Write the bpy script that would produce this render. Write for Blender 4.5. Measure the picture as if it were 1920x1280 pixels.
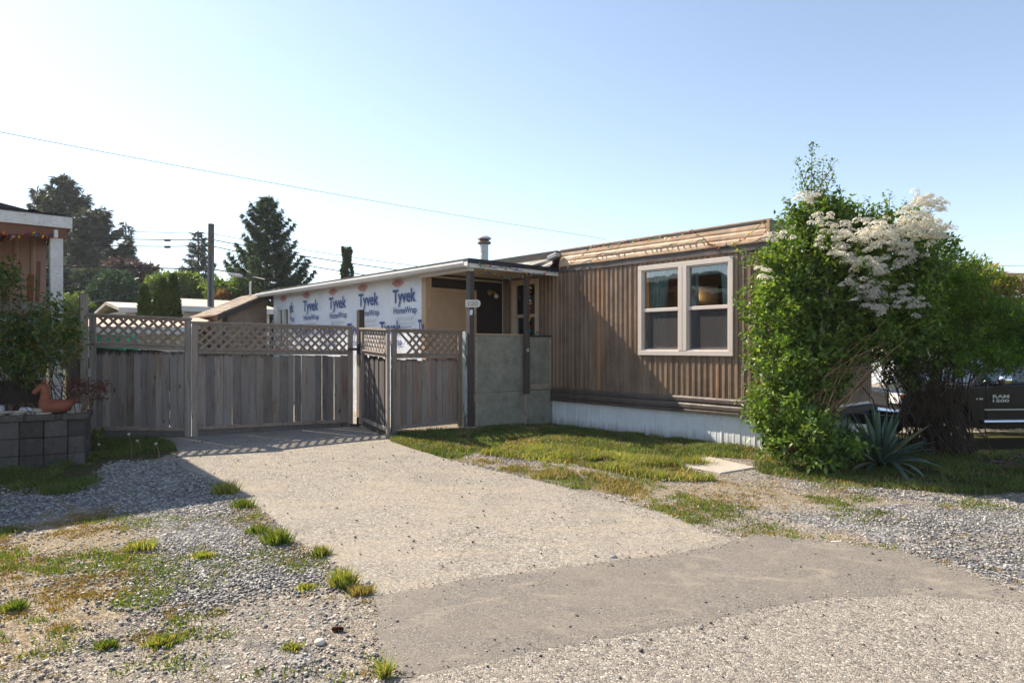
import bpy, bmesh, math, random
import numpy as np
from mathutils import Vector, Matrix, Euler
R = math.radians
for _o in list(bpy.data.objects):
    bpy.data.objects.remove(_o)
SC = bpy.context.scene
COL = SC.collection
random.seed(7)
RG = np.random.default_rng(11)

# ------------------------------------------------------------------ camera, sky, sun, exposure
FPX, HZ, EYE = 1240.0, 650.0, 1.35
HAZE = 0.0005
cam_d = bpy.data.cameras.new("camera")
cam = bpy.data.objects.new("camera", cam_d); COL.objects.link(cam)
cam.location = (0, 0, EYE); cam.rotation_euler = (R(90), 0, 0)
cam_d.sensor_width = 36.0; cam_d.lens = 36.0 * FPX / 1920.0
cam_d.shift_y = 10.0 / 1920.0
cam_d.clip_start = 0.05; cam_d.clip_end = 3000
SC.camera = cam

SUN_L = Vector((0.978, -0.627, -1.0)).normalized()       # direction the sunlight travels
SUN_EL = math.asin(-SUN_L.z)
SUN_AZ = math.atan2(-SUN_L.x, -SUN_L.y)
world = bpy.data.worlds.new("World"); SC.world = world; world.use_nodes = True
wn = world.node_tree; bg = wn.nodes["Background"]
sky = wn.nodes.new("ShaderNodeTexSky"); sky.sky_type = 'NISHITA'; sky.sun_disc = False
sky.sun_elevation = SUN_EL; sky.sun_rotation = SUN_AZ
sky.altitude = 0; sky.air_density = 1.0; sky.dust_density = 0.35; sky.ozone_density = 1.6
hs = wn.nodes.new('ShaderNodeHueSaturation'); hs.inputs['Hue'].default_value = 0.501; hs.inputs["Saturation"].default_value = 0.80
tn = wn.nodes.new('ShaderNodeMix'); tn.data_type = 'RGBA'; tn.blend_type = 'MULTIPLY'; tn.inputs[0].default_value = 1.0; tn.inputs[7].default_value = (0.965, 0.985, 1.0, 1)
wn.links.new(sky.outputs[0], hs.inputs['Color']); wn.links.new(hs.outputs[0], tn.inputs[6]); wn.links.new(tn.outputs[2], bg.inputs[0]); bg.inputs[1].default_value = 0.112
sun_d = bpy.data.lights.new("sun", 'SUN'); sun_d.energy = 5.0; sun_d.angle = R(0.55)
sun_d.color = (1.0, 0.88, 0.71)
sun = bpy.data.objects.new("sun", sun_d); COL.objects.link(sun)
sun.rotation_euler = SUN_L.to_track_quat('-Z', 'Y').to_euler(); sun.location = (-20, 20, 30)
SC.view_settings.view_transform = 'Standard'; SC.view_settings.look = 'None'
SC.view_settings.exposure = 1.0; SC.view_settings.gamma = 1.0
SC.view_settings.use_curve_mapping = False
SC.render.engine = 'CYCLES'
try:
    SC.cycles.max_bounces = 7; SC.cycles.transparent_max_bounces = 16; SC.cycles.use_denoising = True
except Exception: pass

# ------------------------------------------------------------------ coordinate helpers
def pt(px, py, D):
    return Vector(((px - 960) / FPX * D, D, EYE - (py - HZ) * D / FPX))
def at(px, py, z=None):
    zz = 0.0 if z is None else z
    for _ in range(1 if z is not None else 8):
        D = FPX * (EYE - zz) / (py - HZ)
        if z is None: zz = float(gz((px - 960) / FPX * D, D))
    return Vector(((px - 960) / FPX * D, D, zz))
TH = math.atan2(1110, 1240)
E1 = Vector((math.sin(TH), -math.cos(TH), 0))     # along the home, towards the right and the viewer
EV = Vector((math.cos(TH), math.sin(TH), 0))      # across the home, away from the viewer
UP = Vector((0, 0, 1))
def T(s, t, z): return E1 * s + EV * t + UP * z
def s_of(px, t):
    k = (px - 960) / FPX
    return t * (math.sin(TH) * k - math.cos(TH)) / (math.sin(TH) + math.cos(TH) * k)

def smooth(a, b, x):
    u = np.clip((x - a) / (b - a), 0, 1); return u * u * (3 - 2 * u)
def gz(x, y):
    """height of the terrain"""
    x = np.asarray(x, float); y = np.asarray(y, float)
    t = x * EV.x + y * EV.y; s = x * E1.x + y * E1.y
    a = -0.08 * smooth(7.4, 8.6, t) * smooth(-9.6, -8.4, s)
    b = -0.57 * smooth(8.6, 12.3, y) * smooth(5.0, 6.6, x)
    c = -0.17 * (1 - smooth(6.3, 9.8, y))
    return a + b + c

def lerp(a, b, f): return a + (b - a) * f

# value noise for numpy arrays
def vnoise(x, y, sc, seed=0):
    x = np.asarray(x, float) * sc; y = np.asarray(y, float) * sc
    xi = np.floor(x).astype(np.int64); yi = np.floor(y).astype(np.int64)
    fx = x - xi; fy = y - yi; fx = fx * fx * (3 - 2 * fx); fy = fy * fy * (3 - 2 * fy)
    def h(a, b):
        n = (a * 374761393 + b * 668265263 + seed * 1442695041) & 0xFFFFFFFF
        n = ((n ^ (n >> 13)) * 1274126177) & 0xFFFFFFFF
        return ((n ^ (n >> 16)) & 0xFFFF) / 65535.0
    return (h(xi, yi) * (1 - fx) + h(xi + 1, yi) * fx) * (1 - fy) + (h(xi, yi + 1) * (1 - fx) + h(xi + 1, yi + 1) * fx) * fy
def fbm(x, y, sc, seed=0, o=3):
    v = 0; a = 0.5; n = 0
    for i in range(o):
        v = v + a * vnoise(x, y, sc * 2 ** i, seed + i * 17); n += a; a *= 0.5
    return v / n

# signed distance (negative inside) to a 2D polygon, arrays
def sdpoly(x, y, P):
    x = np.asarray(x, float); y = np.asarray(y, float)
    d = np.full(x.shape, 1e9); ins = np.zeros(x.shape, bool); n = len(P)
    for i in range(n):
        ax, ay = P[i][0], P[i][1]; bx, by = P[(i + 1) % n][0], P[(i + 1) % n][1]
        ex, ey = bx - ax, by - ay; wx, wy = x - ax, y - ay
        tt = np.clip((wx * ex + wy * ey) / (ex * ex + ey * ey + 1e-12), 0, 1)
        d = np.minimum(d, (wx - ex * tt) ** 2 + (wy - ey * tt) ** 2)
        c = ((ay > y) != (by > y)) & (x < (bx - ax) * (y - ay) / ((by - ay) if abs(by - ay) > 1e-12 else 1e-12) + ax)
        ins ^= c
    d = np.sqrt(d); return np.where(ins, -d, d)
def gpoly(L, z=None): return [tuple(at(a, b, z)[:2]) for a, b in L]

# ------------------------------------------------------------------ mesh helpers
WL = {}
def wloc(o): return WL.get(o.name, Vector((0, 0, 0))) if o else Vector((0, 0, 0))
def tag(o, label=None, cat=None, group=None, kind=None):
    if label: o["label"] = label
    if cat: o["category"] = cat
    if group: o["group"] = group
    if kind: o["kind"] = kind
    return o
def thing(name, label, cat, loc, group=None):
    o = bpy.data.objects.new(name, None); COL.objects.link(o)
    o.location = loc; o.empty_display_size = 0.2; WL[o.name] = Vector(loc)
    return tag(o, label, cat, group)
def link_mesh(name, me, parent, loc):
    o = bpy.data.objects.new(name, me); COL.objects.link(o)
    if parent:
        o.parent = parent; WL[o.name] = wloc(parent)
    else:
        o.location = loc; WL[o.name] = Vector(loc)
    return o
def npmesh(name, V, F, mat, parent=None, kind=None, smooth_=False, loc=None):
    V = np.asarray(V, np.float32).reshape(-1, 3); F = np.asarray(F, np.int32)
    if parent is not None: off = np.array(wloc(parent)[:])
    elif loc is not None: off = np.array(loc)
    else: off = np.array([V[:, 0].mean(), V[:, 1].mean(), V[:, 2].min()])
    V = V - off.astype(np.float32)
    me = bpy.data.meshes.new(name); k = F.shape[1]
    me.vertices.add(len(V)); me.vertices.foreach_set("co", V.ravel())
    me.loops.add(F.size); me.loops.foreach_set("vertex_index", F.ravel())
    me.polygons.add(len(F)); me.polygons.foreach_set("loop_start", np.arange(0, F.size, k, dtype=np.int32))
    me.polygons.foreach_set("loop_total", np.full(len(F), k, np.int32))
    if smooth_: me.polygons.foreach_set("use_smooth", np.ones(len(F), bool))
    me.update(calc_edges=True); me.materials.append(mat)
    o = link_mesh(name, me, parent, off)
    if kind: o["kind"] = kind
    return o

class G:
    def __init__(s): s.v = []; s.f = []
    def add(s, vs, fs):
        b = len(s.v); s.v += [tuple(p) for p in vs]; s.f += [tuple(i + b for i in f) for f in fs]; return s
    def hexa(s, c):      # 8 corners: bottom 4 (ccw from above), top 4
        return s.add(c, [(3, 2, 1, 0), (4, 5, 6, 7), (0, 1, 5, 4), (1, 2, 6, 5), (2, 3, 7, 6), (3, 0, 4, 7)])
    def obox(s, o, a, b, c):   # corner + three edge vectors
        o = Vector(o); a = Vector(a); b = Vector(b); c = Vector(c)
        if a.cross(b).dot(c) < 0: a, b = b, a
        return s.hexa([o, o + a, o + a + b, o + b, o + c, o + a + c, o + a + b + c, o + b + c])
    def tbox(s, s0, s1, t0, t1, z0, z1):     # box in the home's own axes
        return s.obox(T(s0, t0, z0), E1 * (s1 - s0), EV * (t1 - t0), UP * (z1 - z0))
    def box(s, x0, x1, y0, y1, z0, z1):
        return s.obox((x0, y0, z0), (x1 - x0, 0, 0), (0, y1 - y0, 0), (0, 0, z1 - z0))
    def tube(s, pts, r, n=6, cap=True):
        pts = [Vector(p) for p in pts]; m = len(pts)
        if not hasattr(r, '__len__'): r = [r] * m
        rings = []; ref = None
        for i, p in enumerate(pts):
            d = (pts[min(i + 1, m - 1)] - pts[max(i - 1, 0)])
            d = d.normalized() if d.length > 1e-9 else UP
            if ref is None:
                ref = d.cross(UP) if abs(d.z) < 0.9 else d.cross(Vector((1, 0, 0)))
            a = (ref - d * ref.dot(d)).normalized(); b = d.cross(a); ref = a
            rings.append([p + (a * math.cos(2 * math.pi * k / n) + b * math.sin(2 * math.pi * k / n)) * r[i] for k in range(n)])
        vs = [q for rg in rings for q in rg]; fs = []
        for i in range(m - 1):
            for k in range(n):
                k2 = (k + 1) % n; fs.append((i * n + k, i * n + k2, (i + 1) * n + k2, (i + 1) * n + k))
        if cap: fs += [tuple(range(n))[::-1], tuple((m - 1) * n + k for k in range(n))]
        return s.add(vs, fs)
    def lathe(s, base, prof, n=16, axis=UP, ref=Vector((1, 0, 0))):
        base = Vector(base); axis = Vector(axis).normalized()
        a = (Vector(ref) - axis * Vector(ref).dot(axis)).normalized(); b = axis.cross(a)
        vs = [base + axis * z + (a * math.cos(2 * math.pi * k / n) + b * math.sin(2 * math.pi * k / n)) * r for r, z in prof for k in range(n)]
        fs = []; m = len(prof)
        for i in range(m - 1):
            for k in range(n):
                k2 = (k + 1) % n; fs.append((i * n + k, i * n + k2, (i + 1) * n + k2, (i + 1) * n + k))
        fs += [tuple(range(n))[::-1], tuple((m - 1) * n + k for k in range(n))]
        return s.add(vs, fs)
    def prism(s, prof, o, a, b, ext):     # 2D profile (p,q) on axes a,b, extruded by ext
        o = Vector(o); a = Vector(a); b = Vector(b); ext = Vector(ext); n = len(prof)
        vs = [o + a * p + b * q for p, q in prof]; vs += [x + ext for x in vs]
        fs = [tuple(range(n))[::-1], tuple(range(n, 2 * n))] + [(i, (i + 1) % n, (i + 1) % n + n, i + n) for i in range(n)]
        return s.add(vs, fs)
    def sheet(s, prof, ext):        # open strip: list of points extruded
        n = len(prof); ext = Vector(ext); vs = [Vector(p) for p in prof]; vs += [x + ext for x in vs]
        return s.add(vs, [(i, i + 1, i + 1 + n, i + n) for i in range(n - 1)])
    def build(s, name, mat, parent=None, kind=None, smooth_=False, bevel=0, loc=None, fix=True):
        V = [Vector(p) for p in s.v]
        if parent is not None: off = wloc(parent)
        elif loc is not None: off = Vector(loc)
        else:
            xs = [p.x for p in V]; ys = [p.y for p in V]
            off = Vector(((min(xs) + max(xs)) / 2, (min(ys) + max(ys)) / 2, min(p.z for p in V)))
        me = bpy.data.meshes.new(name); me.from_pydata([tuple(p - off) for p in V], [], s.f)
        if fix or bevel:
            bm = bmesh.new(); bm.from_mesh(me)
            bmesh.ops.recalc_face_normals(bm, faces=bm.faces)
            if bevel: bmesh.ops.bevel(bm, geom=list(bm.edges), offset=bevel, segments=1, affect='EDGES', profile=0.5)
            bm.to_mesh(me); bm.free()
        if smooth_: me.polygons.foreach_set("use_smooth", [True] * len(me.polygons))
        me.materials.append(mat)
        o = link_mesh(name, me, parent, off)
        if kind: o["kind"] = kind
        return o

# ------------------------------------------------------------------ material helpers
class MT:
    def __init__(s, name, rough=0.8, metal=0.0, spec=0.4):
        s.m = bpy.data.materials.new(name); s.m.use_nodes = True; s.nt = s.m.node_tree
        s.b = s.nt.nodes["Principled BSDF"]; s.b.inputs["Roughness"].default_value = rough
        s.b.inputs["Metallic"].default_value = metal; s.b.inputs["Specular IOR Level"].default_value = spec
        s.out = s.nt.nodes["Material Output"]
    def n(s, typ, props=None, **ins):
        nd = s.nt.nodes.new(typ)
        for k, v in (props or {}).items(): setattr(nd, k, v)
        for k, v in ins.items():
            key = int(k[1:]) if k[0] == 'i' and k[1:].isdigit() else k.replace('_', ' ')
            s.set(nd.inputs[key], v)
        return nd
    def set(s, sock, v):
        if isinstance(v, bpy.types.NodeSocket): s.nt.links.new(v, sock)
        else:
            if hasattr(sock.default_value, '__len__') and isinstance(v, (tuple, list)) and len(v) == 3 and len(sock.default_value) == 4: v = (*v, 1)
            sock.default_value = v
    def coord(s, kind='Object', scale=(1, 1, 1), rot=(0, 0, 0)):
        c = s.n("ShaderNodeNewGeometry").outputs['Position'] if kind == 'World' else s.n("ShaderNodeTexCoord").outputs[kind]
        return s.n("ShaderNodeMapping", None, Vector=c, Scale=scale, Rotation=rot).outputs[0]
    def noise(s, vec, scale, detail=4, rough=0.6, dist=0): return s.n("ShaderNodeTexNoise", None, Vector=vec, Scale=scale, Detail=detail, Roughness=rough, Distortion=dist).outputs[0]
    def ramp(s, fac, stops, interp='LINEAR'):
        r = s.n("ShaderNodeValToRGB", None, Fac=fac); cr = r.color_ramp; cr.interpolation = interp
        while len(cr.elements) < len(stops): cr.elements.new(0.5)
        for e, (p, c) in zip(cr.elements, stops):
            e.position = p; e.color = (*c, 1) if hasattr(c, '__len__') else (c, c, c, 1)
        return r.outputs[0]
    def mix(s, fac, a, b, mode='MIX'):
        m = s.n("ShaderNodeMix", {'data_type': 'RGBA', 'blend_type': mode})
        s.set(m.inputs[0], fac); s.set(m.inputs[6], a); s.set(m.inputs[7], b); return m.outputs[2]
    def math(s, op, a, b=0.5, c=None):
        m = s.n("ShaderNodeMath", {'operation': op}); s.set(m.inputs[0], a); s.set(m.inputs[1], b)
        if c is not None: s.set(m.inputs[2], c)
        return m.outputs[0]
    def hsv(s, col, h=0.5, sa=1.0, v=1.0): return s.n("ShaderNodeHueSaturation", None, Color=col, Hue=h, Saturation=sa, Value=v).outputs[0]
    def orand(s): return s.n("ShaderNodeObjectInfo").outputs['Random']
    def irand(s): return s.n("ShaderNodeNewGeometry").outputs['Random Per Island']
    def attr(s, name): return s.n("ShaderNodeAttribute", {'attribute_name': name}).outputs['Fac']
    def color(s, c): s.set(s.b.inputs['Base Color'], c); return s
    def rough(s, c): s.set(s.b.inputs['Roughness'], c); return s
    def bump(s, h, strength=0.3, dist=0.01, prev=None):
        b = s.n("ShaderNodeBump", None, Height=h, Strength=strength, Distance=dist)
        if prev: s.set(b.inputs['Normal'], prev)
        s.set(s.b.inputs['Normal'], b.outputs[0]); return b.outputs[0]

def simple(name, c, rough=0.7, var=0.25, nscale=6, metal=0, spec=0.4, bump=0.15, stretch=(1, 1, 1), orand=0.0, bscale=None):
    """paint-like material: base colour broken up by blotches, fine grain and a little relief"""
    m = MT(name, rough, metal, spec); v = m.coord('Object', stretch)
    n1 = m.noise(v, nscale, 6, 0.65)
    lo = tuple(x * (1 - var) for x in c); hi = tuple(min(1, x * (1 + var * 0.7)) for x in c)
    col = m.ramp(n1, [(0.3, lo), (0.7, hi)])
    if orand:
        f = m.math('MULTIPLY_ADD', m.orand(), 2 * orand, 1 - orand); col = m.hsv(col, v=f)
    m.color(col)
    if bump: m.bump(m.noise(v, bscale or nscale * 7, 4, 0.6), bump, 0.004)
    return m.m

def wood(name, c1, c2, dark, orand=0.3, grey=None, rough=0.85, axis='z', knots=True, top=None):
    m = MT(name, rough, 0, 0.25)
    sc = {'z': (1, 1, 0.06), 'x': (0.06, 1, 1), 'y': (1, 0.06, 1)}[axis]
    tc = m.n("ShaderNodeTexCoord").outputs['Object']; rnd = m.orand()
    off = m.n("ShaderNodeCombineXYZ", None, X=m.math('MULTIPLY', rnd, 37.0), Y=m.math('MULTIPLY', rnd, 91.0), Z=m.math('MULTIPLY', rnd, 13.0)).outputs[0]
    base = m.n("ShaderNodeVectorMath", {'operation': 'ADD'}, i0=tc, i1=off).outputs[0]
    v = m.n("ShaderNodeMapping", None, Vector=base, Scale=sc).outputs[0]
    g1 = m.noise(v, 42, 6, 0.7, 0.6); g2 = m.noise(v, 9, 4, 0.6, 0.3); g3 = m.noise(base, 2.2, 4, 0.6)
    col = m.ramp(g1, [(0.28, dark), (0.45, c1), (0.72, c2)])
    col = m.mix(m.ramp(g2, [(0.35, 0.0), (0.7, 0.7)]), col, m.mix(0.5, col, dark))
    if grey: col = m.mix(m.ramp(g3, [(0.35, 0.0), (0.65, 0.8)]), col, m.mix(g1, grey, tuple(x * 0.6 for x in grey)))
    if knots:
        kv = m.n("ShaderNodeMapping", None, Vector=base, Scale=(5, 5, 2.2)).outputs[0]
        vo = m.n("ShaderNodeTexVoronoi", None, Vector=kv, Scale=1.0).outputs['Distance']
        col = m.mix(m.ramp(vo, [(0.045, 0.9), (0.11, 0.0)]), col, dark)
    if top:      # rain-blackened streaks running from the head of each board
        z = m.n("ShaderNodeSeparateXYZ", None, Vector=tc).outputs[2]
        st = m.noise(m.n("ShaderNodeMapping", None, Vector=base, Scale=(22, 22, 1.6)).outputs[0], 1.0, 3, 0.6)
        f = m.math('ADD', m.math('MULTIPLY', m.math('SUBTRACT', z, top), 5.0), st)
        col = m.mix(m.ramp(f, [(0.42, 0.0), (0.72, 0.92)]), col, tuple(x * 0.35 for x in dark))
    col = m.hsv(col, m.math('MULTIPLY_ADD', rnd, 0.02, 0.49), m.math('MULTIPLY_ADD', m.math('FRACT', m.math('MULTIPLY', rnd, 7.3), 0), 0.5, 0.7),
                m.math('MULTIPLY_ADD', m.math('FRACT', m.math('MULTIPLY', rnd, 3.7), 0), 2 * orand, 1 - orand))
    m.color(col); m.bump(g1, 0.5, 0.006)
    return m.m

def leafmat(name, cols, trans=0.35, rough=0.5, tcol=None, spec=0.35):
    m = MT(name, rough, 0, spec); r = m.irand(); n = len(cols)
    col = m.ramp(r, [(i / max(1, n - 1), c) for i, c in enumerate(cols)])
    cl = m.noise(m.coord('World'), 1.7, 3, 0.5)
    col = m.hsv(col, 0.5, 1.0, m.ramp(cl, [(0.3, 0.72), (0.7, 1.2)]))
    m.color(col)
    tr = m.n("ShaderNodeBsdfTranslucent", None, Color=m.mix(1.0, col, tcol or (1.5, 1.45, 0.5), 'MULTIPLY'))
    mx = m.n("ShaderNodeMixShader", None, Fac=trans); m.nt.links.new(m.b.outputs[0], mx.inputs[1]); m.nt.links.new(tr.outputs[0], mx.inputs[2])
    m.nt.links.new(mx.outputs[0], m.out.inputs[0]); return m.m

def glass(name, tint=(0.75, 0.8, 0.8), ior=1.5, dirt=0.03):
    m = MT(name, 0.05); nt = m.nt
    tr = m.n("ShaderNodeBsdfTransparent", None, Color=tint); gl = m.n("ShaderNodeBsdfGlossy", None, Color=(1, 1, 1), Roughness=0.015)
    fr = m.n("ShaderNodeFresnel", None, IOR=ior)
    wob = m.n("ShaderNodeBump", None, Height=m.noise(m.coord('Object'), 2.5, 2, 0.5), Strength=0.08, Distance=0.02)
    nt.links.new(wob.outputs[0], gl.inputs['Normal'])
    f = m.math('MULTIPLY_ADD', fr.outputs[0], 1.9, dirt); f.node.use_clamp = True
    mx = m.n("ShaderNodeMixShader", None, Fac=f)
    nt.links.new(tr.outputs[0], mx.inputs[1]); nt.links.new(gl.outputs[0], mx.inputs[2]); nt.links.new(mx.outputs[0], m.out.inputs[0])
    return m.m

def aggregate(m, vec, scale, stops, binder, gap=0.45, warp=0.3):
    """stones set in a binder: colour and height"""
    vo = m.n("ShaderNodeTexVoronoi", {'feature': 'F1'}, Vector=vec, Scale=scale, Randomness=1.0)
    ed = m.n("ShaderNodeTexVoronoi", {'feature': 'DISTANCE_TO_EDGE'}, Vector=vec, Scale=scale, Randomness=1.0)
    c = m.ramp(m.n("ShaderNodeSeparateColor", None, Color=vo.outputs['Color']).outputs[0], stops)
    e = m.ramp(ed.outputs['Distance'], [(0.02, 0.0), (gap * 0.4, 1.0)])
    col = m.mix(e, binder, c)
    h = m.math('MULTIPLY', e, m.n("ShaderNodeSeparateColor", None, Color=vo.outputs['Color']).outputs[1])
    return col, h
# thin summer haze over everything, the sky stays outside it
_hv = [(x, y, z) for x in (-130, 130) for y in (-40, 140) for z in (-2.2, 22)]
_hm = bpy.data.meshes.new('haze'); _hm.from_pydata(_hv, [], [(0, 1, 3, 2), (4, 6, 7, 5), (0, 4, 5, 1), (2, 3, 7, 6), (0, 2, 6, 4), (1, 5, 7, 3)])
_ho = bpy.data.objects.new('haze', _hm); COL.objects.link(_ho); _ho['kind'] = 'stuff'; _ho['label'] = 'thin pale summer haze softening the distant trees'
_mm = bpy.data.materials.new('haze'); _mm.use_nodes = True; _nt = _mm.node_tree; _nt.nodes.clear()
_vo = _nt.nodes.new('ShaderNodeVolumePrincipled'); _vo.inputs['Color'].default_value = (.93, .95, 1, 1); _vo.inputs['Density'].default_value = HAZE; _vo.inputs['Anisotropy'].default_value = 0.3
_oo = _nt.nodes.new('ShaderNodeOutputMaterial'); _nt.links.new(_vo.outputs[0], _oo.inputs['Volume']); _hm.materials.append(_mm)
#MATERIALS
# ------------------------------------------------------------------ materials
M = {}
M['fence'] = wood('weathered_cedar', (0.20, 0.152, 0.122), (0.38, 0.318, 0.27), (0.06, 0.042, 0.032), 0.30, grey=(0.31, 0.275, 0.255), top=1.22)
M['fence_red'] = wood('reddish_cedar', (0.27, 0.185, 0.14), (0.43, 0.33, 0.26), (0.115, 0.07, 0.05), 0.25, grey=(0.37, 0.31, 0.27), top=1.12)
M['fence_dark'] = wood('dark_cedar', (0.10, 0.085, 0.075), (0.19, 0.165, 0.15), (0.04, 0.032, 0.028), 0.25, grey=(0.15, 0.135, 0.13), top=1.12)
M['rail'] = wood('rail_wood', (0.27, 0.215, 0.175), (0.41, 0.34, 0.295), (0.11, 0.083, 0.066), 0.12, axis='x', knots=False)
M['post'] = wood('post_wood', (0.26, 0.215, 0.185), (0.40, 0.35, 0.31), (0.10, 0.078, 0.066), 0.12)
M['darkpost'] = simple('brown_painted_post', (0.075, 0.060, 0.055), 0.6, 0.3, 8, stretch=(1, 1, .15))
M['plank'] = wood('orange_plank', (0.20, 0.095, 0.05), (0.32, 0.17, 0.09), (0.08, 0.035, 0.018), 0.2)

def siding_mat(name, c, faded, rust, x_axis=True, amt=0.5):
    m = MT(name, 0.48, 0.0, 0.5)
    tc = m.n("ShaderNodeTexCoord").outputs['Object']
    rot = m.n("ShaderNodeMapping", None, Vector=tc, Rotation=(0, 0, -math.atan2(E1.y, E1.x))).outputs[0]
    v = m.n("ShaderNodeMapping", None, Vector=rot, Scale=(1, 1, 0.05)).outputs[0]
    st = m.noise(v, 5.5, 5, 0.65); bl = m.noise(rot, 1.3, 4, 0.6); fine = m.noise(rot, 60, 3, 0.6)
    col = m.ramp(st, [(0.3, tuple(x * 0.8 for x in c)), (0.5, c), (0.75, faded)])
    col = m.mix(m.ramp(bl, [(0.4, 0.0), (0.7, 0.55)]), col, faded)
    ru = m.ramp(m.noise(v, 3.1, 3, 0.5), [(0.60, 0.0), (0.72, amt)])
    col = m.mix(ru, col, rust); col = m.mix(m.ramp(fine, [(0.3, 0.25), (0.6, 0.0)]), col, tuple(x * 0.6 for x in c))
    m.color(col); m.rough(m.ramp(bl, [(0.3, 0.38), (0.7, 0.62)])); m.bump(m.noise(rot, 4.5, 3, 0.5), 0.5, 0.03)
    return m.m
M['siding'] = siding_mat('brown_metal_siding', (0.155, 0.098, 0.064), (0.38, 0.255, 0.165), (0.46, 0.22, 0.08), amt=0.6)
M['fascia'] = siding_mat('faded_fascia_metal', (0.42, 0.27, 0.16), (0.56, 0.39, 0.25), (0.42, 0.22, 0.10), amt=0.6)
M['belt'] = siding_mat('dark_belt_metal', (0.085, 0.062, 0.05), (0.13, 0.098, 0.08), (0.16, 0.10, 0.06), amt=0.3)
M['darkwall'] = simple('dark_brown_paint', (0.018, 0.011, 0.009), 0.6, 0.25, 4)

m = MT('white_skirting', 0.5); v = m.coord('Object'); z = m.n("ShaderNodeSeparateXYZ", None, Vector=v).outputs[2]
d = m.math('ADD', m.math('MULTIPLY', z, -2.2), m.noise(m.coord('Object', (1, 1, 0.12)), 7, 5, 0.7))
w = m.ramp(m.noise(v, 3, 4, .6), [(0.3, (0.66, 0.67, 0.68)), (0.7, (0.80, 0.80, 0.79))])
col = m.mix(m.ramp(d, [(0.36, 0.0), (0.72, 0.8)]), w, (0.34, 0.31, 0.24))
m.color(col); m.bump(m.noise(v, 4, 3, .5), 0.2, 0.02); M['skirt'] = m.m
M['vinyl'] = simple('window_vinyl', (0.62, 0.54, 0.48), 0.45, 0.05, 3, bump=0.03)
M['porchtrim'] = simple('porch_window_trim', (0.50, 0.38, 0.29), 0.55, 0.1, 5)
M['alu'] = simple('grey_screen_frame', (0.30, 0.29, 0.28), 0.4, 0.15, 5)
M['glass'] = glass('window_glass', (0.80, 0.84, 0.84), 1.5, 0.01)
m = MT('insect_screen', 0.8); tr = m.n("ShaderNodeBsdfTransparent"); mx = m.n("ShaderNodeMixShader", None, Fac=0.38)
m.color((0.085, 0.08, 0.082)); m.nt.links.new(tr.outputs[0], mx.inputs[1]); m.nt.links.new(m.b.outputs[0], mx.inputs[2]); m.nt.links.new(mx.outputs[0], m.out.inputs[0]); M['screen'] = m.m
M['curtain'] = simple('teal_curtain', (0.42, 0.56, 0.55), 0.9, 0.2, 8)
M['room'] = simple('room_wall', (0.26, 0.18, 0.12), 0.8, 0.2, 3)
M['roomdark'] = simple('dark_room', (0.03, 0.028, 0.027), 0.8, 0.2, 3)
m = MT('lamp_glow'); em = m.n("ShaderNodeEmission", None, Color=(1.0, 0.55, 0.16, 1), Strength=2.6); m.nt.links.new(em.outputs[0], m.out.inputs[0]); M['lampglow'] = m.m
m = MT('house_wrap_sheet', 0.55); v = m.coord('Object')
m.color(m.ramp(m.noise(v, 1.6, 5, .6), [(0.3, (0.66, 0.71, 0.77)), (0.7, (0.78, 0.82, 0.86))]))
h1 = m.noise(m.coord('Object', (1, 1, 0.5)), 2.6, 5, .7, 1.2); m.bump(h1, 0.6, 0.09); M['wrap'] = m.m
M['blueprint'] = simple('blue_print', (0.045, 0.085, 0.27), 0.6, 0.12, 9, bump=0)
M['redprint'] = simple('red_print', (0.50, 0.045, 0.035), 0.6, 0.12, 9, bump=0)
M['greyprint'] = simple('grey_print', (0.50, 0.53, 0.58), 0.6, 0.12, 9, bump=0)
M['felt'] = simple('dark_roof_felt', (0.06, 0.055, 0.052), 0.9, 0.35, 5)
M['felt_black'] = simple('black_roof_edge', (0.018, 0.02, 0.028), 0.6, 0.3, 5)
M['gutter'] = simple('white_gutter', (0.66, 0.65, 0.62), 0.4, 0.12, 4, bump=0.05)
M['oldwhite'] = wood('old_white_board', (0.66, 0.63, 0.60), (0.76, 0.74, 0.72), (0.40, 0.35, 0.31), 0.1, axis='x', knots=False)
M['soffit'] = simple('cream_soffit', (0.50, 0.42, 0.32), 0.8, 0.12, 3)
M['beige'] = simple('beige_panel', (0.44, 0.31, 0.20), 0.7, 0.16, 1.8)
M['beigetrim'] = simple('beige_trim', (0.47, 0.33, 0.21), 0.65, 0.12, 4)
m = MT('grey_plywood', 0.9, 0, .2); v = m.coord('Object'); vv = m.coord('Object', (1, 1, 3.5))
c = m.ramp(m.noise(v, 5, 6, .7), [(0.3, (0.18, 0.175, 0.14)), (0.5, (0.27, 0.262, 0.215)), (0.75, (0.36, 0.35, 0.29))])
pe = m.noise(vv, 16, 4, .7, 1.5); c = m.mix(m.ramp(pe, [(0.60, 0.0), (0.66, 0.75)]), c, (0.36, 0.31, 0.25))
m.color(c); m.bump(pe, 0.5, 0.006); M['ply'] = m.m
m = MT('bare_plywood_edge', 0.9, 0, .2); v = m.coord('Object', (1, 1, 0.6)); f = m.noise(v, 28, 5, .7, 1.0)
m.color(m.ramp(f, [(0.35, (0.17, 0.16, 0.13)), (0.45, (0.36, 0.29, 0.23)), (0.7, (0.47, 0.40, 0.33))])); m.bump(f, 0.5, 0.008); M['plyedge'] = m.m
m = MT('peeling_pale_green_post', 0.8); v = m.coord('Object', (1, 1, 0.25)); f = m.noise(v, 12, 5, .7)
m.color(m.ramp(f, [(0.4, (0.13, 0.12, 0.10)), (0.46, (0.36, 0.40, 0.37)), (0.7, (0.46, 0.50, 0.47))])); m.bump(f, .4, .005); M['peel'] = m.m
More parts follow.
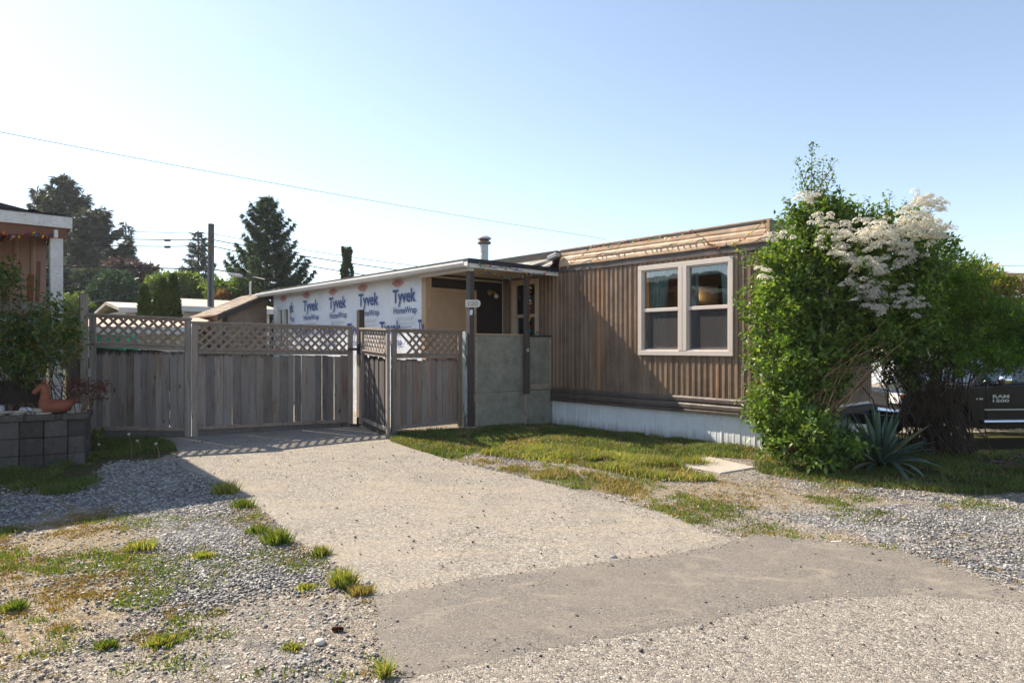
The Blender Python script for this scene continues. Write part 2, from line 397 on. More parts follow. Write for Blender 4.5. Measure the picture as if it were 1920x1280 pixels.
M['tarp'] = simple('black_tarp', (0.035, 0.037, 0.043), 0.55, 0.4, 5, bump=0.5, bscale=9)
M['galv'] = simple('galvanised_pipe', (0.50, 0.48, 0.46), 0.45, 0.2, 6, metal=0.35)
M['galvrust'] = simple('rusty_cap', (0.22, 0.15, 0.11), 0.6, 0.4, 8, metal=0.2)
M['pale'] = simple('pale_paint', (0.62, 0.60, 0.57), 0.6, 0.15, 6)
M['black'] = simple('black_metal', (0.012, 0.012, 0.013), 0.45, 0.3, 6)
M['bulbglass'] = simple('lamp_glass', (0.65, 0.62, 0.55), 0.2, 0.1, 6)
M['brass'] = simple('old_brass', (0.30, 0.20, 0.09), 0.4, 0.3, 8, metal=0.5)
M['cable'] = simple('green_cable', (0.01, 0.045, 0.028), 0.5, 0.2, 9)
for nm, c in (('red', (0.55, 0.03, 0.02)), ('yellow', (0.75, 0.42, 0.03)), ('orange', (0.70, 0.19, 0.02)), ('green', (0.02, 0.30, 0.10)), ('blue', (0.03, 0.12, 0.50)), ('clear', (0.6, 0.6, 0.55))):
    M['bulb_' + nm] = simple('bulb_' + nm, c, 0.25, 0.1, 9, bump=0)
def shingle(name, a, b, dk):
    m = MT(name, 0.95, 0, .2); v = m.coord('Object'); f = m.irand(); r = m.orand()
    c = m.ramp(m.math('FRACT', m.math('ADD', f, r), 0), [(0, a), (0.5, b), (1, dk)]); c = m.mix(m.ramp(m.noise(v, 90, 2, .6), [(0.35, 0.5), (0.6, 0.0)]), c, dk)
    m.color(c); m.bump(m.noise(v, 60, 3, .6), .4, .004); return m.m
M['shingle'] = shingle('tan_shingles', (0.34, 0.275, 0.215), (0.42, 0.35, 0.28), (0.25, 0.20, 0.16))
M['shingle_red'] = shingle('brown_shingles', (0.24, 0.15, 0.12), (0.31, 0.21, 0.17), (0.16, 0.10, 0.085))
M['browntrim'] = simple('dark_brown_trim', (0.05, 0.036, 0.03), 0.6, 0.2, 5)
M['shedply'] = simple('shed_plywood', (0.25, 0.185, 0.135), 0.85, 0.35, 1.6)
M['cream'] = simple('cream_paint', (0.55, 0.45, 0.27), 0.7, 0.12, 3)
M['whitewall'] = simple('white_wall', (0.72, 0.70, 0.66), 0.6, 0.1, 2)
M['warmwall'] = simple('warm_white_wall', (0.70, 0.60, 0.52), 0.6, 0.12, 2)
M['roofwhite'] = simple('pale_metal_roof', (0.50, 0.44, 0.37), 0.6, 0.25, 1.5)
M['tilepink'] = simple('salmon_roof', (0.62, 0.42, 0.32), 0.8, 0.25, 4)
M['neighbour'] = simple('red_brown_siding', (0.33, 0.19, 0.14), 0.5, 0.12, 2, stretch=(1, 1, .1))
M['beambrown'] = simple('brown_beam', (0.17, 0.065, 0.035), 0.6, 0.2, 4)
M['corr'] = simple('corrugated_dark_roof', (0.09, 0.075, 0.07), 0.5, 0.3, 3)
M['greenshed'] = simple('green_panel', (0.02, 0.30, 0.17), 0.5, 0.1, 3)
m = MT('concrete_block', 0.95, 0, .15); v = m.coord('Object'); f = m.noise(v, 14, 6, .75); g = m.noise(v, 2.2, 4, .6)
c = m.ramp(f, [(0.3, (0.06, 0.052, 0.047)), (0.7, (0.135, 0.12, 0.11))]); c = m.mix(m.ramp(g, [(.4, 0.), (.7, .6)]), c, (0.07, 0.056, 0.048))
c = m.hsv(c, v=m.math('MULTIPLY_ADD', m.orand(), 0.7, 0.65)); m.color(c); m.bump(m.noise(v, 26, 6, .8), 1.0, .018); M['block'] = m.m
M['flatstone'] = simple('flat_stone', (0.33, 0.29, 0.235), 0.9, 0.2, 7, bump=0.3, orand=0.15)
M['greystone'] = simple('grey_boulder', (0.36, 0.36, 0.37), 0.85, 0.35, 14, bump=0.4, orand=0.1)
m = MT('terracotta', 0.75); v = m.coord('Object'); f = m.noise(v, 9, 5, .6)
c = m.ramp(f, [(0.3, (0.19, 0.055, 0.026)), (0.7, (0.29, 0.09, 0.045))]); c = m.mix(m.ramp(m.noise(v, 5, 4, .7), [(.5, 0.), (.72, .6)]), c, (0.08, 0.06, 0.055))
m.color(c); m.bump(m.noise(v, 30, 3, .6), .3, .004); M['terra'] = m.m
M['soil'] = simple('planter_soil', (0.045, 0.032, 0.024), 0.95, 0.4, 12, bump=0.6)
M['bark'] = simple('tree_bark', (0.13, 0.09, 0.065), 0.95, 0.4, 14, stretch=(1, 1, .3), bump=.5)
M['twig'] = simple('brown_twigs', (0.17, 0.105, 0.065), 0.85, 0.4, 3, orand=0)
M['twigdark'] = simple('dark_stems', (0.05, 0.033, 0.021), 0.9, 0.45, 3)  # stem brown darkened, shade among the shrub stems put into the colour
M['twigpale'] = simple('tan_dry_twigs', (0.33, 0.215, 0.12), 0.85, 0.3, 3)
M['slab'] = simple('concrete_slab', (0.42, 0.37, 0.31), 0.9, 0.15, 5, bump=.3)
M['pole'] = wood('utility_pole', (0.13, 0.12, 0.10), (0.21, 0.195, 0.17), (0.06, 0.055, 0.045), 0.1, knots=False)
M['wire'] = simple('black_wire', (0.03, 0.03, 0.035), 0.6, 0.1, 3)
M['insul'] = simple('grey_insulator', (0.12, 0.13, 0.15), 0.4, 0.1, 3)
M['truckpaint'] = simple('dark_truck_paint', (0.018, 0.017, 0.017), 0.16, 0.1, 2, metal=0.0, spec=0.35, bump=0)
M['chrome'] = simple('chrome', (0.75, 0.75, 0.75), 0.12, 0.05, 3, metal=1.0, bump=0)
M['tyre'] = simple('tyre_rubber', (0.02, 0.02, 0.02), 0.85, 0.2, 8)
M['tint'] = simple('tinted_glass', (0.02, 0.03, 0.045), 0.04, 0.1, 2, spec=0.9, bump=0)
M['plastic'] = simple('black_plastic', (0.015, 0.015, 0.016), 0.6, 0.1, 4)
M['badge'] = simple('silver_badge', (0.45, 0.44, 0.43), 0.35, 0.05, 4, metal=0.3, bump=0)
M['amber'] = simple('amber_lens', (0.75, 0.20, 0.03), 0.2, 0.1, 4, bump=0)
M['lens'] = simple('clear_lens', (0.65, 0.66, 0.68), 0.1, 0.1, 4, bump=0)
M['carwhite'] = simple('white_car_paint', (0.68, 0.68, 0.68), 0.2, 0.05, 2, bump=0)

def cracks(m, col, v, sc):
    """a few fine wandering cracks filled with dirt"""
    w = m.n("ShaderNodeTexNoise", None, Vector=v, Scale=1.6, Detail=6, Roughness=.7).outputs['Color']
    vv = m.n("ShaderNodeVectorMath", {'operation': 'MULTIPLY_ADD'}, i0=w, i1=(.9, .9, .9), i2=v).outputs[0]
    d = m.n("ShaderNodeTexVoronoi", {'feature': 'DISTANCE_TO_EDGE'}, Vector=vv, Scale=sc).outputs['Distance']
    f = m.math('MULTIPLY', m.ramp(d, [(.0, 1.), (.0045, 0.)]), m.ramp(m.noise(v, .7, 3, .6), [(.46, 0.), (.58, .75)]))
    return m.mix(f, col, (0.06, 0.05, 0.042))
def edge_alpha(m, a1, a2):
    """crumbling, ragged border of a thin surface layer"""
    v = m.coord('Object'); e = m.attr('edge')
    e = m.math('ADD', e, m.math('MULTIPLY', m.math('SUBTRACT', m.noise(v, 3.5, 5, .7), .5), a1 * 2))
    e = m.math('ADD', e, m.math('MULTIPLY', m.math('SUBTRACT', m.noise(v, 45, 2, .6), .5), a2 * 2))
    f = m.math('GREATER_THAN', e, 0.0); tr = m.n("ShaderNodeBsdfTransparent"); mx = m.n("ShaderNodeMixShader", None, Fac=f)
    src = m.b.outputs[0]; m.nt.links.new(tr.outputs[0], mx.inputs[1]); m.nt.links.new(src, mx.inputs[2]); m.nt.links.new(mx.outputs[0], m.out.inputs[0])
# ground family ------------------------------------------------------------
STONES = [(0.0, (0.10, 0.10, 0.105)), (0.25, (0.22, 0.205, 0.19)), (0.5, (0.36, 0.32, 0.27)), (0.75, (0.46, 0.41, 0.345)), (1.0, (0.60, 0.56, 0.50))]
m = MT('gritty_ground', 0.95, 0, .2); v = m.coord('Object')
a1, h1 = aggregate(m, v, 52, STONES, (0.24, 0.205, 0.16), 0.5)
a2, h2 = aggregate(m, v, 25, [(0, (0.07, 0.075, 0.085)), (.4, (0.17, 0.175, 0.19)), (.7, (0.30, 0.30, 0.31)), (1, (0.46, 0.45, 0.43))], (0.10, 0.09, 0.075), 0.35)
n1 = m.noise(v, 3.5, 6, .7); n2 = m.noise(v, 17, 5, .7); n3 = m.noise(v, 0.8, 4, .6)
dirt = m.ramp(n2, [(0.3, (0.22, 0.18, 0.14)), (0.7, (0.36, 0.31, 0.25))])
base = m.mix(m.ramp(n1, [(0.38, 0.5), (0.62, 0.05)]), a1, dirt)
gm = m.ramp(m.math('ADD', m.attr('gravel'), m.math('MULTIPLY', m.math('SUBTRACT', n1, 0.5), 1.1)), [(0.40, 0.0), (0.60, 1.0)])
col = m.mix(gm, base, a2)
moss = m.ramp(n2, [(0.28, (0.15, 0.115, 0.045)), (0.5, (0.30, 0.215, 0.105)), (0.72, (0.42, 0.33, 0.19))])
mm = m.ramp(m.math('ADD', m.attr('moss'), m.math('MULTIPLY', m.math('SUBTRACT', m.noise(v, 9, 6, .8), 0.5), 1.7)), [(0.50, 0.0), (0.74, 0.70)])
col = m.mix(mm, col, m.mix(m.ramp(h1, [(0.15, 0.0), (0.6, 0.75)]), moss, a1))
turf = m.ramp(n2, [(0.3, (0.045, 0.040, 0.016)), (0.6, (0.085, 0.085, 0.026)), (0.8, (0.15, 0.125, 0.06))])
tm = m.ramp(m.math('ADD', m.attr('grass'), m.math('MULTIPLY', m.math('SUBTRACT', n1, 0.5), 0.9)), [(0.42, 0.0), (0.62, 1.0)])
col = m.mix(tm, col, turf)
mul = m.ramp(m.math('ADD', m.attr('mulch'), m.math('MULTIPLY', m.math('SUBTRACT', n1, 0.5), 0.6)), [(0.42, 0.0), (0.58, 1.0)])
col = m.mix(mul, col, m.ramp(n2, [(.3, (0.03, 0.018, 0.012)), (.7, (0.12, 0.07, 0.045))]))
m.color(col)
hh = m.math('ADD', m.math('MULTIPLY', m.mix(gm, h1, h2), 1.0), m.math('MULTIPLY', n2, 0.6)); m.bump(hh, 1.0, 0.016); M['ground'] = m.m

m = MT('worn_driveway_surface', 0.92, 0, .25); v = m.coord('Object')
a1, h1 = aggregate(m, v, 70, [(0, (0.07, 0.068, 0.066)), (.16, (0.20, 0.185, 0.17)), (.45, (0.35, 0.325, 0.285)), (.8, (0.45, 0.42, 0.38)), (1, (0.62, 0.58, 0.52))], (0.25, 0.215, 0.17), 0.45)
n1 = m.noise(v, 1.1, 6, .7); n2 = m.noise(v, 8, 5, .7); n4 = m.noise(m.coord('Object', (1, .35, 1), (0, 0, -.5)), 2.0, 5, .7)
dust = m.ramp(n2, [(0.3, (0.31, 0.27, 0.22)), (0.7, (0.39, 0.345, 0.285))])
col = m.mix(m.ramp(n1, [(0.42, 0.05), (0.70, 0.75)]), a1, dust)
col = m.mix(m.ramp(n4, [(0.52, 0.0), (0.68, 0.45)]), col, (0.25, 0.22, 0.19))
sd_ = m.noise(m.coord('Object', (1, 2.2, 1)), 0.9, 5, .75, 1.5); col = m.mix(m.ramp(sd_, [(0.50, 0.0), (0.60, 0.5)]), col, (0.41, 0.345, 0.26))
col = cracks(m, col, v, .42); m.color(col); m.bump(m.math('ADD', h1, m.math('MULTIPLY', n2, .8)), 0.8, 0.010); edge_alpha(m, .16, .08); M['driveway'] = m.m

m = MT('asphalt_patch_surface', 0.9, 0, .25); v = m.coord('Object')
a1, h1 = aggregate(m, v, 150, [(0, (0.07, 0.065, 0.06)), (.3, (0.17, 0.155, 0.138)), (.75, (0.24, 0.218, 0.192)), (1, (0.42, 0.385, 0.34))], (0.19, 0.168, 0.145), 0.5)
n1 = m.noise(v, 1.3, 6, .7); n2 = m.noise(v, 12, 5, .75)
col = m.mix(m.ramp(n1, [(0.42, 0.05), (0.72, 0.8)]), a1, m.ramp(n2, [(.3, (0.21, 0.182, 0.152)), (.7, (0.29, 0.25, 0.205))]))
col = m.mix(m.ramp(m.noise(v, 2.7, 6, .8), [(0.55, 0.0), (0.7, 0.5)]), col, (0.14, 0.125, 0.115))
col = m.mix(m.ramp(m.noise(m.coord('Object', (1, 2.0, 1), (0, 0, .4)), 1.6, 5, .75, 1.2), [(0.52, 0.0), (0.64, 0.6)]), col, (0.33, 0.285, 0.225))
col = cracks(m, col, v, .30); col = m.mix(m.ramp(m.noise(v, 5.5, 4, .6, .8), [(.66, 0.), (.72, .45)]), col, (0.085, 0.075, 0.068)); m.color(col); m.bump(m.math('ADD', h1, n2), 0.6, 0.007); edge_alpha(m, .10, .07); M['patch'] = m.m

m = MT('coarse_road_surface', 0.85, 0, .3); v = m.coord('Object')
a1, h1 = aggregate(m, v, 68, [(0, (0.05, 0.052, 0.06)), (.22, (0.12, 0.118, 0.12)), (.34, (0.25, 0.225, 0.20)), (.6, (0.36, 0.325, 0.28)), (.85, (0.46, 0.42, 0.365)), (1, (0.64, 0.60, 0.54))], (0.27, 0.235, 0.19), 0.4)
a2, h2 = aggregate(m, v, 130, [(0, (0.10, 0.10, 0.10)), (.5, (0.30, 0.27, 0.23)), (1, (0.50, 0.46, 0.40))], (0.28, 0.24, 0.195), 0.4)
n1 = m.noise(v, 1.2, 5, .7)
col = m.mix(m.ramp(m.noise(v, 20, 4, .6), [(.45, 0.), (.6, .8)]), a1, a2)
col = m.mix(m.ramp(n1, [(0.45, 0.0), (0.75, 0.45)]), col, (0.38, 0.33, 0.27)); m.color(col)
m.bump(h1, 0.9, 0.012); edge_alpha(m, .10, .06); M['road'] = m.m

def stonemat(name, stops):
    m = MT(name, 0.8, 0, .35); c = m.ramp(m.irand(), stops)
    c = m.mix(m.ramp(m.noise(m.coord('World'), 80, 3, .6), [(.3, .35), (.6, 0.)]), c, (0.12, 0.11, 0.10)); m.color(c); return m.m
M['gravelgrey'] = stonemat('blue_grey_gravel', [(0, (0.085, 0.083, 0.083)), (.35, (0.20, 0.19, 0.183)), (.7, (0.34, 0.32, 0.295)), (1, (0.56, 0.52, 0.46))])
M['gravelmix'] = stonemat('mixed_gravel', [(0, (0.09, 0.09, 0.095)), (.3, (0.22, 0.21, 0.20)), (.65, (0.38, 0.34, 0.29)), (1, (0.62, 0.57, 0.50))])
M['gravelblack'] = stonemat('dark_crumbs', [(0, (0.03, 0.03, 0.033)), (1, (0.10, 0.095, 0.095))])
M['mulch'] = stonemat('bark_mulch', [(0, (0.05, 0.028, 0.018)), (.5, (0.11, 0.065, 0.042)), (1, (0.24, 0.16, 0.115))])
M['grassgreen'] = leafmat('grass_green', [(0.05, 0.10, 0.016), (0.10, 0.17, 0.025), (0.17, 0.22, 0.045), (0.27, 0.22, 0.10)], 0.4)
M['grasslush'] = leafmat('grass_lush', [(0.09, 0.15, 0.022), (0.15, 0.22, 0.035), (0.24, 0.28, 0.06), (0.36, 0.30, 0.14), (0.40, 0.32, 0.18)], 0.45)
M['grassshade'] = leafmat('grass_dark', [(0.05, 0.095, 0.022), (0.085, 0.145, 0.03), (0.14, 0.19, 0.045), (0.27, 0.22, 0.11)], 0.4)
M['grassdry'] = leafmat('grass_dry', [(0.22, 0.20, 0.05), (0.32, 0.24, 0.09), (0.40, 0.30, 0.15), (0.16, 0.19, 0.04)], 0.3)
M['moss'] = leafmat('orange_moss', [(0.26, 0.14, 0.035), (0.34, 0.20, 0.06), (0.20, 0.19, 0.04), (0.42, 0.29, 0.12)], 0.25)
M['leafA'] = leafmat('shrub_leaves', [(0.045, 0.09, 0.02), (0.085, 0.155, 0.03), (0.145, 0.235, 0.045), (0.23, 0.30, 0.065)], 0.42, 0.42, spec=0.5)
M['leafB'] = leafmat('fine_shrub_leaves', [(0.055, 0.11, 0.02), (0.10, 0.185, 0.03), (0.17, 0.26, 0.045)], 0.5)
M['leafC'] = leafmat('sunny_hedge_leaves', [(0.12, 0.18, 0.03), (0.20, 0.26, 0.04), (0.28, 0.29, 0.07), (0.35, 0.16, 0.07)], 0.42)
M['leafD'] = leafmat('dark_rose_leaves', [(0.03, 0.072, 0.022), (0.05, 0.11, 0.03), (0.085, 0.15, 0.035), (0.28, 0.22, 0.03)], 0.3, 0.4)
M['leafP'] = leafmat('maroon_leaves', [(0.10, 0.025, 0.025), (0.16, 0.045, 0.035), (0.07, 0.06, 0.03)], 0.3)
M['needleDark'] = leafmat('dark_spruce_needles', [(0.055, 0.080, 0.068), (0.080, 0.108, 0.088), (0.11, 0.140, 0.110)], 0.15, 0.7)  # spruce green paled and blued, distance haze put into the colour
M['needleBlue'] = leafmat('hazy_fir_needles', [(0.06, 0.085, 0.075), (0.085, 0.11, 0.095), (0.11, 0.135, 0.115)], 0.2, 0.7)
M['needleGreen'] = leafmat('green_cedar_needles', [(0.035, 0.075, 0.034), (0.055, 0.105, 0.048), (0.085, 0.14, 0.06)], 0.25, 0.7)
M['cedarTree'] = leafmat('columnar_cedar_leaves', [(0.02, 0.05, 0.010), (0.035, 0.075, 0.012), (0.07, 0.11, 0.018)], 0.18)
M['bluegreen'] = leafmat('bluegreen_leaves', [(0.035, 0.08, 0.05), (0.055, 0.11, 0.07), (0.08, 0.14, 0.085)], 0.2)
M['purple'] = leafmat('purple_leaves', [(0.085, 0.068, 0.066), (0.105, 0.085, 0.080), (0.14, 0.115, 0.105)], 0.25, tcol=(1.3, .8, .8))
M['lime'] = leafmat('light_green_leaves', [(0.08, 0.14, 0.03), (0.13, 0.20, 0.045), (0.19, 0.25, 0.07)], 0.35)
M['rust'] = leafmat('rust_leaves', [(0.22, 0.12, 0.05), (0.30, 0.15, 0.07)], 0.3)
M['leaflitter'] = leafmat('leaf_litter', [(0.10, 0.06, 0.03), (0.22, 0.14, 0.07), (0.36, 0.27, 0.15)], 0.1)
M['petal'] = leafmat('cream_petals', [(0.74, 0.68, 0.54), (0.84, 0.80, 0.70), (0.88, 0.86, 0.79)], 0.5, 0.6, tcol=(1, 1, .95))
M['pinkpetal'] = leafmat('pink_petals', [(0.6, 0.35, 0.45), (0.75, 0.55, 0.62)], 0.3, tcol=(1, 1, 1))
m = MT('yucca_leaf', 0.45, 0, .45); v = m.coord('Object')
c = m.ramp(m.noise(v, 6, 4, .6), [(0.3, (0.07, 0.12, 0.085)), (0.7, (0.125, 0.185, 0.13))]); c = m.hsv(c, v=m.math('MULTIPLY_ADD', m.orand(), .6, .7)); c = m.mix(m.ramp(m.math('FRACT', m.math('MULTIPLY', m.orand(), 13.7), 0), [(.86, 0.), (.90, .8)]), c, (0.24, 0.19, 0.11))
m.color(c); M['yucca'] = m.m
# ------------------------------------------------------------------ foliage generators
def unit(a): return a / (np.linalg.norm(a, axis=1, keepdims=True) + 1e-9)
def leaves(C, D, N, L, W, fold=0.18):
    D = unit(D); S = unit(np.cross(D, N)); N = unit(np.cross(S, D)); L = L[:, None]; W = W[:, None]
    mid = C + D * L * 0.45 + N * W * fold
    V = np.stack([C, mid + S * W * .5, C + D * L, mid - S * W * .5], 1).reshape(-1, 3)
    b = np.arange(len(C))[:, None] * 4
    F = np.concatenate([b + np.array([[0, 1, 2]]), b + np.array([[0, 2, 3]])], 1).reshape(-1, 3)
    return V, F
def merge(parts):
    V = []; F = []; o = 0
    for v, f in parts: V.append(v); F.append(f + o); o += len(v)
    return np.concatenate(V), np.concatenate(F)
def rnd_unit(n, rg=RG): return unit(rg.normal(size=(n, 3)))
def blades(x, y, H, lean=0.35, w=0.006, z=None, rg=RG):
    n = len(x); z = gz(x, y) if z is None else z
    B = np.stack([x, y, z - 0.004], 1); a = rg.uniform(0, 2 * np.pi, n)
    S = np.stack([np.cos(a), np.sin(a), np.zeros(n)], 1) * (w * rg.uniform(.7, 1.3, n))[:, None]
    a2 = rg.uniform(0, 2 * np.pi, n); l = rg.uniform(.15, 1, n) * lean * H
    Ld = np.stack([np.cos(a2) * l, np.sin(a2) * l, np.zeros(n)], 1); U = np.stack([0 * H, 0 * H, H], 1)
    m = B + U * .58 + Ld * .32; t = B + U * .97 + Ld
    V = np.stack([B - S, B + S, m + S * .75, m - S * .75, t], 1).reshape(-1, 3)
    b = np.arange(n)[:, None] * 5
    F = np.concatenate([b + np.array([[0, 1, 2]]), b + np.array([[0, 2, 3]]), b + np.array([[3, 2, 4]])], 1).reshape(-1, 3)
    return V, F
def stones(x, y, size, z=None, flat=0.55, rg=RG):
    n = len(x); z = gz(x, y) if z is None else z
    c = np.array([[-1, -1, -1], [1, -1, -1], [1, 1, -1], [-1, 1, -1], [-1, -1, 1], [1, -1, 1], [1, 1, 1], [-1, 1, 1]], float)
    P = np.repeat(c[None], n, 0) * .5 * rg.uniform(.45, 1.05, (n, 8, 3))
    sc = np.stack([size * rg.uniform(.8, 1.3, n), size * rg.uniform(.55, .95, n), size * flat * rg.uniform(.6, 1.2, n)], 1)
    P = P * sc[:, None]
    e = rg.uniform(0, 2 * np.pi, n); tl = rg.normal(0, .3, n)
    cx, sx = np.cos(tl)[:, None], np.sin(tl)[:, None]; Y = P[..., 1] * cx - P[..., 2] * sx; Z = P[..., 1] * sx + P[..., 2] * cx
    ce, se = np.cos(e)[:, None], np.sin(e)[:, None]; X2 = P[..., 0] * ce - Y * se; Y2 = P[..., 0] * se + Y * ce
    V = np.stack([X2 + x[:, None], Y2 + y[:, None], Z + (z + sc[:, 2] * .22)[:, None]], -1).reshape(-1, 3)
    f = np.array([[3, 2, 1, 0], [4, 5, 6, 7], [0, 1, 5, 4], [1, 2, 6, 5], [2, 3, 7, 6], [3, 0, 4, 7]])
    F = (np.arange(n)[:, None, None] * 8 + f[None]).reshape(-1, 4)
    return V, F
def blob_points(blobs, n, shell=0.55, rough_=0.25, rg=RG):
    """twig anchor points spread through overlapping uneven ellipsoids"""
    B = np.array([[*b[0], *b[1]] for b in blobs], float); vol = B[:, 3] * B[:, 4] * B[:, 5]; w = vol ** (2 / 3); w /= w.sum()
    k = rg.choice(len(B), n, p=w); d = rnd_unit(n, rg); r = shell + (1 - shell) * rg.uniform(0, 1, n) ** .6
    bump = 1 + rough_ * (fbm(d[:, 0] * 2 + k * 3.1, d[:, 2] * 2 + d[:, 1] * 2, 1.6, 5) - .5) * 2.2
    P = B[k, :3] + d * (r * bump)[:, None] * B[k, 3:]
    return P, d
def foliage(blobs, ntwig, per, L, W, tl=0.16, shell=.5, up=.25, rough_=.3, rg=RG, spread=.9, droop=0):
    P, d = blob_points(blobs, ntwig, shell, rough_, rg)
    td = unit(d + rg.normal(0, .6, d.shape) + np.array([0, 0, up]))
    n = ntwig * per; f = rg.uniform(0, 1, n); P2 = np.repeat(P, per, 0) + np.repeat(td, per, 0) * (f * tl)[:, None] + rg.normal(0, tl * .12, (n, 3))
    D = np.repeat(td, per, 0) * .5 + rg.normal(0, spread * .6, (n, 3)) + np.array([0, 0, -droop])
    N = rg.normal(0, .55, (n, 3)) + np.array([0, 0, 1.0])
    q_ = np.repeat(rg.uniform(.7, 1.25, ntwig), per); return leaves(P2, D, N, L * q_ * rg.uniform(.5, 1.3, n), W * q_ * rg.uniform(.6, 1.25, n)), P

def conifer(name, label, base, H, Rm, nb, mat, per=60, leaf=.26, droop=.25, tipup=.25, power=.85, group=None, dens=1.0, h0=.08, seed=1, lean=0.0, narrow=0.0, gaps=0.0):
    rg = np.random.default_rng(seed); base = Vector(base)
    root = thing(name, label, 'tree', base, group)
    G().tube([base + Vector((lean * i / 6, 0, H * i / 6)) for i in range(7)], [H * .018 * (1 - i / 6.4) + .02 for i in range(7)], 7).build('trunk', M['bark'], root)
    C = []; D = []; g = G()
    for i in range(nb):
        f = h0 + (1 - h0) * (i / nb) ** 1.0; az = i * 2.4 + rg.uniform(-.5, .5)
        if rg.uniform() < gaps: continue
        Lb = Rm * ((1 - f) ** power) * rg.choice([rg.uniform(.5, .85), rg.uniform(.85, 1.2)]) + .10
        u = np.linspace(.08, 1, 7); o = np.array([math.cos(az), math.sin(az), 0])
        z = H * f + Lb * (-droop * np.sin(u * 2.4) + tipup * u ** 2.2)
        pth = np.array(base)[None] + o[None] * (u * Lb)[:, None]; pth[:, 0] += lean * f; pth[:, 2] = base.z + z
        if Lb > .5: g.tube([Vector(p) for p in pth[::2]], [.035 * Lb * .5 + .01, .02 * Lb * .5 + .008, .014, .006], 3, cap=False)
        k = max(10, int(per * Lb / Rm * dens * 2.0)); q = rg.uniform(.10, 1, k) ** .8
        p = np.stack([np.interp(q, u, pth[:, j]) for j in range(3)], 1)
        side = np.array([-o[1], o[0], 0]); sg = rg.choice([-1, 1], k)
        sd = o[None] * .8 + side[None] * (sg * .8)[:, None] + np.stack([0 * q, 0 * q, rg.normal(-.12, .12, k)], 1)
        nt = max(5, int(Lb * 7)); q = np.round(q * nt) / nt; p = np.stack([np.interp(q, u, pth[:, j]) for j in range(3)], 1); reach = (1.04 - q) * Lb * .23 + .05
        p = p + unit(sd) * (reach * rg.uniform(0, 1, k))[:, None]; p[:, 2] -= np.abs(rg.normal(0, .02, k)) * Lb
        C.append(p); D.append(sd * .8 + rg.normal(0, .35, sd.shape) + np.array([0, 0, -.35]))
    C = np.concatenate(C); D = np.concatenate(D); n = len(C)
    V, F = leaves(C, D, rg.normal(0, .4, (n, 3)) + np.array([0, 0, 1]), leaf * rg.uniform(.6, 1.3, n), leaf * .20 * rg.uniform(.7, 1.3, n))
    g.build('branch', M['bark'], root, kind='stuff', fix=False)
    npmesh('foliage', V, F, mat, root, 'stuff'); return root
def round_tree(name, label, base, blobs, mat, ntwig, per, L, W, cat='tree', group=None, trunk_h=None, tr=.12, seed=3, shell=.45, tl=.4, rough_=.35, up=.25, cone=False):
    rg = np.random.default_rng(seed); base = Vector(base); root = thing(name, label, cat, base, group)
    (V, F), P = foliage(blobs, ntwig, per, L, W, tl, shell, up, rough_, rg)
    g = G(); top = Vector(np.mean([b[0] for b in blobs], axis=0)); g.tube([base, base.lerp(top, .5), top], [tr, tr * .8, tr * .3], 7); g.build('trunk', M['bark'], root)
    g = G()
    for p in P[:: max(1, len(P) // 40)]:
        p = Vector(p); q = base.lerp(top, random.uniform(.3, .8)); g.tube([q, q.lerp(p, .5) + Vector((0, 0, -.05)), p], [tr * .3, tr * .18, .008], 4, False)
    g.build('branch', M['bark'], root, kind='stuff', fix=False)
    npmesh('foliage', V, F, mat, root, 'stuff'); return root

# ------------------------------------------------------------------ lettering
_TXT = {}
def text_geo(body, off=0.0, ext=0.0):
    key = (body, off)
    if key in _TXT: return _TXT[key]
    cu = bpy.data.curves.new('lettering', 'FONT'); cu.body = body; cu.size = 1; cu.offset = off; cu.resolution_u = 3
    o = bpy.data.objects.new('lettering', cu); COL.objects.link(o)
    dg = bpy.context.evaluated_depsgraph_get(); me = bpy.data.meshes.new_from_object(o.evaluated_get(dg))
    V = np.array([v.co[:] for v in me.vertices]); F = [tuple(p.vertices) for p in me.polygons]
    bpy.data.objects.remove(o); bpy.data.curves.remove(cu); bpy.data.meshes.remove(me)
    _TXT[key] = (V, F); return V, F
def text(name, body, o, ax, width, cap, mat, parent, off=0.0, base_ref='H', warp=None, up=UP, clip=None):
    V, F = text_geo(body, off); V = V.copy(); x0, x1 = V[:, 0].min(), V[:, 0].max(); capu = .69
    X = (V[:, 0] - x0) / (x1 - x0); Z = V[:, 1] / capu
    if warp: Z = .5 + (Z - .5) * warp(X)
    g = G(); o = Vector(o); ax = Vector(ax)
    g.add([o + ax * (x * width) + up * (z * cap) for x, z in zip(X, Z)], F)
    return g.build(name, mat, parent, fix=False)
# ------------------------------------------------------------------ terrain
def axis(lo, hi, step, far, grow=1.22):
    a = list(np.arange(lo, hi + 1e-6, step)); s = step; x = hi
    while x < far[1]: s *= grow; x += s; a.append(x)
    s = step; x = lo; b = []
    while x > far[0]: s *= grow; x -= s; b.append(x)
    return np.array(b[::-1] + a)
gx = axis(-9, 10, .08, (-900, 900)); gy = axis(1.2, 14, .08, (-300, 1500))
DRIVE = gpoly([(336, 879), (396, 900), (475, 946), (534, 1002), (625, 1057), (697, 1122), (700, 1200), (900, 1230), (1300, 1140), (1500, 1080), (1420, 1004), (1387, 1010), (1325, 994), (1242, 959), (1033, 905), (842, 860), (775, 840), (735, 826)])
DRIVE += [(-2.0, 10.7), (-2.3, 16.0), (-7.0, 16.0), (-5.6, 10.2), tuple(at(322, 836)[:2])]
ROAD = gpoly([(740, 1300), (760, 1260), (950, 1205), (1050, 1180), (1242, 1140), (1350, 1120), (1432, 1100), (1575, 1080), (1725, 1085), (1920, 1108), (2500, 1100)]) + [(12, -4), (-2.6, -4), (-1.2, 1.6)]
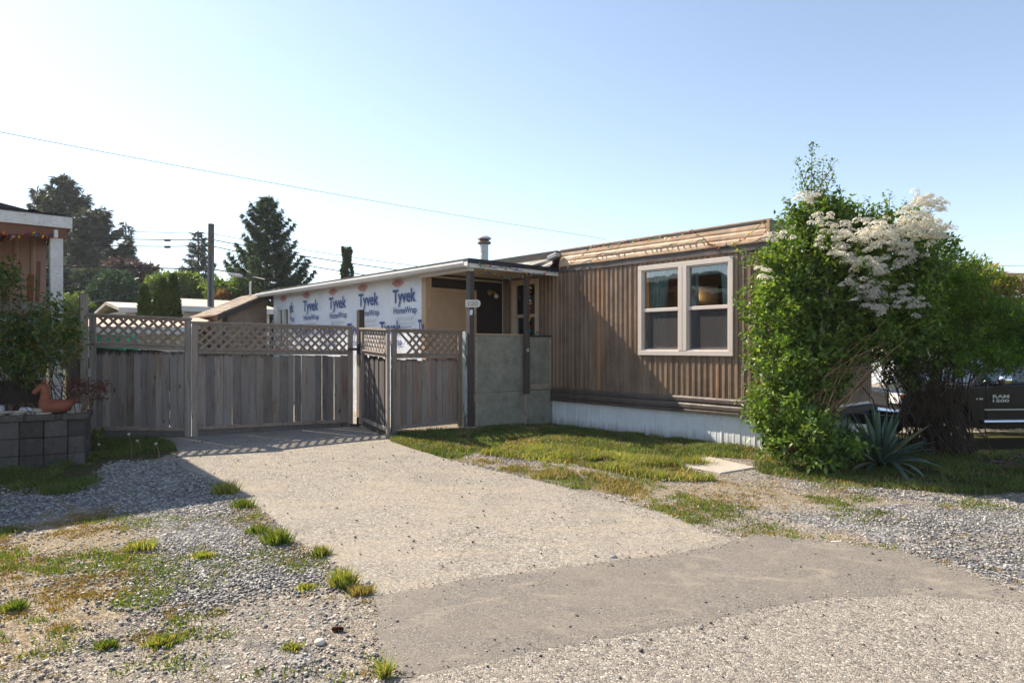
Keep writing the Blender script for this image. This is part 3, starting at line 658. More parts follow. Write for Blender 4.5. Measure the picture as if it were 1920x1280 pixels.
PATCH = gpoly([(697, 1122), (883, 1088), (1154, 1052), (1283, 1037), (1408, 1005), (1549, 1016), (1687, 1036), (1800, 1070), (1920, 1115), (2100, 1150), (2100, 1165), (1920, 1133), (1725, 1120), (1575, 1123), (1432, 1144), (1350, 1167), (1242, 1184), (1050, 1217), (950, 1238), (767, 1272), (722, 1250), (702, 1200)])
X, Y = np.meshgrid(gx, gy); _sd = np.minimum(np.minimum(sdpoly(X, Y, DRIVE), sdpoly(X, Y, ROAD)), sdpoly(X, Y, PATCH)); Z = gz(X, Y) + (fbm(X, Y, 1.1, 3) - .5) * .03 * np.clip((np.abs(X) < 12) * (Y < 16), 0, 1) - .004 - .024 * (1 - smooth(-.30, -.02, _sd))
V = np.stack([X, Y, Z], -1).reshape(-1, 3); nx = len(gx)
i, j = np.meshgrid(np.arange(nx - 1), np.arange(len(gy) - 1)); b = (j * nx + i).ravel()
F = np.stack([b, b + 1, b + 1 + nx, b + nx], 1)
ground = npmesh('ground', V, F, M['ground'], loc=(0, 0, 0), kind='structure', smooth_=True)

P_GRASS = {
 'skirt': gpoly([(722, 834), (745, 812), (880, 804), (1035, 798), (1240, 818), (1440, 846), (1440, 862), (1330, 856), (1230, 860), (1120, 846), (1000, 838), (900, 846), (842, 862), (790, 845)]),
 'bright': gpoly([(900, 850), (1010, 838), (1100, 846), (1240, 862), (1300, 880), (1345, 902), (1230, 898), (1090, 872)]),
 'edge': gpoly([(775, 838), (850, 852), (960, 872), (1090, 884), (1230, 905), (1210, 935), (1050, 905), (940, 880), (842, 858)]),
 'right': gpoly([(1425, 858), (1520, 850), (1700, 830), (1920, 845), (2200, 860), (2200, 915), (1920, 925), (1800, 925), (1640, 915), (1500, 900), (1420, 885)]),
 'left': gpoly([(-200, 880), (0, 862), (130, 824), (330, 818), (380, 838), (290, 862), (200, 872), (185, 900), (130, 925), (-200, 940)]),
}
P_MOSS = {
 'lm': gpoly([(-300, 985), (0, 985), (250, 940), (330, 990), (330, 1090), (250, 1180), (60, 1260), (-300, 1400)]),
 'ledge': gpoly([(400, 905), (450, 925), (540, 1000), (640, 1070), (690, 1110), (620, 1110), (560, 1070), (470, 1010)]),
 'rm': gpoly([(850, 862), (1090, 880), (1240, 905), (1420, 890), (1560, 905), (1700, 930), (1850, 945), (1700, 955), (1500, 950), (1290, 975), (1150, 930)]),
 'rm2': gpoly([(1420, 1003), (1550, 1012), (1680, 1032), (1600, 1000), (1450, 996)]),
 'lb': gpoly([(200, 1190), (330, 1140), (350, 1200), (300, 1290), (180, 1290)]),
}
P_GRAVEL = {
 'l': gpoly([(185, 892), (230, 868), (340, 866), (420, 930), (480, 985), (570, 1050), (610, 1095), (480, 1110), (330, 1150), (230, 1120), (290, 1040), (250, 965), (190, 935)]),
 'lo': gpoly([(-200, 925), (180, 900), (250, 940), (0, 985), (-200, 990)]),
 'r': gpoly([(1400, 955), (1560, 958), (1660, 938), (1920, 950), (2300, 960), (2300, 1180), (1920, 1118), (1800, 1068), (1690, 1034), (1560, 1000)]),
 'r2': gpoly([(1560, 905), (1700, 918), (1860, 945), (1920, 930), (2200, 925), (2200, 950), (1750, 945), (1500, 915), (1420, 892)]),
 'path': gpoly([(1050, 838), (1240, 858), (1280, 866), (1180, 862), (1040, 842)]),
 'b': gpoly([(330, 1150), (560, 1110), (700, 1160), (720, 1300), (200, 1300), (220, 1210)]),
}
P_MULCH = {'m': gpoly([(1600, 842), (1780, 832), (1950, 866), (1950, 888), (1800, 872), (1650, 870)])}
gs = {}
def mask(x, y, D, soft, w=None):
    v = 0 * x
    for k, P in D.items():
        a = 1 - smooth(-soft, soft, sdpoly(x, y, P)); a = a * (w or {}).get(k, 1.0); v = np.maximum(v, a)
    return v
def setattr_mask(name, D, soft, w=None, far=None):
    x, y = V[:, 0], V[:, 1]; near = (np.abs(x) < 14) & (y > 0) & (y < 18); v = np.zeros(len(V)); v[near] = mask(x[near], y[near], D, soft, w)
    if far is not None: v[~near] = far
    if name == 'grass':
        back = (x * EV.x + y * EV.y > 9.5) | (y > 12.5) | ((y > 10.6) & (x < -3)); v[back] = np.maximum(v[back], .9)
    a = ground.data.attributes.new(name, 'FLOAT', 'POINT'); a.data.foreach_set('value', v.astype(np.float32))
setattr_mask('grass', P_GRASS, .18, {'edge': .55, 'left': .85}, .6)
setattr_mask('moss', P_MOSS, .3, {'lm': .75, 'rm': .68, 'ledge': .85, 'lb': .6}, 0)
setattr_mask('gravel', P_GRAVEL, .18, {'lo': .7, 'r': .62, 'b': .42, 'path': .9, 'r2': .7}, 0)
setattr_mask('mulch', P_MULCH, .2)

def sheet(name, P, dz, mat, lim, step=.06, margin=.22, lo=.0):
    xs = [p[0] for p in P]; ys = [p[1] for p in P]
    ax = np.arange(max(lim[0], min(xs) - margin), min(lim[1], max(xs) + margin), step); ay = np.arange(max(lim[2], min(ys) - margin), min(lim[3], max(ys) + margin), step)
    x, y = np.meshgrid(ax, ay); sd = sdpoly(x, y, P); n = len(ax)
    i, j = np.meshgrid(np.arange(n - 1), np.arange(len(ay) - 1)); b_ = (j * n + i).ravel(); F_ = np.stack([b_, b_ + 1, b_ + 1 + n, b_ + n], 1)
    s_ = sd.ravel(); F_ = F_[(s_[F_].min(1) < margin)]; used = np.unique(F_); mp = -np.ones(s_.size, int); mp[used] = np.arange(len(used))
    V_ = np.stack([x.ravel(), y.ravel(), gz(x, y).ravel() + lo + (dz - lo) * smooth(-.06, .10, -s_)], 1)[used]
    o = npmesh(name, V_, mp[F_], mat, loc=(0, 0, 0), kind='structure'); at_ = o.data.attributes.new('edge', 'FLOAT', 'POINT'); at_.data.foreach_set('value', (-s_[used]).astype(np.float32)); return o
sheet('driveway', DRIVE, .0045, M['driveway'], (-8, 9, 1, 16), lo=-.008)
sheet('road', ROAD, .0085, M['road'], (-3, 12, -3, 9), .08, lo=.0)
sheet('asphalt_patch', PATCH, .0130, M['patch'], (-3, 12, 0, 9), .05, lo=.0055)

# stepping slab beside the home
c = [at(1243, 867), at(1330, 857), at(1418, 877), at(1352, 888)]; _z = max(p.z for p in c); c = [p + Vector((0, 0, .004)) for p in c]
g = G(); g.hexa([p + Vector((0, 0, -.06)) for p in c] + [p + Vector((0, 0, .008)) for p in c])
tag(g.build('concrete_slab', M['slab'], bevel=.008), 'flat square concrete stepping slab set in the grass in front of the window', 'paving slab')

# ------------------------------------------------------------------ loose gravel, crumbs, grass
def rect(n, x0, x1, y0, y1, rg=RG): return rg.uniform(x0, x1, n), rg.uniform(y0, y1, n)
DP, RP, PP = DRIVE, ROAD, PATCH
def off_paved(x, y, m_=0.0): return (sdpoly(x, y, DP) > m_) & (sdpoly(x, y, RP) > m_) & (sdpoly(x, y, PP) > m_)
x, y = rect(330000, -6.5, -.9, 2.6, 10)
p = mask(x, y, {k: P_GRAVEL[k] for k in ('l', 'lo', 'b')}, .25, {'lo': .16, 'b': .05}) * (.55 + .6 * fbm(x, y, 2.0, 4)); k = (RG.uniform(0, 1, len(x)) < p * .9) & off_paved(x, y, .02)
x, y = x[k], y[k]; v1, f1 = stones(x, y, (.008 + .019 * RG.uniform(0, 1, len(x)) ** 1.9) * (1 + .3 * (y > 6)))
gl = npmesh('gravel', v1, f1, M['gravelgrey'], loc=(0, 0, 0), kind='stuff'); tag(gl, 'blue grey crushed gravel spread beside the driveway edge', 'gravel')
x, y = rect(230000, 1.0, 9.8, 3.5, 9)
p = mask(x, y, {k: P_GRAVEL[k] for k in ('r', 'r2', 'path')}, .3, {'r': .22, 'r2': .34}) * (.3 + fbm(x, y, 1.6, 6)); k = (RG.uniform(0, 1, len(x)) < p * .8) & off_paved(x, y, .0)
x, y = x[k], y[k]; v1, f1 = stones(x, y, RG.uniform(.010, .024, len(x)))
gl = npmesh('gravel', v1, f1, M['gravelgrey'], loc=(0, 0, 0), kind='stuff'); tag(gl, 'grey gravel drifted along the right side of the worn ground', 'gravel')
x, y = rect(330000, -6.8, 7, 2.7, 9.6)
k = off_paved(x, y, -.04) & (RG.uniform(0, 1, len(x)) < .16 + .75 * smooth(.5, .8, fbm(x, y, 1.4, 8))) & (mask(x, y, P_GRASS, .1) < .6) & (RG.uniform(0, 1, len(x)) > .3 * mask(x, y, {'lm': P_MOSS['lm']}, .3)); x, y = x[k], y[k]
v1, f1 = stones(x, y, .006 + .019 * RG.uniform(0, 1, len(x)) ** 3)
gl = npmesh('gravel', v1, f1, M['gravelmix'], loc=(0, 0, 0), kind='stuff'); tag(gl, 'fine pale mixed grit scattered over the bare ground', 'gravel')
x, y = rect(5200, -4.5, 6.5, 2.8, 9.8); k = (sdpoly(x, y, DP) < -.05) | (sdpoly(x, y, PP) < 0) | (sdpoly(x, y, RP) < 0)
k &= (RG.uniform(0, 1, len(x)) < .25 + fbm(x, y, 1.3, 12)) ; x, y = x[k], y[k]
v1, f1 = stones(x, y, .004 + .020 * RG.uniform(0, 1, len(x)) ** 5, z=gz(x, y) + .012)
gl = npmesh('stone_crumbs', v1, f1, M['gravelblack'], loc=(0, 0, 0), kind='stuff'); tag(gl, 'dark stone crumbs lying loose on the driveway and the patch', 'gravel')
x, y = rect(14000, -1.5, 7, 2.8, 6.0); k = (np.abs(sdpoly(x, y, PP)) < .12); k2 = RG.uniform(0, 1, len(x)) < .7; x, y = x[k & k2], y[k & k2]
v1, f1 = stones(x, y, RG.uniform(.004, .013, len(x)), z=gz(x, y) + .014)
gl = npmesh('stone_crumbs', v1, f1, M['gravelmix'], loc=(0, 0, 0), kind='stuff'); tag(gl, 'loose chippings gathered along the rim of the asphalt patch', 'gravel')

def grass(name, polys, n, H, mat, label, dens=None, lean=.5, w=.005, soft=.1, box=None, wts=None, clump=(.35, .6, 2.2), seed=0):
    xs = [q[0] for k in polys for q in P_GRASS[k]]; ys = [q[1] for k in polys for q in P_GRASS[k]]
    x, y = rect(n, max(min(xs), -8.5), min(max(xs), 9), min(ys), max(ys))
    p = mask(x, y, {k: P_GRASS[k] for k in polys}, soft, wts) * smooth(clump[0], clump[1], fbm(x, y, clump[2], 21 + seed))
    k = (RG.uniform(0, 1, n) < p) & (sdpoly(x, y, DP) > -.03); x, y = x[k], y[k]
    h = H * (.45 + .9 * fbm(x, y, 1.5, 31 + seed)) * RG.uniform(.5, 1.25, len(x))
    v, f = blades(x, y, h, lean, w); o = npmesh(name, v, f, mat, loc=(0, 0, 0), kind='stuff'); return tag(o, label, 'grass')
grass('grass', ['skirt'], 90000, .06, M['grassshade'], 'shaded grass strip along the white skirting and the plywood porch', clump=(.32, .55, 3), w=.005, lean=.9)
grass('grass', ['bright'], 56000, .085, M['grasslush'], 'bright sunlit strip of longer grass beside the driveway', clump=(.30, .48, 3.2), seed=3, w=.005, lean=.9)
grass('grass', ['bright', 'edge', 'skirt'], 110000, .045, M['grassdry'], 'thin sun bleached turf creeping over the driveway edge', clump=(.42, .62, 4), seed=5, wts={'skirt': .7, 'bright': .8}, lean=1.1)
grass('grass', ['right'], 120000, .065, M['grassshade'], 'shaded lawn spreading under and beyond the yucca', clump=(.38, .6, 2.4), seed=8, w=.005, lean=1.2)
grass('grass', ['right'], 70000, .05, M['grassdry'], 'straw coloured dead grass around the foot of the shrubs', clump=(.40, .6, 2), seed=18, w=.004, lean=1.8)
grass('grass', ['left'], 95000, .07, M['grassshade'], 'dark grass in the shade below the block wall and the gate', clump=(.46, .62, 2.4), seed=9, w=.005, lean=1.1)
# low weeds and moss flecks over the bare ground: small rosettes
x, y = rect(30000, -6.8, 7.6, 2.5, 9.2)
p = mask(x, y, P_MOSS, .35, {'rm': .55, 'lm': .8}) * smooth(.44, .62, fbm(x, y, 2.6, 41)) + .05 * smooth(.5, .65, fbm(x, y, 3, 43))
k = (RG.uniform(0, 1, len(x)) < p) & off_paved(x, y, .0); x, y = x[k], y[k]
rep = 26; xx = np.repeat(x, rep) + RG.normal(0, .028, len(x) * rep); yy = np.repeat(y, rep) + RG.normal(0, .028, len(x) * rep)
hh = np.repeat(RG.uniform(.008, .024, len(x)), rep) * RG.uniform(.5, 1.2, len(xx)); v, f = blades(xx, yy, hh, 1.3, .0036)
tag(npmesh('moss', v, f, M['moss'], loc=(0, 0, 0), kind='stuff'), 'yellow and rust coloured moss flecks over the gritty ground', 'moss')
x, y = rect(15000, -6.4, 5, 2.6, 8.2)
p = smooth(.52, .68, fbm(x, y, 1.9, 51)) * (.12 + 1.2 * mask(x, y, P_MOSS, .4)); k = (RG.uniform(0, 1, len(x)) < p) & off_paved(x, y, .02); x, y = x[k], y[k]
rep = 30; xx = np.repeat(x, rep) + RG.normal(0, .04, len(x) * rep); yy = np.repeat(y, rep) + RG.normal(0, .04, len(x) * rep)
v, f = blades(xx, yy, np.repeat(RG.uniform(.010, .034, len(x)), rep) * RG.uniform(.5, 1.2, len(xx)), .9, .004)
tag(npmesh('weeds', v, f, M['grassgreen'], loc=(0, 0, 0), kind='stuff'), 'low green weeds sprouting between the stones on the left', 'weeds')
x, y = rect(9000, 5.0, 9.0, 7.4, 10.2); k = (mask(x, y, P_MULCH, .15) > .5); x, y = x[k], y[k]
v1, f1 = stones(x, y, RG.uniform(.03, .07, len(x)), flat=.22); tag(npmesh('bark_mulch', v1, f1, M['mulch'], loc=(0, 0, 0), kind='stuff'), 'dark bark mulch under the twiggy shrub', 'mulch')

x, y = rect(420, -4.5, 6.5, 3.0, 9.5); k = RG.uniform(0, 1, len(x)) < .35 + .5 * fbm(x, y, .9, 77); x, y = x[k], y[k]; n = len(x)
v, f = leaves(np.stack([x, y, gz(x, y) + .022], 1), np.stack([RG.normal(0, 1, n), RG.normal(0, 1, n), RG.normal(0, .15, n)], 1), RG.normal(0, .3, (n, 3)) + np.array([0, 0, 1]), RG.uniform(.012, .035, n), RG.uniform(.006, .016, n), .3)
tag(npmesh('fallen_leaves', v, f, M['leaflitter'], loc=(0, 0, 0), kind='stuff'), 'tiny dry leaves and bits blown over the driveway', 'leaf litter')
# ------------------------------------------------------------------ tufts and small things one can point at
def tuft(px, py, h, n, spread, label, mat='grasslush', lean=.7, w=.004):
    p = at(px, py); n = int(n * 1.1); h = h * 1.1; spread = spread * 1.3; a = RG.normal(0, spread * .42, n); b_ = RG.normal(0, spread * .32, n)
    hh = h * RG.uniform(.35, 1.15, n); v, f = blades(p.x + a, p.y + b_, hh, lean * .5, w, z=0 * a + p.z)
    q = v.reshape(n, 5, 3); out = np.stack([a, b_ * 1.3], 1) / spread * h * lean * .8; q[:, 2:4, :2] += out[:, None] * .35; q[:, 4, :2] += out; v = q.reshape(-1, 3)
    o = npmesh('grass_tuft', v, f, M[mat], loc=tuple(p)); tag(o, label, 'grass tuft', 'grass tufts on the bare ground')
tuft(425, 925, .13, 420, .085, 'tall green grass tuft where the gravel meets the top of the driveway')
tuft(455, 950, .085, 330, .08, 'yellowish tuft just below the tall one at the top of the driveway edge', 'grassgreen')
tuft(520, 1018, .12, 420, .075, 'upright green tuft halfway down the left driveway edge', 'grassgreen')
tuft(484, 998, .075, 260, .07, 'small tuft touching the left of the halfway driveway tuft', 'grassgreen')
tuft(602, 1040, .07, 240, .05, 'small spiky tuft on its own by the driveway edge below halfway')
tuft(645, 1098, .11, 360, .055, 'long green tuft at the driveway edge just above the asphalt patch corner')
tuft(675, 1112, .06, 200, .06, 'low yellow tuft right at the corner of the asphalt patch', 'grassdry')
tuft(264, 1030, .075, 380, .08, 'green tuft in the moss left of the grey gravel')
tuft(382, 1045, .05, 260, .055, 'low tuft alone in the middle of the grey gravel')
tuft(722, 1268, .085, 150, .022, 'sparse thin bladed tuft at the bottom left corner of the asphalt patch', lean=1.1, w=.0026)
tuft(28, 1142, .055, 300, .045, 'yellow green tuft in the moss near the left border of the picture', 'grassgreen')
tuft(575, 1103, .035, 220, .045, 'bright low weed clump between the gravel and the long edge tuft')
tuft(548, 1215, .03, 200, .04, 'small green weed clump left of the pale round stone')
tuft(200, 1212, .035, 330, .042, 'broad low weed clump in the lower left grit', 'grassgreen')
tuft(300, 1205, .04, 260, .06, 'dandelion like weed clump right of the other weeds in the lower left grit', 'grasslush')
tuft(1300, 868, .10, 520, .16, 'long grass leaning over the left corner of the concrete slab')
def pebble(px, py, sx, sy, sz, label, mat='flatstone', seed=0, rot=0):
    p = at(px, py); bm = bmesh.new(); bmesh.ops.create_icosphere(bm, subdivisions=2, radius=1); rr = random.Random(seed)
    ph = [rr.uniform(0, 6) for _ in range(3)]
    for v in bm.verts:
        q = v.co; k = 1 + .09 * math.sin(q.x * 3 + ph[0]) + .08 * math.sin(q.y * 4 + ph[1]) + .05 * math.sin(q.z * 5 + ph[2])
        x_, y_ = q.x * sx * k, q.y * sy * k; v.co = (x_ * math.cos(rot) - y_ * math.sin(rot), x_ * math.sin(rot) + y_ * math.cos(rot), q.z * sz * k + sz * .6)
    me = bpy.data.meshes.new('stone'); bm.to_mesh(me); bm.free(); me.materials.append(M[mat]); me.polygons.foreach_set("use_smooth", [True] * len(me.polygons))
    o = bpy.data.objects.new('stone', me); COL.objects.link(o); o.location = p; tag(o, label, 'stone', 'loose stones on the ground'); return o
M['palestone'] = simple('pale_stone', (0.62, 0.55, 0.46), 0.8, 0.12, 20)
pebble(599, 1206, .032, .024, .016, 'largest pale round stone lying in the grit beside the patch', 'palestone', 1)
pebble(566, 1198, .021, .012, .008, 'smaller white stone just left of the largest pale stone', 'palestone', 2)
pebble(586, 1124, .018, .014, .010, 'pale stone further up the grit, nearest the long driveway tuft', 'palestone', 3)
pebble(1287, 1199, .024, .008, .005, 'thin white flake of stone on the coarse road surface', 'palestone', 4, .1)
pebble(1569, 1016, .05, .016, .006, 'pale flat chip at the upper rim of the asphalt patch', 'palestone', 5)
pebble(701, 1227, .014, .008, .008, 'small blue grey stone on the left rim of the asphalt patch', 'greystone', 6)
pebble(1150, 1046, .03, .018, .014, 'dark flat stone on the upper rim of the asphalt patch', 'greystone', 7)
pebble(689, 1094, .02, .017, .014, 'dark grey stone beside the corner tuft by the patch', 'greystone', 8)
# pine cone
p = at(632, 1183); root = thing('pine_cone', 'dark red brown pine cone lying on the grit left of the patch', 'pine cone', p)
C = []; D = []
for i in range(90):
    f = i / 90; a = i * 2.4; r = .012 * math.sin(math.pi * (.15 + .8 * f)); C.append((p.x - .03 + .06 * f, p.y + r * math.cos(a) * .6, p.z + .013 + r * math.sin(a) * .6)); D.append((.5, math.cos(a), math.sin(a)))
C = np.array(C); D = np.array(D); n = len(C); v, f = leaves(C, D, np.tile([1., 0, 0.2], (n, 1)), np.full(n, .013), np.full(n, .012)); npmesh('scales', v, f, M['leafP'], root, 'stuff')
G().tube([(p.x - .03, p.y, p.z + .013), (p.x, p.y, p.z + .014), (p.x + .032, p.y, p.z + .013)], [.006, .010, .004], 8).build('core', M['twigdark'], root)
# ------------------------------------------------------------------ fence and gates
def fence(name, label, cat, A, B, zb, H, boards, mat, group=None, stile=.085, cap=True, lat=(.03, .385), pitch=.134, kick=True, missing=None, gaps=None, stile_mat=None, seed=1, tiltlast=False, bottom=.10):
    """A,B: (x,y) feet of the frame; zb: bottom heights at both ends"""
    rr = random.Random(seed); A = Vector((*A, 0)); B = Vector((*B, 0)); L = (B - A).length; u = (B - A) / L
    w = Vector((u.y, -u.x, 0))
    if w.dot(-A) < 0: w = -w                                   # towards the viewer
    def P(a, z, o): return A + u * a + w * o + UP * (z + lerp(zb[0], zb[1], a / L))
    root = thing(name, label, cat, P(L / 2, 0, 0), group)
    def bar(nm, a0, a1, z0, z1, o0, o1, mt, bev=.003, kind=None):
        g = G().hexa([P(a0, z0, o1), P(a1, z0, o1), P(a1, z0, o0), P(a0, z0, o0), P(a0, z1, o1), P(a1, z1, o1), P(a1, z1, o0), P(a0, z1, o0)])
        return g.build(nm, mt, root, bevel=bev)
    sm = stile_mat or M['post']
    bar('stile', 0, stile, 0, H - .03, -.02, .025, sm); bar('stile', L - stile, L, 0, H - .03, -.02, .025, sm)
    bar('cap_rail', -.01, L + .01, H - .03, H, -.045, .05, M['rail'])
    zl1 = H - .03; zl0 = H - lat[1] - .03
    bar('top_rail', stile, L - stile, zl1 - .03, zl1 - .001, -.012, .018, M['rail'])
    bar('middle_rail', stile, L - stile, zl0 - .075, zl0, -.03, .034, M['rail'])
    bar('middle_ledge', stile, L - stile, zl0 - .022, zl0 + .003, .035, .055, M['rail'])
    bar('bottom_rail', stile, L - stile, bottom - .002, bottom + .055, -.02, .034, M['rail'])
    if kick: bar('kick_board', stile, L - stile, .005, bottom - .004, -.03, .008, M['fence_dark'])
    # boards
    a0, a1 = stile - .01, L - stile + .01; ws = [rr.uniform(.85, 1.15) for _ in range(boards)]; tot = sum(ws); a = a0
    for k in range(boards):
        wd = ws[k] / tot * (a1 - a0); gp = .002 + (rr.random() < .2) * rr.uniform(.001, .003)
        if gaps and k in gaps: gp = gaps[k]
        o = rr.uniform(-.004, .004) + (.009 if k % 2 else -.004); ztop = zl0 - .085 + rr.choice([0, 0, -.006, -.018, -.03]); sk = rr.uniform(-.004, .004)
        q0, q1 = a, a + wd - gp; e = rr.uniform(0, .012)
        if k % 2 == 0:
            if not (gaps and k in gaps): q1 += .009
            if not (gaps and (k - 1) in gaps) and k: q0 -= .006
        g = G().hexa([P(q0 + sk, bottom + .02, o - .008), P(q1 - gp * .1 + sk, bottom + .02, o - .008), P(q1 - gp * .1 + sk, bottom + .02, o - .026), P(q0 + sk, bottom + .02, o - .026),
                      P(q0, ztop, o - .008), P(q1, ztop - e, o - .008), P(q1, ztop - e, o - .026), P(q0, ztop, o - .026)])
        g.build('board', mat, root, bevel=.002); a += wd
    # lattice, two layers of thin slats
    z0, z1 = zl0, zl1 - .03; h = z1 - z0; sw = .04
    for layer, sg in ((0, 1), (1, -1)):
        q = -h
        while q < (L - 2 * stile) + h:
            x0, x1 = (q, q + h) if sg > 0 else (q + h, q); W = L - 2 * stile
            # clip the slat to the opening
            tA, tB = 0.0, 1.0
            lo, hi = sorted((x0, x1))
            if hi > .01 and lo < W - .01:
                f = lambda t: x0 + (x1 - x0) * t
                if x1 > x0: tA = max(0, (0 - x0) / (x1 - x0)); tB = min(1, (W - x0) / (x1 - x0))
                else: tA = max(0, (W - x0) / (x1 - x0)); tB = min(1, (0 - x0) / (x1 - x0))
                skip = missing and missing(layer, (f(tA) + f(tB)) / 2 / W)
                if skip == 'half': tB = tA + (tB - tA) * 1.0; tA = tA + (tB - tA) * .45; skip = False
                if tB - tA > .06 and not skip:
                    hw = sw * .7; o = .004 if layer == 0 else -.004; o0, o1 = o - .006, o
                    c = []
                    for t in (tA, tB):
                        z = z0 + h * t; xx = stile + f(t); l = max(stile - .01, xx - hw); r_ = min(L - stile + .01, xx + hw)
                        c += [P(l, z, o1), P(r_, z, o1), P(r_, z, o0), P(l, z, o0)]
                    G().hexa(c).build('lattice_slat', M['lattice'], root)
            q += pitch
    return root
M['lattice'] = wood('lattice_wood', (0.25, 0.19, 0.145), (0.36, 0.29, 0.235), (0.11, 0.08, 0.062), 0.15, axis='x', knots=False)
def xy(px, D): return ((px - 960) / FPX * D, D)
fence('fence_gate', 'left wooden gate leaf of the driveway with lattice top, beside the block wall', 'gate', xy(168, 9.62), xy(358, 9.93), (.045, -.012), 1.795, 12, M['fence'], 'wooden driveway gate and fence panels', gaps={4: .005, 6: .006, 9: .004}, seed=3)
fence('fence_gate', 'longest wooden gate leaf with lattice top, across the middle of the driveway', 'gate', xy(359.5, 9.95), xy(661, 11.28), (.0, -.03), 1.735, 20, M['fence'], 'wooden driveway gate and fence panels', gaps={3: .005, 7: .004, 11: .014, 12: .006, 15: .013, 17: .009}, seed=5)
fence('fence_gate', 'narrow wooden gate leaf standing ajar towards the viewer', 'gate', xy(679, 11.05), xy(729, 9.90), (.03, -.02), 1.64, 9, M['fence_dark'], 'wooden driveway gate and fence panels', seed=8, stile=.075, lat=(.03, .33))
def miss(layer, f):
    if layer == 1 and f < .17: return True
    if layer == 0 and f < .13: return True
    if layer == 0 and f < .22: return 'half'
    return False
fence('wooden_fence', 'fixed reddish fence panel with broken lattice between the ajar gate and the porch', 'fence', xy(734, 10.32), xy(866, 11.22), (.0, .0), 1.635, 12, M['fence_red'], 'wooden driveway gate and fence panels', missing=miss, seed=12, kick=False, bottom=.06, lat=(.03, .36))
def post(px, D, w, z1, mat, label, z0=-.1, name='fence_post', rot=True, extra=None, group='wooden posts of the fence'):
    c = Vector((*xy(px, D), 0)); a, b_ = (E1, EV) if rot else (Vector((1, 0, 0)), Vector((0, 1, 0)))
    g = G().obox(c - a * w / 2 - b_ * w / 2 + UP * z0, a * w, b_ * w, UP * (z1 - z0)); o = g.build(name, mat, bevel=.004); return tag(o, label, 'post', group)
post(157, 9.60, .10, 2.13, M['post'], 'tall grey post at the left end of the gate beside the rose bush')
post(676, 11.30, .10, 1.98, M['fence_red'], 'tall post between the long gate and the ajar gate leaf')
G_ = G().obox(pt(126, 800, 9.75), Vector((.17, 0.03, 0)), Vector((0, .03, 0)), UP * 1.6); tag(G_.build('fence_board', M['fence'], bevel=.003), 'grey upright board left of the tall end post, partly behind the rose leaves', 'fence board')
# black hinges between long gate and post
root = thing('gate_hinge', 'black strap hinge holding the long gate on its tall post', 'hinge', pt(668, 653, 11.15), 'black hinges on the gate')
g = G().obox(pt(652, 657, 11.13), Vector((.28, .02, 0)), Vector((0, .02, 0)), UP * .045); g.build('strap', M['black'], root)
G().tube([pt(672, 645, 11.12), pt(672, 664, 11.12)], .02, 8).build('pin', M['black'], root)
root = thing('gate_hinge', 'black bottom bolt in the grass at the foot of the tall gate post', 'hinge', pt(668, 797, 11.1), 'black hinges on the gate')
G().obox(pt(655, 799, 11.05), Vector((.24, .02, 0)), Vector((0, .02, 0)), UP * .04).build('strap', M['black'], root)
G().tube([pt(671, 782, 11.05), pt(671, 800, 11.05)], .02, 8).build('pin', M['black'], root)
tag(G().obox(pt(165, 706, 9.52), Vector((.03, 0, 0)), Vector((0, .02, 0)), UP * .12).build('gate_hinge', M['galv']), 'small steel hinge on the tall left post of the gate', 'hinge')

# ------------------------------------------------------------------ mobile home
TW = 8.757; S0 = s_of(1440, TW); S1 = s_of(1052, TW); SC_ = s_of(942, TW); SL = -19.0; TB = TW + 3.75
home = thing('mobile_home', 'brown corrugated metal mobile home with white skirting and a double window', 'mobile home', T(S0, TW, 0))
holes = [(-6.62, -5.0, 1.26, 2.62), (s_of(967, TW), s_of(1008, TW), 1.30, 2.58)]
def corr_panel(s0, s1, z0, z1, mat, nm, pitch=.1, d=.019, t=TW, parent=None, wid=.58):
    g = G(); pts = []; n = int(round((s1 - s0) / pitch))
    for k in range(n):
        a = s0 + k * pitch
        for f, dd in ((0, 0), (.20, d), (.20 + wid * .62, d), (.34 + wid * .62, 0)): pts.append((a + f * pitch, dd))
    pts.append((s1, 0))
    bands = [(z0, z1)]
    cuts = sorted({z0, z1} | {z for h in holes for z in h[2:] if h[0] < s1 and h[1] > s0 and parent is home})
    for zi in range(len(cuts) - 1):
        za, zb_ = cuts[zi], cuts[zi + 1]
        for i in range(len(pts) - 1):
            (a, da), (b_, db) = pts[i], pts[i + 1]; mid = (a + b_) / 2; inside = False
            if parent is home:
                for h in holes:
                    if h[0] < mid < h[1] and za >= h[2] - 1e-4 and zb_ <= h[3] + 1e-4: inside = True
            if inside: continue
            g.add([T(a, t - da, za), T(b_, t - db, za), T(b_, t - db, zb_), T(a, t - da, zb_)], [(0, 1, 2, 3)])
    return g.build(nm, mat, parent, fix=False)
s = SC_ - .2; edges = [s]
while s < S0 - 1.3: s += 1.2; edges.append(s)
edges.append(S0)
for a, b_ in zip(edges[:-1], edges[1:]): corr_panel(a, b_, .55, 2.80, M['siding'], 'siding_panel', (b_ - a) / round((b_ - a) / .1), parent=home)
# backing wall with the same holes, so that no light leaks through
g = G(); sc = sorted({SL, S0 - .001} | {h[0] for h in holes} | {h[1] for h in holes})
for a, b_ in zip(sc[:-1], sc[1:]):
    hs = [h for h in holes if abs(h[0] - a) < 1e-6]
    if hs: g.tbox(a, b_, TW + .02, TW + .10, .38, hs[0][2]); g.tbox(a, b_, TW + .02, TW + .10, hs[0][3], 3.05)
    else: g.tbox(a, b_, TW + .02, TW + .10, .38, 3.05)
g.build('wall_core', M['browntrim'], home)
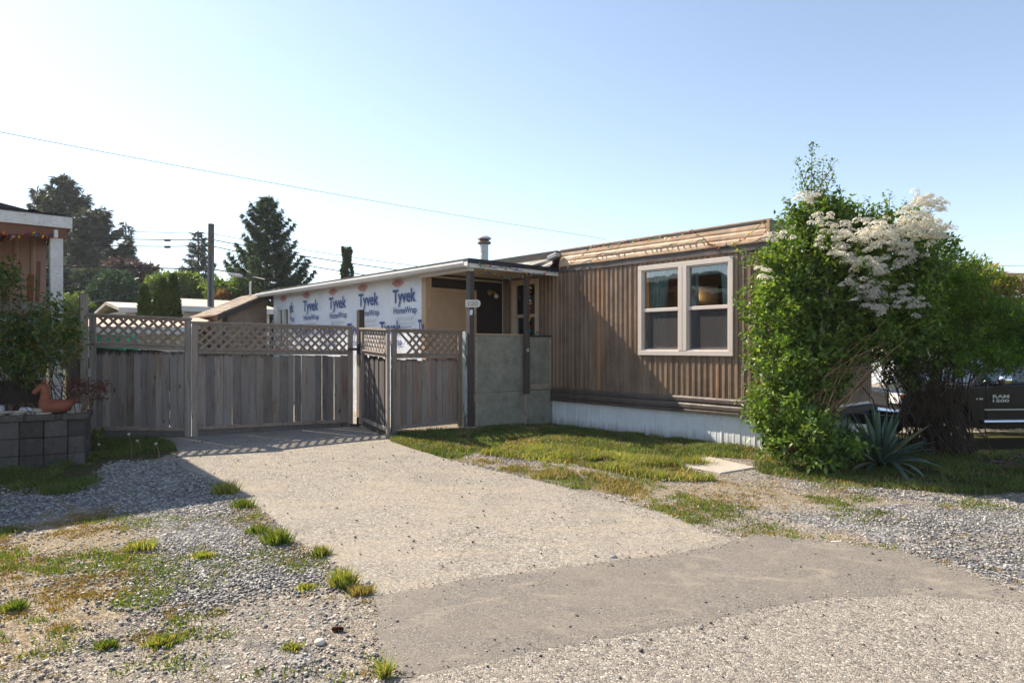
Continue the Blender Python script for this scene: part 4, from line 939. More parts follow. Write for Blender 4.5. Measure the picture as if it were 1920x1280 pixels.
# far walls, floor, roof
g = G(); g.tbox(SL, S0, TB - .08, TB, .38, 3.02); g.tbox(SL, SL + .08, TW + .10, TB - .08, .38, 3.02); g.tbox(S0 - .10, S0 - .012, TW + .10, TB - .08, .38, 3.02); g.build('wall', M['siding'], home)
n = 36; g = G()
for k in range(n):
    t0 = TW + k * (TB - TW) / n; p = (TB - TW) / n
    for f0, f1, d0, d1 in ((0, .12, 0, .014), (.12, .7, .014, .014), (.7, .82, .014, 0), (.82, 1, 0, 0)):
        g.add([T(S0 + d0, t0 + f0 * p, .55), T(S0 + d1, t0 + f1 * p, .55), T(S0 + d1, t0 + f1 * p, 3.0), T(S0 + d0, t0 + f0 * p, 3.0)], [(0, 1, 2, 3)])
g.build('end_wall', M['siding'], home, fix=False)
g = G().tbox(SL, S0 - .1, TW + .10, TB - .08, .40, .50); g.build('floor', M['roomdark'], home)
# slightly crowned roof
g = G(); pr = [(TW - .02, 3.06), (TW - .02, 3.105), (TW + .9, 3.15), (TW + 1.9, 3.17), (TW + 2.9, 3.15), (TB + .02, 3.105), (TB + .02, 3.06)]
g.prism([(t, z) for t, z in pr], E1 * SL, EV, UP, E1 * (S0 - SL + .04)); g.build('roof', M['felt'], home)
g = G().tbox(S1 - .02, S0 + .05, TW - .014, TW + .03, 3.085, 3.125); g.build('roof_edge', M['fascia'], home)
# fascia with three rolled ribs, leaning out at the bottom
def ribbed(zt, zb_, tt, tb_, nrib, depth, s0, s1, seg=7):
    pts = []
    for r_ in range(nrib):
        for q in range(seg):
            f = (r_ + q / seg) / nrib; ph = q / seg
            bulge = depth * min(1, 5 * ph, 9 * (1 - ph)) * (1 - .25 * ph); pts.append((lerp(tt, tb_, f) - bulge, lerp(zt, zb_, f)))
    pts.append((tb_, zb_)); g = G(); vs = []
    for k in range(9):
        sv = lerp(s0, s1, k / 8); dz = .004 * math.sin(k * 2.3)
        vs.append([T(sv, t_ + dz * .5, z + dz) for t_, z in pts])
    flat = [p for row in vs for p in row]; m_ = len(pts); fs = []
    for k in range(8):
        for i in range(m_ - 1): fs.append((k * m_ + i, k * m_ + i + 1, (k + 1) * m_ + i + 1, (k + 1) * m_ + i))
    return G().add(flat, fs)
ribbed(3.085, 2.80, TW - .004, TW - .048, 3, .013, S1, S0 + .04).build('fascia', M['fascia'], home, smooth_=True, fix=False)
g = G().tbox(S1, S0 + .03, TW - .036, TW - .019, 2.70, 2.797); g.build('fascia_trim', M['belt'], home, bevel=.006)
g = G().tbox(S0 - .0, S0 + .04, TW - .035, TB, 2.80, 3.10); g.build('fascia_end', M['fascia'], home)
ribbed(.60, .40, TW - .012, TW - .03, 2, .028, SC_, S0 + .03).build('belt_moulding', M['belt'], home, smooth_=True, fix=False)
g = G().tbox(SC_, S0 + .04, TW - .052, TW - .02, .355, .40); g.build('belt_flashing', M['belt'], home, bevel=.006)
g = G().tbox(S0, S0 + .03, TW - .03, TW + .02, .36, 2.80); g.build('corner_trim', M['belt'], home)
# left part of the roof edge, dark metal with a pale drip line, behind the porch roof
g = G().tbox(SL, S1 - .05, TW - .06, TW - .021, 2.98, 3.115); g.build('roof_fascia', M['felt'], home)
g = G().tbox(SL, S1 - .05, TW - .066, TW - .061, 2.955, 2.985); g.build('drip_edge', M['soffit'], home)
# end pieces
g = G(); c = [T(S1 - .17, TW - .20, 2.93), T(S1 + .02, TW - .16, 2.99), T(S1 + .02, TW - .05, 2.99), T(S1 - .17, TW - .09, 2.93)]; g.hexa(c + [p + UP * .075 for p in c]); g.build('gutter_end', M['galv'], home, bevel=.006)
# skirting panels
a = s_of(1034, TW) - .3; k = 0; rr = random.Random(4)
while a < S0 - .02:
    b_ = min(a + .58, S0); tt = TW + .03 + (.006 if k % 2 else 0); g = G(); pts = []
    nn = 6
    for i in range(nn):
        q = a + (b_ - a) * i / nn; p_ = (b_ - a) / nn
        pts += [(q, 0), (q + p_ * .18, .010 if i % 3 == 0 else .004), (q + p_ * .34, 0)]
    pts.append((b_ + .012, 0)); ins = rr.uniform(-.004, .006)
    for i in range(len(pts) - 1):
        (p0, d0), (p1, d1) = pts[i], pts[i + 1]
        g.add([T(p0, tt - d0 + ins, -.16), T(p1, tt - d1 + ins, -.16), T(p1, tt - d1, .40), T(p0, tt - d0, .40)], [(0, 1, 2, 3)])
    g.build('skirting_panel', M['skirt'], home, fix=False); a = b_; k += 1
g = G().tbox(S0 - .03, S0 - .01, TW + .03, TB, -.5, .40); g.build('skirting_end', M['skirt'], home)
# steel tow hitch sticking out of the end, under the shrub
g = G(); g.obox(T(S0, TB - 1.3, .12), E1 * .9, EV * .10, UP * .16); g.obox(T(S0, TB - .4, .12), E1 * 0.9 + EV * -.4, EV * .10, UP * .16); g.tbox(S0 - .02, S0 + .14, TW + .2, TB - .1, .20, .36)
g.build('hitch_frame', M['browntrim'], home)

def window_unit(s0, s1, z0, z1, cols, trim, mat, parent, t=TW, proud=.055, mid=.5, sashmat=None, screens=True, lites=True):
    """trim, mullion, sashes and panes; returns the window part"""
    sm = sashmat or mat
    g = G(); tt = t - proud
    g.tbox(s0, s1, tt, t + .02, z0, z0 + trim); g.tbox(s0, s1, tt, t + .02, z1 - trim, z1)
    g.tbox(s0, s0 + trim, tt, t + .02, z0 + trim, z1 - trim); g.tbox(s1 - trim, s1, tt, t + .02, z0 + trim, z1 - trim)
    w = g.build('window', mat, parent, bevel=.004); cw = (s1 - s0) / cols
    for c in range(1, cols): G().tbox(s0 + c * cw - trim, s0 + c * cw - .002, tt - .003, t + .02, z0 + trim, z1 - trim).build('mullion', mat, w, bevel=.004); G().tbox(s0 + c * cw + .002, s0 + c * cw + trim, tt - .003, t + .02, z0 + trim, z1 - trim).build('mullion', mat, w, bevel=.004)
    for c in range(cols):
        a = s0 + c * cw + trim - .004; b_ = s0 + (c + 1) * cw - trim + .004; zm = lerp(z0, z1, mid)
        # outer reveal
        g = G(); g.tbox(a, a + .025, t - .03, t + .06, z0 + trim, z1 - trim); g.tbox(b_ - .025, b_, t - .03, t + .06, z0 + trim, z1 - trim); g.tbox(a + .025, b_ - .025, t - .03, t + .06, z1 - trim - .02, z1 - trim); g.tbox(a + .025, b_ - .025, t - .03, t + .06, z0 + trim, z0 + trim + .02)
        g.build('jamb', sm, w)
        G().tbox(a + .025, b_ - .025, t - .035, t + .012, zm - .028, zm + .028).build('sash_rail', sm, w, bevel=.005)
        G().tbox(a + .025, b_ - .025, t + .010, t + .014, zm + .028, z1 - trim - .02).build('pane', M['glass'], w)
        g = G(); g.tbox(a + .025, a + .055, t + .015, t + .045, z0 + trim + .02, zm - .028); g.tbox(b_ - .055, b_ - .025, t + .015, t + .045, z0 + trim + .02, zm - .028); g.tbox(a + .055, b_ - .055, t + .015, t + .045, z0 + trim + .02, z0 + trim + .055)
        g.build('lower_sash', M['alu'], w, bevel=.003)
        G().tbox(a + .055, b_ - .055, t + .030, t + .034, z0 + trim + .055, zm - .028).build('pane', M['glass'], w)
        if screens:
            G().tbox(a + .04, b_ - .04, t + .0, t + .002, z0 + trim + .03, zm - .03).build('insect_screen', M['screen'], w)
    return w
window_unit(-6.655, -4.965, 1.215, 2.655, 2, .075, M['vinyl'], home)
wp = window_unit(s_of(962, TW), s_of(1011, TW), 1.25, 2.645, 1, .07, M['porchtrim'], home, screens=False)
# the room behind the double window
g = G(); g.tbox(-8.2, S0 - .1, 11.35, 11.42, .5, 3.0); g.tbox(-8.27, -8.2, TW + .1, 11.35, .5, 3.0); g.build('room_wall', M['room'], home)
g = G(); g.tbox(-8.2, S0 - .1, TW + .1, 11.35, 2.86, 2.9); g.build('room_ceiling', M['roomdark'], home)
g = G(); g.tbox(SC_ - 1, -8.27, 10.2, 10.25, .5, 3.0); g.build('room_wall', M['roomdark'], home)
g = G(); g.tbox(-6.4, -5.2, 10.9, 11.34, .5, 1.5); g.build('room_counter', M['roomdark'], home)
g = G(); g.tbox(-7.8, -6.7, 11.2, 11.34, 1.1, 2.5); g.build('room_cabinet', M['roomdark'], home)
def curtain(s0, s1, z0, z1, t, waves, label=None):
    g = G(); n = waves * 8; vs = []
    for j in range(7):
        z = lerp(z1, z0, j / 6)
        for i in range(n + 1):
            f = i / n; pinch = 1 - .22 * math.sin(math.pi * j / 6) if label else 1
            vs.append(T(s0 + (s1 - s0) * f * pinch, t + .025 * math.sin(f * waves * 2 * math.pi + .4 * j), z))
    fs = [(j * (n + 1) + i, j * (n + 1) + i + 1, (j + 1) * (n + 1) + i + 1, (j + 1) * (n + 1) + i) for j in range(6) for i in range(n)]
    return g.add(vs, fs)
curtain(-6.60, -6.18, .9, 2.60, TW + .16, 5, 1).build('curtain', M['curtain'], home, smooth_=True, fix=False)
curtain(-5.06, -5.30, .9, 2.60, TW + .16, 3, 1).build('curtain', M['curtain'], home, smooth_=True, fix=False)
curtain(-6.62, -5.02, 2.45, 2.62, TW + .20, 9).build('curtain_valance', M['curtain'], home, smooth_=True, fix=False)
curtain(-5.82, -5.68, .9, 2.60, TW + .18, 2).build('curtain', M['curtain'], home, smooth_=True, fix=False)
# lit wall lamp
lt = 11.26; ls = s_of(1304, lt); lz = 2.16
lamp = thing('wall_lamp', 'lit wall lamp with an amber shade seen through the right hand window', 'lamp', T(ls, lt, lz))
G().lathe(T(ls, lt - .10, lz - .06), [(.055, 0), (.075, .05), (.085, .13), (.088, .17), (.080, .17), (.070, .05)], 16).build('lamp_shade', M['lampglow'], lamp, smooth_=True)
G().tube([T(ls, lt + .08, lz - .14), T(ls, lt - .02, lz - .15), T(ls, lt - .10, lz - .12), T(ls, lt - .10, lz - .06)], .014, 6).build('arm', M['black'], lamp)
G().lathe(T(ls, lt + .08, lz - .14), [(.045, 0), (.04, .02), (.0, .025)], 12, -EV).build('backplate', M['black'], lamp)
ld = bpy.data.lights.new('lamp_light', 'POINT'); ld.energy = 22; ld.color = (1, .55, .2); ld.shadow_soft_size = .05
lo = bpy.data.objects.new('lamp_light', ld); COL.objects.link(lo); lo.parent = lamp; lo.location = T(ls, lt - .10, lz + .16) - wloc(lamp)
# chimney on the roof
ct = 10.1; cs = s_of(908, ct); cp = T(cs, ct, 3.15); ch = thing('chimney_pipe', 'round metal flue pipe with a double rain cap on the roof behind the porch', 'chimney', cp)
G().lathe(cp, [(.10, 0), (.10, .40), (.103, .405), (.10, .41), (.10, .66)], 20).build('pipe', M['galv'], ch, smooth_=False)
G().lathe(cp + UP * .655, [(.12, 0), (.165, .02), (.165, .05), (.12, .085), (.105, .10)], 20).build('lower_ring', M['galvrust'], ch)
G().lathe(cp + UP * .765, [(.12, 0), (.17, .015), (.165, .045), (.11, .085), (.02, .10)], 20).build('rain_cap', M['galv'], ch)
# black tarp hanging under the roof edge
g = G(); nS, nZ = 26, 8; sa, sb = s_of(925, 8.72), s_of(1045, 8.72); vs = []
for j in range(nZ + 1):
    for i in range(nS + 1):
        f = i / nS; h = j / nZ; sag = .045 * math.sin(f * 3.1 + 1) * h
        vs.append(T(lerp(sa, sb, f), TW - .075 - .07 * math.sin(f * 11 + h * 3) * h - .10 * h, lerp(2.965, 2.795 + .02 * math.sin(f * 9), h)))
g.add(vs, [(j * (nS + 1) + i, j * (nS + 1) + i + 1, (j + 1) * (nS + 1) + i + 1, (j + 1) * (nS + 1) + i) for j in range(nZ) for i in range(nS)])
tag(g.build('tarp', M['tarp'], smooth_=True, fix=False), 'black tarp hanging under the roof edge above the porch roof', 'tarp')
# ------------------------------------------------------------------ addition wrapped in house wrap, with the porch
TA = 6.885; SA = s_of(798.5, TA); SE = s_of(514, TA); RS = -8.48; RT = 6.63
add = thing('house_addition', 'unfinished addition covered in printed white house wrap with a covered porch at its right end', 'building', T(SA, TA, 0))
sw0, sw1, zw0, zw1 = s_of(522, TA), s_of(545.5, TA), 1.30, 2.36
g = G()
for a, b_, z0, z1 in ((SE, sw0, -.1, 2.70), (sw1, SA, -.1, 2.70), (sw0, sw1, -.1, zw0), (sw0, sw1, zw1, 2.70)): g.tbox(a, b_, TA, TA + .12, z0, z1)
g.build('wrapped_wall', M['wrap'], add)
# loosely wrinkled sheet over the wall
nS, nZ = 150, 34; vs = []; fs = []
for j in range(nZ + 1):
    z = lerp(-.05, 2.69, j / nZ)
    for i in range(nS + 1):
        s_ = lerp(SE + .01, SA - .005, i / nS); d = .008 + .016 * float(fbm(s_ * 1.0 + z * .4, z * 1.6, 1.5, 3)) + .006 * float(fbm(s_, z, 6, 5)); vs.append(T(s_, TA - d, z))
for j in range(nZ):
    for i in range(nS):
        sm_ = lerp(SE, SA, (i + .5) / nS); zm_ = lerp(-.05, 2.69, (j + .5) / nZ)
        if sw0 - .05 < sm_ < sw1 + .05 and zw0 - .03 < zm_ < zw1 + .03: continue
        fs.append((j * (nS + 1) + i, j * (nS + 1) + i + 1, (j + 1) * (nS + 1) + i + 1, (j + 1) * (nS + 1) + i))
wrap = G().add(vs, fs).build('house_wrap', M['wrap'], add, smooth_=True, fix=False)
def wallw(s_, z): return T(s_, TA - .034, z)
lens = lambda X_: .30 + .70 * np.sqrt(np.clip(1 - (2 * X_ - 1) ** 2, 0, 1))
for k in range(6):
    s1_ = s_of(782, TA) - k * 1.345; s0_ = s1_ - .80
    if k < 4 or k == 5:
        if k == 5: continue
        text('printed_word', 'Tyvek', wallw(s0_, 2.20), E1, .80, .245, M['blueprint'], wrap, .022)
        text('printed_word', 'HomeWrap', wallw(s0_ + .03, 1.985), E1, .80, .125, M['blueprint'], wrap, .012)
    elif k == 4:
        text('printed_word', 'ek', wallw(s1_ - .30, 2.20), E1, .30, .245, M['blueprint'], wrap, .022)
        text('printed_word', 'Wrap', wallw(s1_ - .34, 1.985), E1, .36, .125, M['blueprint'], wrap, .012)
    cx = s0_ + .16; text('printed_emblem', 'DUPONT', wallw(cx - .13, 2.515), E1, .30, .118, M['redprint'], wrap, .03, warp=lens)
    g = G()
    for q in (-1, 1):
        c_ = wallw(cx + .02 + q * .185, 2.575); g.add([c_ + E1 * .018, c_ + UP * .028, c_ - E1 * .018, c_ - UP * .028], [(0, 1, 2, 3)])
    # oval outline
    n = 40
    for a in range(n):
        if abs(math.cos(2 * math.pi * (a + .5) / n)) > .93: continue
        p0, p1 = (2 * math.pi * a / n), (2 * math.pi * (a + 1) / n); c_ = wallw(cx + .02, 2.575)
        if abs(math.sin(p0)) > .0: g.add([c_ + E1 * (.185 * math.cos(p)) + UP * (r_ * math.sin(p)) for p, r_ in ((p0, .080), (p1, .080), (p1, .074), (p0, .074))], [(0, 1, 2, 3)])
    g.build('printed_oval', M['redprint'], wrap, fix=False)
    if k < 4:
        g = G()
        for li, (za, wd) in enumerate(((1.90, .62), (1.875, .66), (1.85, .60), (1.80, .66), (1.775, .64))):
            a = s0_ + .08; rr = random.Random(k * 7 + li)
            while a < s0_ + .08 + wd:
                l = rr.uniform(.02, .07); c_ = wallw(a, za); g.add([c_, c_ + E1 * l, c_ + E1 * l + UP * .009, c_ + UP * .009], [(0, 1, 2, 3)]); a += l + .012
        g.build('printed_lines', M['greyprint'], wrap, fix=False, kind='stuff')
        g = G(); a = s0_ + .18; rr = random.Random(k + 50)
        while a < s0_ + .62: l = rr.uniform(.01, .03); c_ = wallw(a, 1.715); g.add([c_, c_ + E1 * l, c_ + E1 * l + UP * .016, c_ + UP * .016], [(0, 1, 2, 3)]); a += l + .01
        g.build('printed_lines', M['blueprint'], wrap, fix=False, kind='stuff')
    # next row of the sheet, offset by half a repeat, seen between fence and above
    s2 = s0_ - .50
    if k < 5 and not (sw0 - .9 < s2 < sw1 + .1):
        text('printed_word', 'Tyvek', wallw(s2, 1.60), E1, .80, .245, M['blueprint'], wrap, .022)
        text('printed_word', 'HomeWrap', wallw(s2 + .03, 1.385), E1, .80, .125, M['blueprint'], wrap, .012)
text('printed_word', 'Ty', wallw(SA - .21, 1.60), E1, .20, .245, M['blueprint'], wrap, .022)
# window at the far end
g = G(); g.tbox(sw0 - .02, sw0 + .08, TA - .05, TA + .05, zw0 - .03, zw1); g.tbox(sw1 - .06, sw1 + .02, TA - .05, TA + .05, zw0 - .03, zw1); g.tbox(sw0 + .08, sw1 - .06, TA - .05, TA + .05, zw1 - .07, zw1); g.tbox(sw0 + .08, sw1 - .06, TA - .05, TA + .05, zw0 - .03, zw0 + .05)
wn_ = g.build('window', M['gutter'], add, bevel=.004); sm_ = (sw0 + sw1) / 2
G().tbox(sm_ - .04, sm_ + .04, TA - .045, TA + .03, zw0 + .05, zw1 - .07).build('meeting_stile', M['gutter'], wn_)
G().tbox(sw0 + .08, sw1 - .06, TA + .02, TA + .025, zw0 + .05, zw1 - .07).build('pane', M['glass'], wn_)
G().tbox(sw0 + .08, sm_ - .04, TA + .06, TA + .07, zw0 + .05, zw1 - .07).build('blind', M['beigetrim'], wn_)
G().tbox(sm_ + .04, sw1 - .06, TA + .06, TA + .07, zw0 + .05, zw1 - .07).build('blind', M['curtain'], wn_)
# end wall facing the porch, its board panel and trims
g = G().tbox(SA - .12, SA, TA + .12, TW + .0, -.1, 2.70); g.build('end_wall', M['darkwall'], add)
g = G().tbox(SA - .11, SA + .022, TA - .022, TA + .10, -.1, 2.66); g.build('corner_board', M['beigetrim'], add, bevel=.004)
def t_of(px, s_):
    k = (px - 960) / FPX; return s_ * (math.sin(TH) + math.cos(TH) * k) / (math.sin(TH) * k - math.cos(TH))
td0, td1 = TA + .10, t_of(893, SA + .03)
g = G().tbox(SA + .001, SA + .016, td0 + .0, td1 - .07, .45, 2.37); g.build('board_panel', M['beige'], add)
g = G().tbox(SA + .001, SA + .034, td1 - .068, td1 + .01, .45, 2.44); g.build('door_trim', M['beigetrim'], add, bevel=.004)
g = G().tbox(SA + .001, SA + .034, td0 + .002, td1 - .070, 2.372, 2.44); g.build('door_trim', M['beigetrim'], add, bevel=.004)
g = G().tbox(SA + .035, SA + .055, td1 - .05, td1 - .03, 1.98, 2.12); g.build('door_handle', M['pale'], add, bevel=.004)
g = G().tbox(SA + .001, SA + .03, TA + .101, TW - .03, 2.625, 2.66); g.build('soffit_trim', M['soffit'], add)
g = G().tube([T(SA + .03, TW - .04, .5), T(SA + .03, TW - .04, 2.62)], .008, 6); g.build('conduit', M['pale'], add)
# roof deck, soffit, gutters
g = G().tbox(SE - .32, RS, RT, TW - .07, 2.735, 2.79); g.build('roof', M['felt'], add, bevel=.004)
g = G().tbox(RS + .001, RS + .012, RT, TW - .02, 2.715, 2.792); g.build('roof_edge', M['felt_black'], add)
g = G().tbox(RS - .03, RS - .001, RT + .03, TW - .02, 2.645, 2.733); g.build('fascia_board', M['oldwhite'], add)
g = G().tbox(SE - .22, RS - .031, TA - .012, TW - .03, 2.70, 2.732)
g.build('soffit', M['soffit'], add)
g = G()
for q in range(1, 4): tq = lerp(TA, TW, q / 4); g.tbox(SA + .04, RS - .04, tq - .008, tq + .008, 2.692, 2.699)
g.build('soffit_batten', M['soffit'], add)
g = G(); pr = [(RT - .10, 2.735), (RT - .105, 2.70), (RT - .08, 2.65), (RT - .01, 2.648), (RT + .0, 2.66), (RT + .0, 2.735), (RT - .012, 2.735), (RT - .012, 2.668), (RT - .075, 2.665), (RT - .09, 2.735)]
g.prism(pr, E1 * (SE - .36), EV, UP, E1 * (RS - SE + .36)); g.build('gutter', M['gutter'], add)
g = G().tbox(SE - .34, RS - .03, RT + .002, RT + .03, 2.64, 2.733); g.build('fascia_board', M['gutter'], add)
g = G().tbox(SA + .03, RS - .06, RT + .06, RT + .17, 2.60, 2.699); g.build('header_beam', M['oldwhite'], add)
g = G().tbox(SE - .1, SA - .02, TB - 2, TB - 1.9, 0, 2.6); 
# porch posts
def ppost(px, t_, z0, z1, w, nm, mat):
    s_ = s_of(px, t_); return G().tbox(s_ - w / 2, s_ + w / 2, t_ - w / 2, t_ + w / 2, z0, z1).build(nm, mat, add, bevel=.004)
ppost(881.5, 6.80, .02, 2.60, .10, 'porch_post', M['darkpost'])
ppost(987.5, 7.98, .52, 2.645, .085, 'porch_post', M['darkpost'])
ppost(874, 6.76, .0, 1.60, .09, 'side_post', M['peel'])
G().lathe(T(s_of(881.5, 6.80), 6.80, -.03), [(.10, 0), (.10, .05), (.07, .06)], 12).build('post_base', M['slab'], add)
# porch deck and plywood railing
g = G().tbox(SA + .03, -8.72, 6.98, TW - .06, .42, .50); g.build('porch_floor', M['room'], add)
sr = -8.66; tr0, tr1 = 6.90, TW - .055; tm = t_of(981, sr)
for a, b_, z0, z1 in ((tr0, tm - .003, .575, 1.545), (tm + .003, tr1, .575, 1.53), (tr0 + .01, tm + .003, -.02, .568), (tm + .008, tr1 - .01, -.06, .565)):
    p = G().tbox(sr, sr + .016, a, b_, z0, z1).build('plywood_panel', M['ply'], add, bevel=.002)
    ew = .06; G().tbox(sr + .0165, sr + .019, a + .004, a + ew, z0 + .01, z1 - .01).build('bare_edge', M['plyedge'], p)
    if z0 > .5: G().tbox(sr + .0165, sr + .019, b_ - ew * .9, b_ - .004, z0 + .01, z1 - .01).build('bare_edge', M['plyedge'], p)
G().tbox(sr + .0165, sr + .019, tm + .07, tr1 - .02, .58, .68).build('bare_edge', M['plyedge'], add)
G().tbox(sr - .05, sr + .035, tr0, tm, 1.546, 1.575).build('rail_cap', M['beigetrim'], add, bevel=.003)
G().tbox(sr - .05, sr + .035, tm + .003, tr1, 1.531, 1.556).build('rail_cap', M['browntrim'], add, bevel=.003)
G().tbox(sr + .0165, sr + .03, tr1 - .03, tr1, .575, 1.53).build('corner_strip', M['plyedge'], add)
# house number plaque and tag on the corner post
sp, tp = s_of(884.5, 6.74), 6.74
pl = thing('house_number_plaque', 'pale oval-ended house number plaque on the front porch post', 'sign', T(sp, tp - .02, 1.95))
def plq(r_, c0): return [(math.cos(a) * r_, math.sin(a) * r_) for a in c0]
w_, h_ = .115, .062; prof = [(-w_, -h_)] + [(w_ * .72 + .05 * math.cos(a), h_ * math.sin(a)) for a in np.linspace(-math.pi / 2, math.pi / 2, 9)] + [(-w_, h_)]
PX = Vector((0.98, -0.12, 0)).normalized(); PN = Vector((-.12, -.98, 0)).normalized(); o_ = T(sp, tp, 2.055) + PN * .03 + PX * .02
G().prism(prof, o_, PX, UP, PN * .012).build('plate', M['pale'], pl, bevel=.002)
text('number', '120', o_ + PN * .014 - PX * .075 - UP * .032, PX, .17, .066, M['beigetrim'], pl, .03)
g = G().obox(T(sp, tp, 1.87) + PN * .03 - PX * .03, PX * .045, PN * .006, UP * .085 + PX * .01); tag(g.build('paper_tag', M['wrap']), 'small pale blue tag under the house number plaque', 'tag')
tag(G().obox(T(s_of(987, 7.92), 7.92, 1.26), E1 * .06, EV * .01, UP * .06).build('metal_plate', M['galv']), 'small metal plate on the second porch post below the rail', 'plate')
# porch light
lp = T(SA + .0, t_of(918, SA), 2.42); pl = thing('porch_light', 'brass wall light with a globe bulb on the dark end wall', 'lamp', lp)
G().lathe(lp, [(.055, 0), (.06, .02), (.03, .05)], 14, E1).build('backplate', M['brass'], pl)
G().tube([lp + E1 * .04, lp + E1 * .10 + EV * .03, lp + E1 * .13 + EV * .06 - UP * .03], .02, 8).build('arm', M['brass'], pl)
G().lathe(lp + E1 * .13 + EV * .06 - UP * .12, [(.0, 0), (.035, .01), (.045, .045), (.035, .08), (.0, .092)], 14).build('globe', M['bulbglass'], pl, smooth_=True)

# ------------------------------------------------------------------ fairy lights
def string_lights(label, pts, nb, cols, out, name='string_lights', r=.0045, bl=.042, seed=1):
    rr = random.Random(seed); pts = [Vector(p) for p in pts]; root = thing(name, label, 'string lights', pts[0])
    dense = []
    for i in range(len(pts) - 1):
        for k in range(6):
            f = k / 6; p = pts[i].lerp(pts[i + 1], f) - UP * (.02 * math.sin(math.pi * f)); dense.append(p + Vector((rr.uniform(-1, 1), rr.uniform(-1, 1), rr.uniform(-1, 1))) * .004)
    dense.append(pts[-1]); G().tube(dense, r, 5).build('cable', M['cable'], root)
    tot = [0]
    for a, b_ in zip(dense[:-1], dense[1:]): tot.append(tot[-1] + (b_ - a).length)
    proto = {}
    for k in range(nb):
        d = (k + .5) / nb * tot[-1]; i = next(j for j in range(len(tot) - 1) if tot[j + 1] >= d); p = dense[i].lerp(dense[i + 1], (d - tot[i]) / (tot[i + 1] - tot[i] + 1e-9))
        c = cols[k % len(cols)]
        dr = (Vector((rr.uniform(-.6, .6), rr.uniform(-.6, .6), rr.choice([-1, -1, .5]) * rr.uniform(.5, 1))) + Vector(out) * .7).normalized()
        g = G(); g.lathe((0, 0, 0), [(.007, 0), (.008, .012)], 6); g.lathe((0, 0, .010), [(.008, 0), (.0115, .008), (.009, bl * .55), (.001, bl)], 7)
        if c not in proto:
            o = g.build('bulb', M['bulb_' + c], root, loc=None); me = o.data
            for v in me.vertices: v.co += wloc(root)
            proto[c] = me
        else:
            o = bpy.data.objects.new('bulb', proto[c]); COL.objects.link(o); o.parent = root
        o.location = p - wloc(root); o.rotation_euler = dr.to_track_quat('Z', 'Y').to_euler()
    return root
def wz(px, py, t_):       # point in a wall-parallel plane
    s_ = s_of(px, t_); p = T(s_, t_, 0); return T(s_, t_, EYE - (py - HZ) * p.y / FPX)
FT = TW - .085
string_lights('string of coloured bulbs draped along the faded fascia of the mobile home', [wz(1046, 505, FT), wz(1060, 500, FT), wz(1075, 490, FT), wz(1112, 459, FT), wz(1135, 461, FT), wz(1170, 452, FT), wz(1200, 449, FT), wz(1240, 443, FT), wz(1268, 441, FT), wz(1298, 430, FT), wz(1316, 444, FT), wz(1338, 459, FT), wz(1358, 461, FT), wz(1380, 456, FT), wz(1405, 438, FT), wz(1434, 412, FT), wz(1436, 428, FT), wz(1436, 455, FT)], 44, ['orange', 'red', 'yellow', 'green', 'orange', 'yellow', 'red', 'blue', 'yellow'], -EV, seed=2)
RX = RS + .02
def ez(px, py, s_=None):
    s_ = RX if s_ is None else s_; t_ = t_of(px, s_); p = T(s_, t_, 0); return T(s_, t_, EYE - (py - HZ) * p.y / FPX)
string_lights('string of coloured bulbs looping along the edge of the porch roof', [ez(895, 491), ez(903, 495), ez(912, 499), ez(940, 500), ez(952, 500), ez(975, 507), ez(990, 511), ez(1010, 513), ez(1030, 508), ez(1042, 507)], 16, ['clear', 'yellow', 'red', 'clear', 'green', 'red', 'green', 'blue'], E1, seed=3)
string_lights('string of coloured bulbs hanging in a loose loop under the porch roof', [ez(897, 493), ez(909, 504), ez(925, 514), ez(940, 518), ez(955, 520), ez(968, 518), ez(985, 513), ez(992, 511), ez(1000, 512)], 12, ['green', 'yellow', 'blue', 'yellow', 'red', 'green'], E1, seed=4)
ps = s_of(987.5, 7.98) + .05; pp_ = T(ps, 7.99, 0)
string_lights('string of coloured bulbs running down the second porch post', [T(ps + .01, 7.99, z) for z in (2.58, 2.35, 2.1, 1.85, 1.62)], 13, ['red', 'orange', 'yellow', 'red', 'green', 'clear', 'yellow', 'red'], E1, seed=5)
string_lights('string of green wired bulbs lying on the porch rail beside the brown wall', [T(sr - .0, t, 1.60) for t in (8.02, 8.2, 8.4, 8.6)], 8, ['green', 'red', 'blue', 'green'], UP, seed=6)

# ------------------------------------------------------------------ shed beyond the fence
def shingled(parent, o, ea, ed, La, Ld, mat, rows, per, th=.012, nm='shingle', jitter=.2, kind=None):
    """shingle courses as separate pieces: o eave corner, ea along the eave, ed up the slope"""
    o = Vector(o); ea = Vector(ea).normalized(); ed = Vector(ed).normalized(); n_ = ea.cross(ed).normalized(); n_ = n_ if n_.z > 0 else -n_
    rr = random.Random(9); G_all = G(); 
    for r_ in range(rows):
        d0 = Ld * r_ / rows; d1 = Ld * (r_ + 1) / rows + .02; a = -rr.uniform(0, La / per * .8)
        while a < La:
            w = La / per * rr.uniform(.7, 1.3); a0, a1 = max(0, a), min(La, a + w - .006)
            if a1 - a0 > .03:
                g = G_all if kind else G(); lift = th * rr.uniform(.8, 1.5)
                g.hexa([o + ea * a0 + ed * d0 + n_ * .004, o + ea * a1 + ed * d0 + n_ * .004, o + ea * a1 + ed * d1 + n_ * .001, o + ea * a0 + ed * d1 + n_ * .001,
                        o + ea * a0 + ed * d0 + n_ * (.004 + lift), o + ea * a1 + ed * d0 + n_ * (.004 + lift), o + ea * a1 + ed * d1 + n_ * .006, o + ea * a0 + ed * d1 + n_ * .006])
                if not kind: g.build(nm, mat, parent)
            a += w
    if kind: G_all.build(nm, mat, parent, kind=kind)
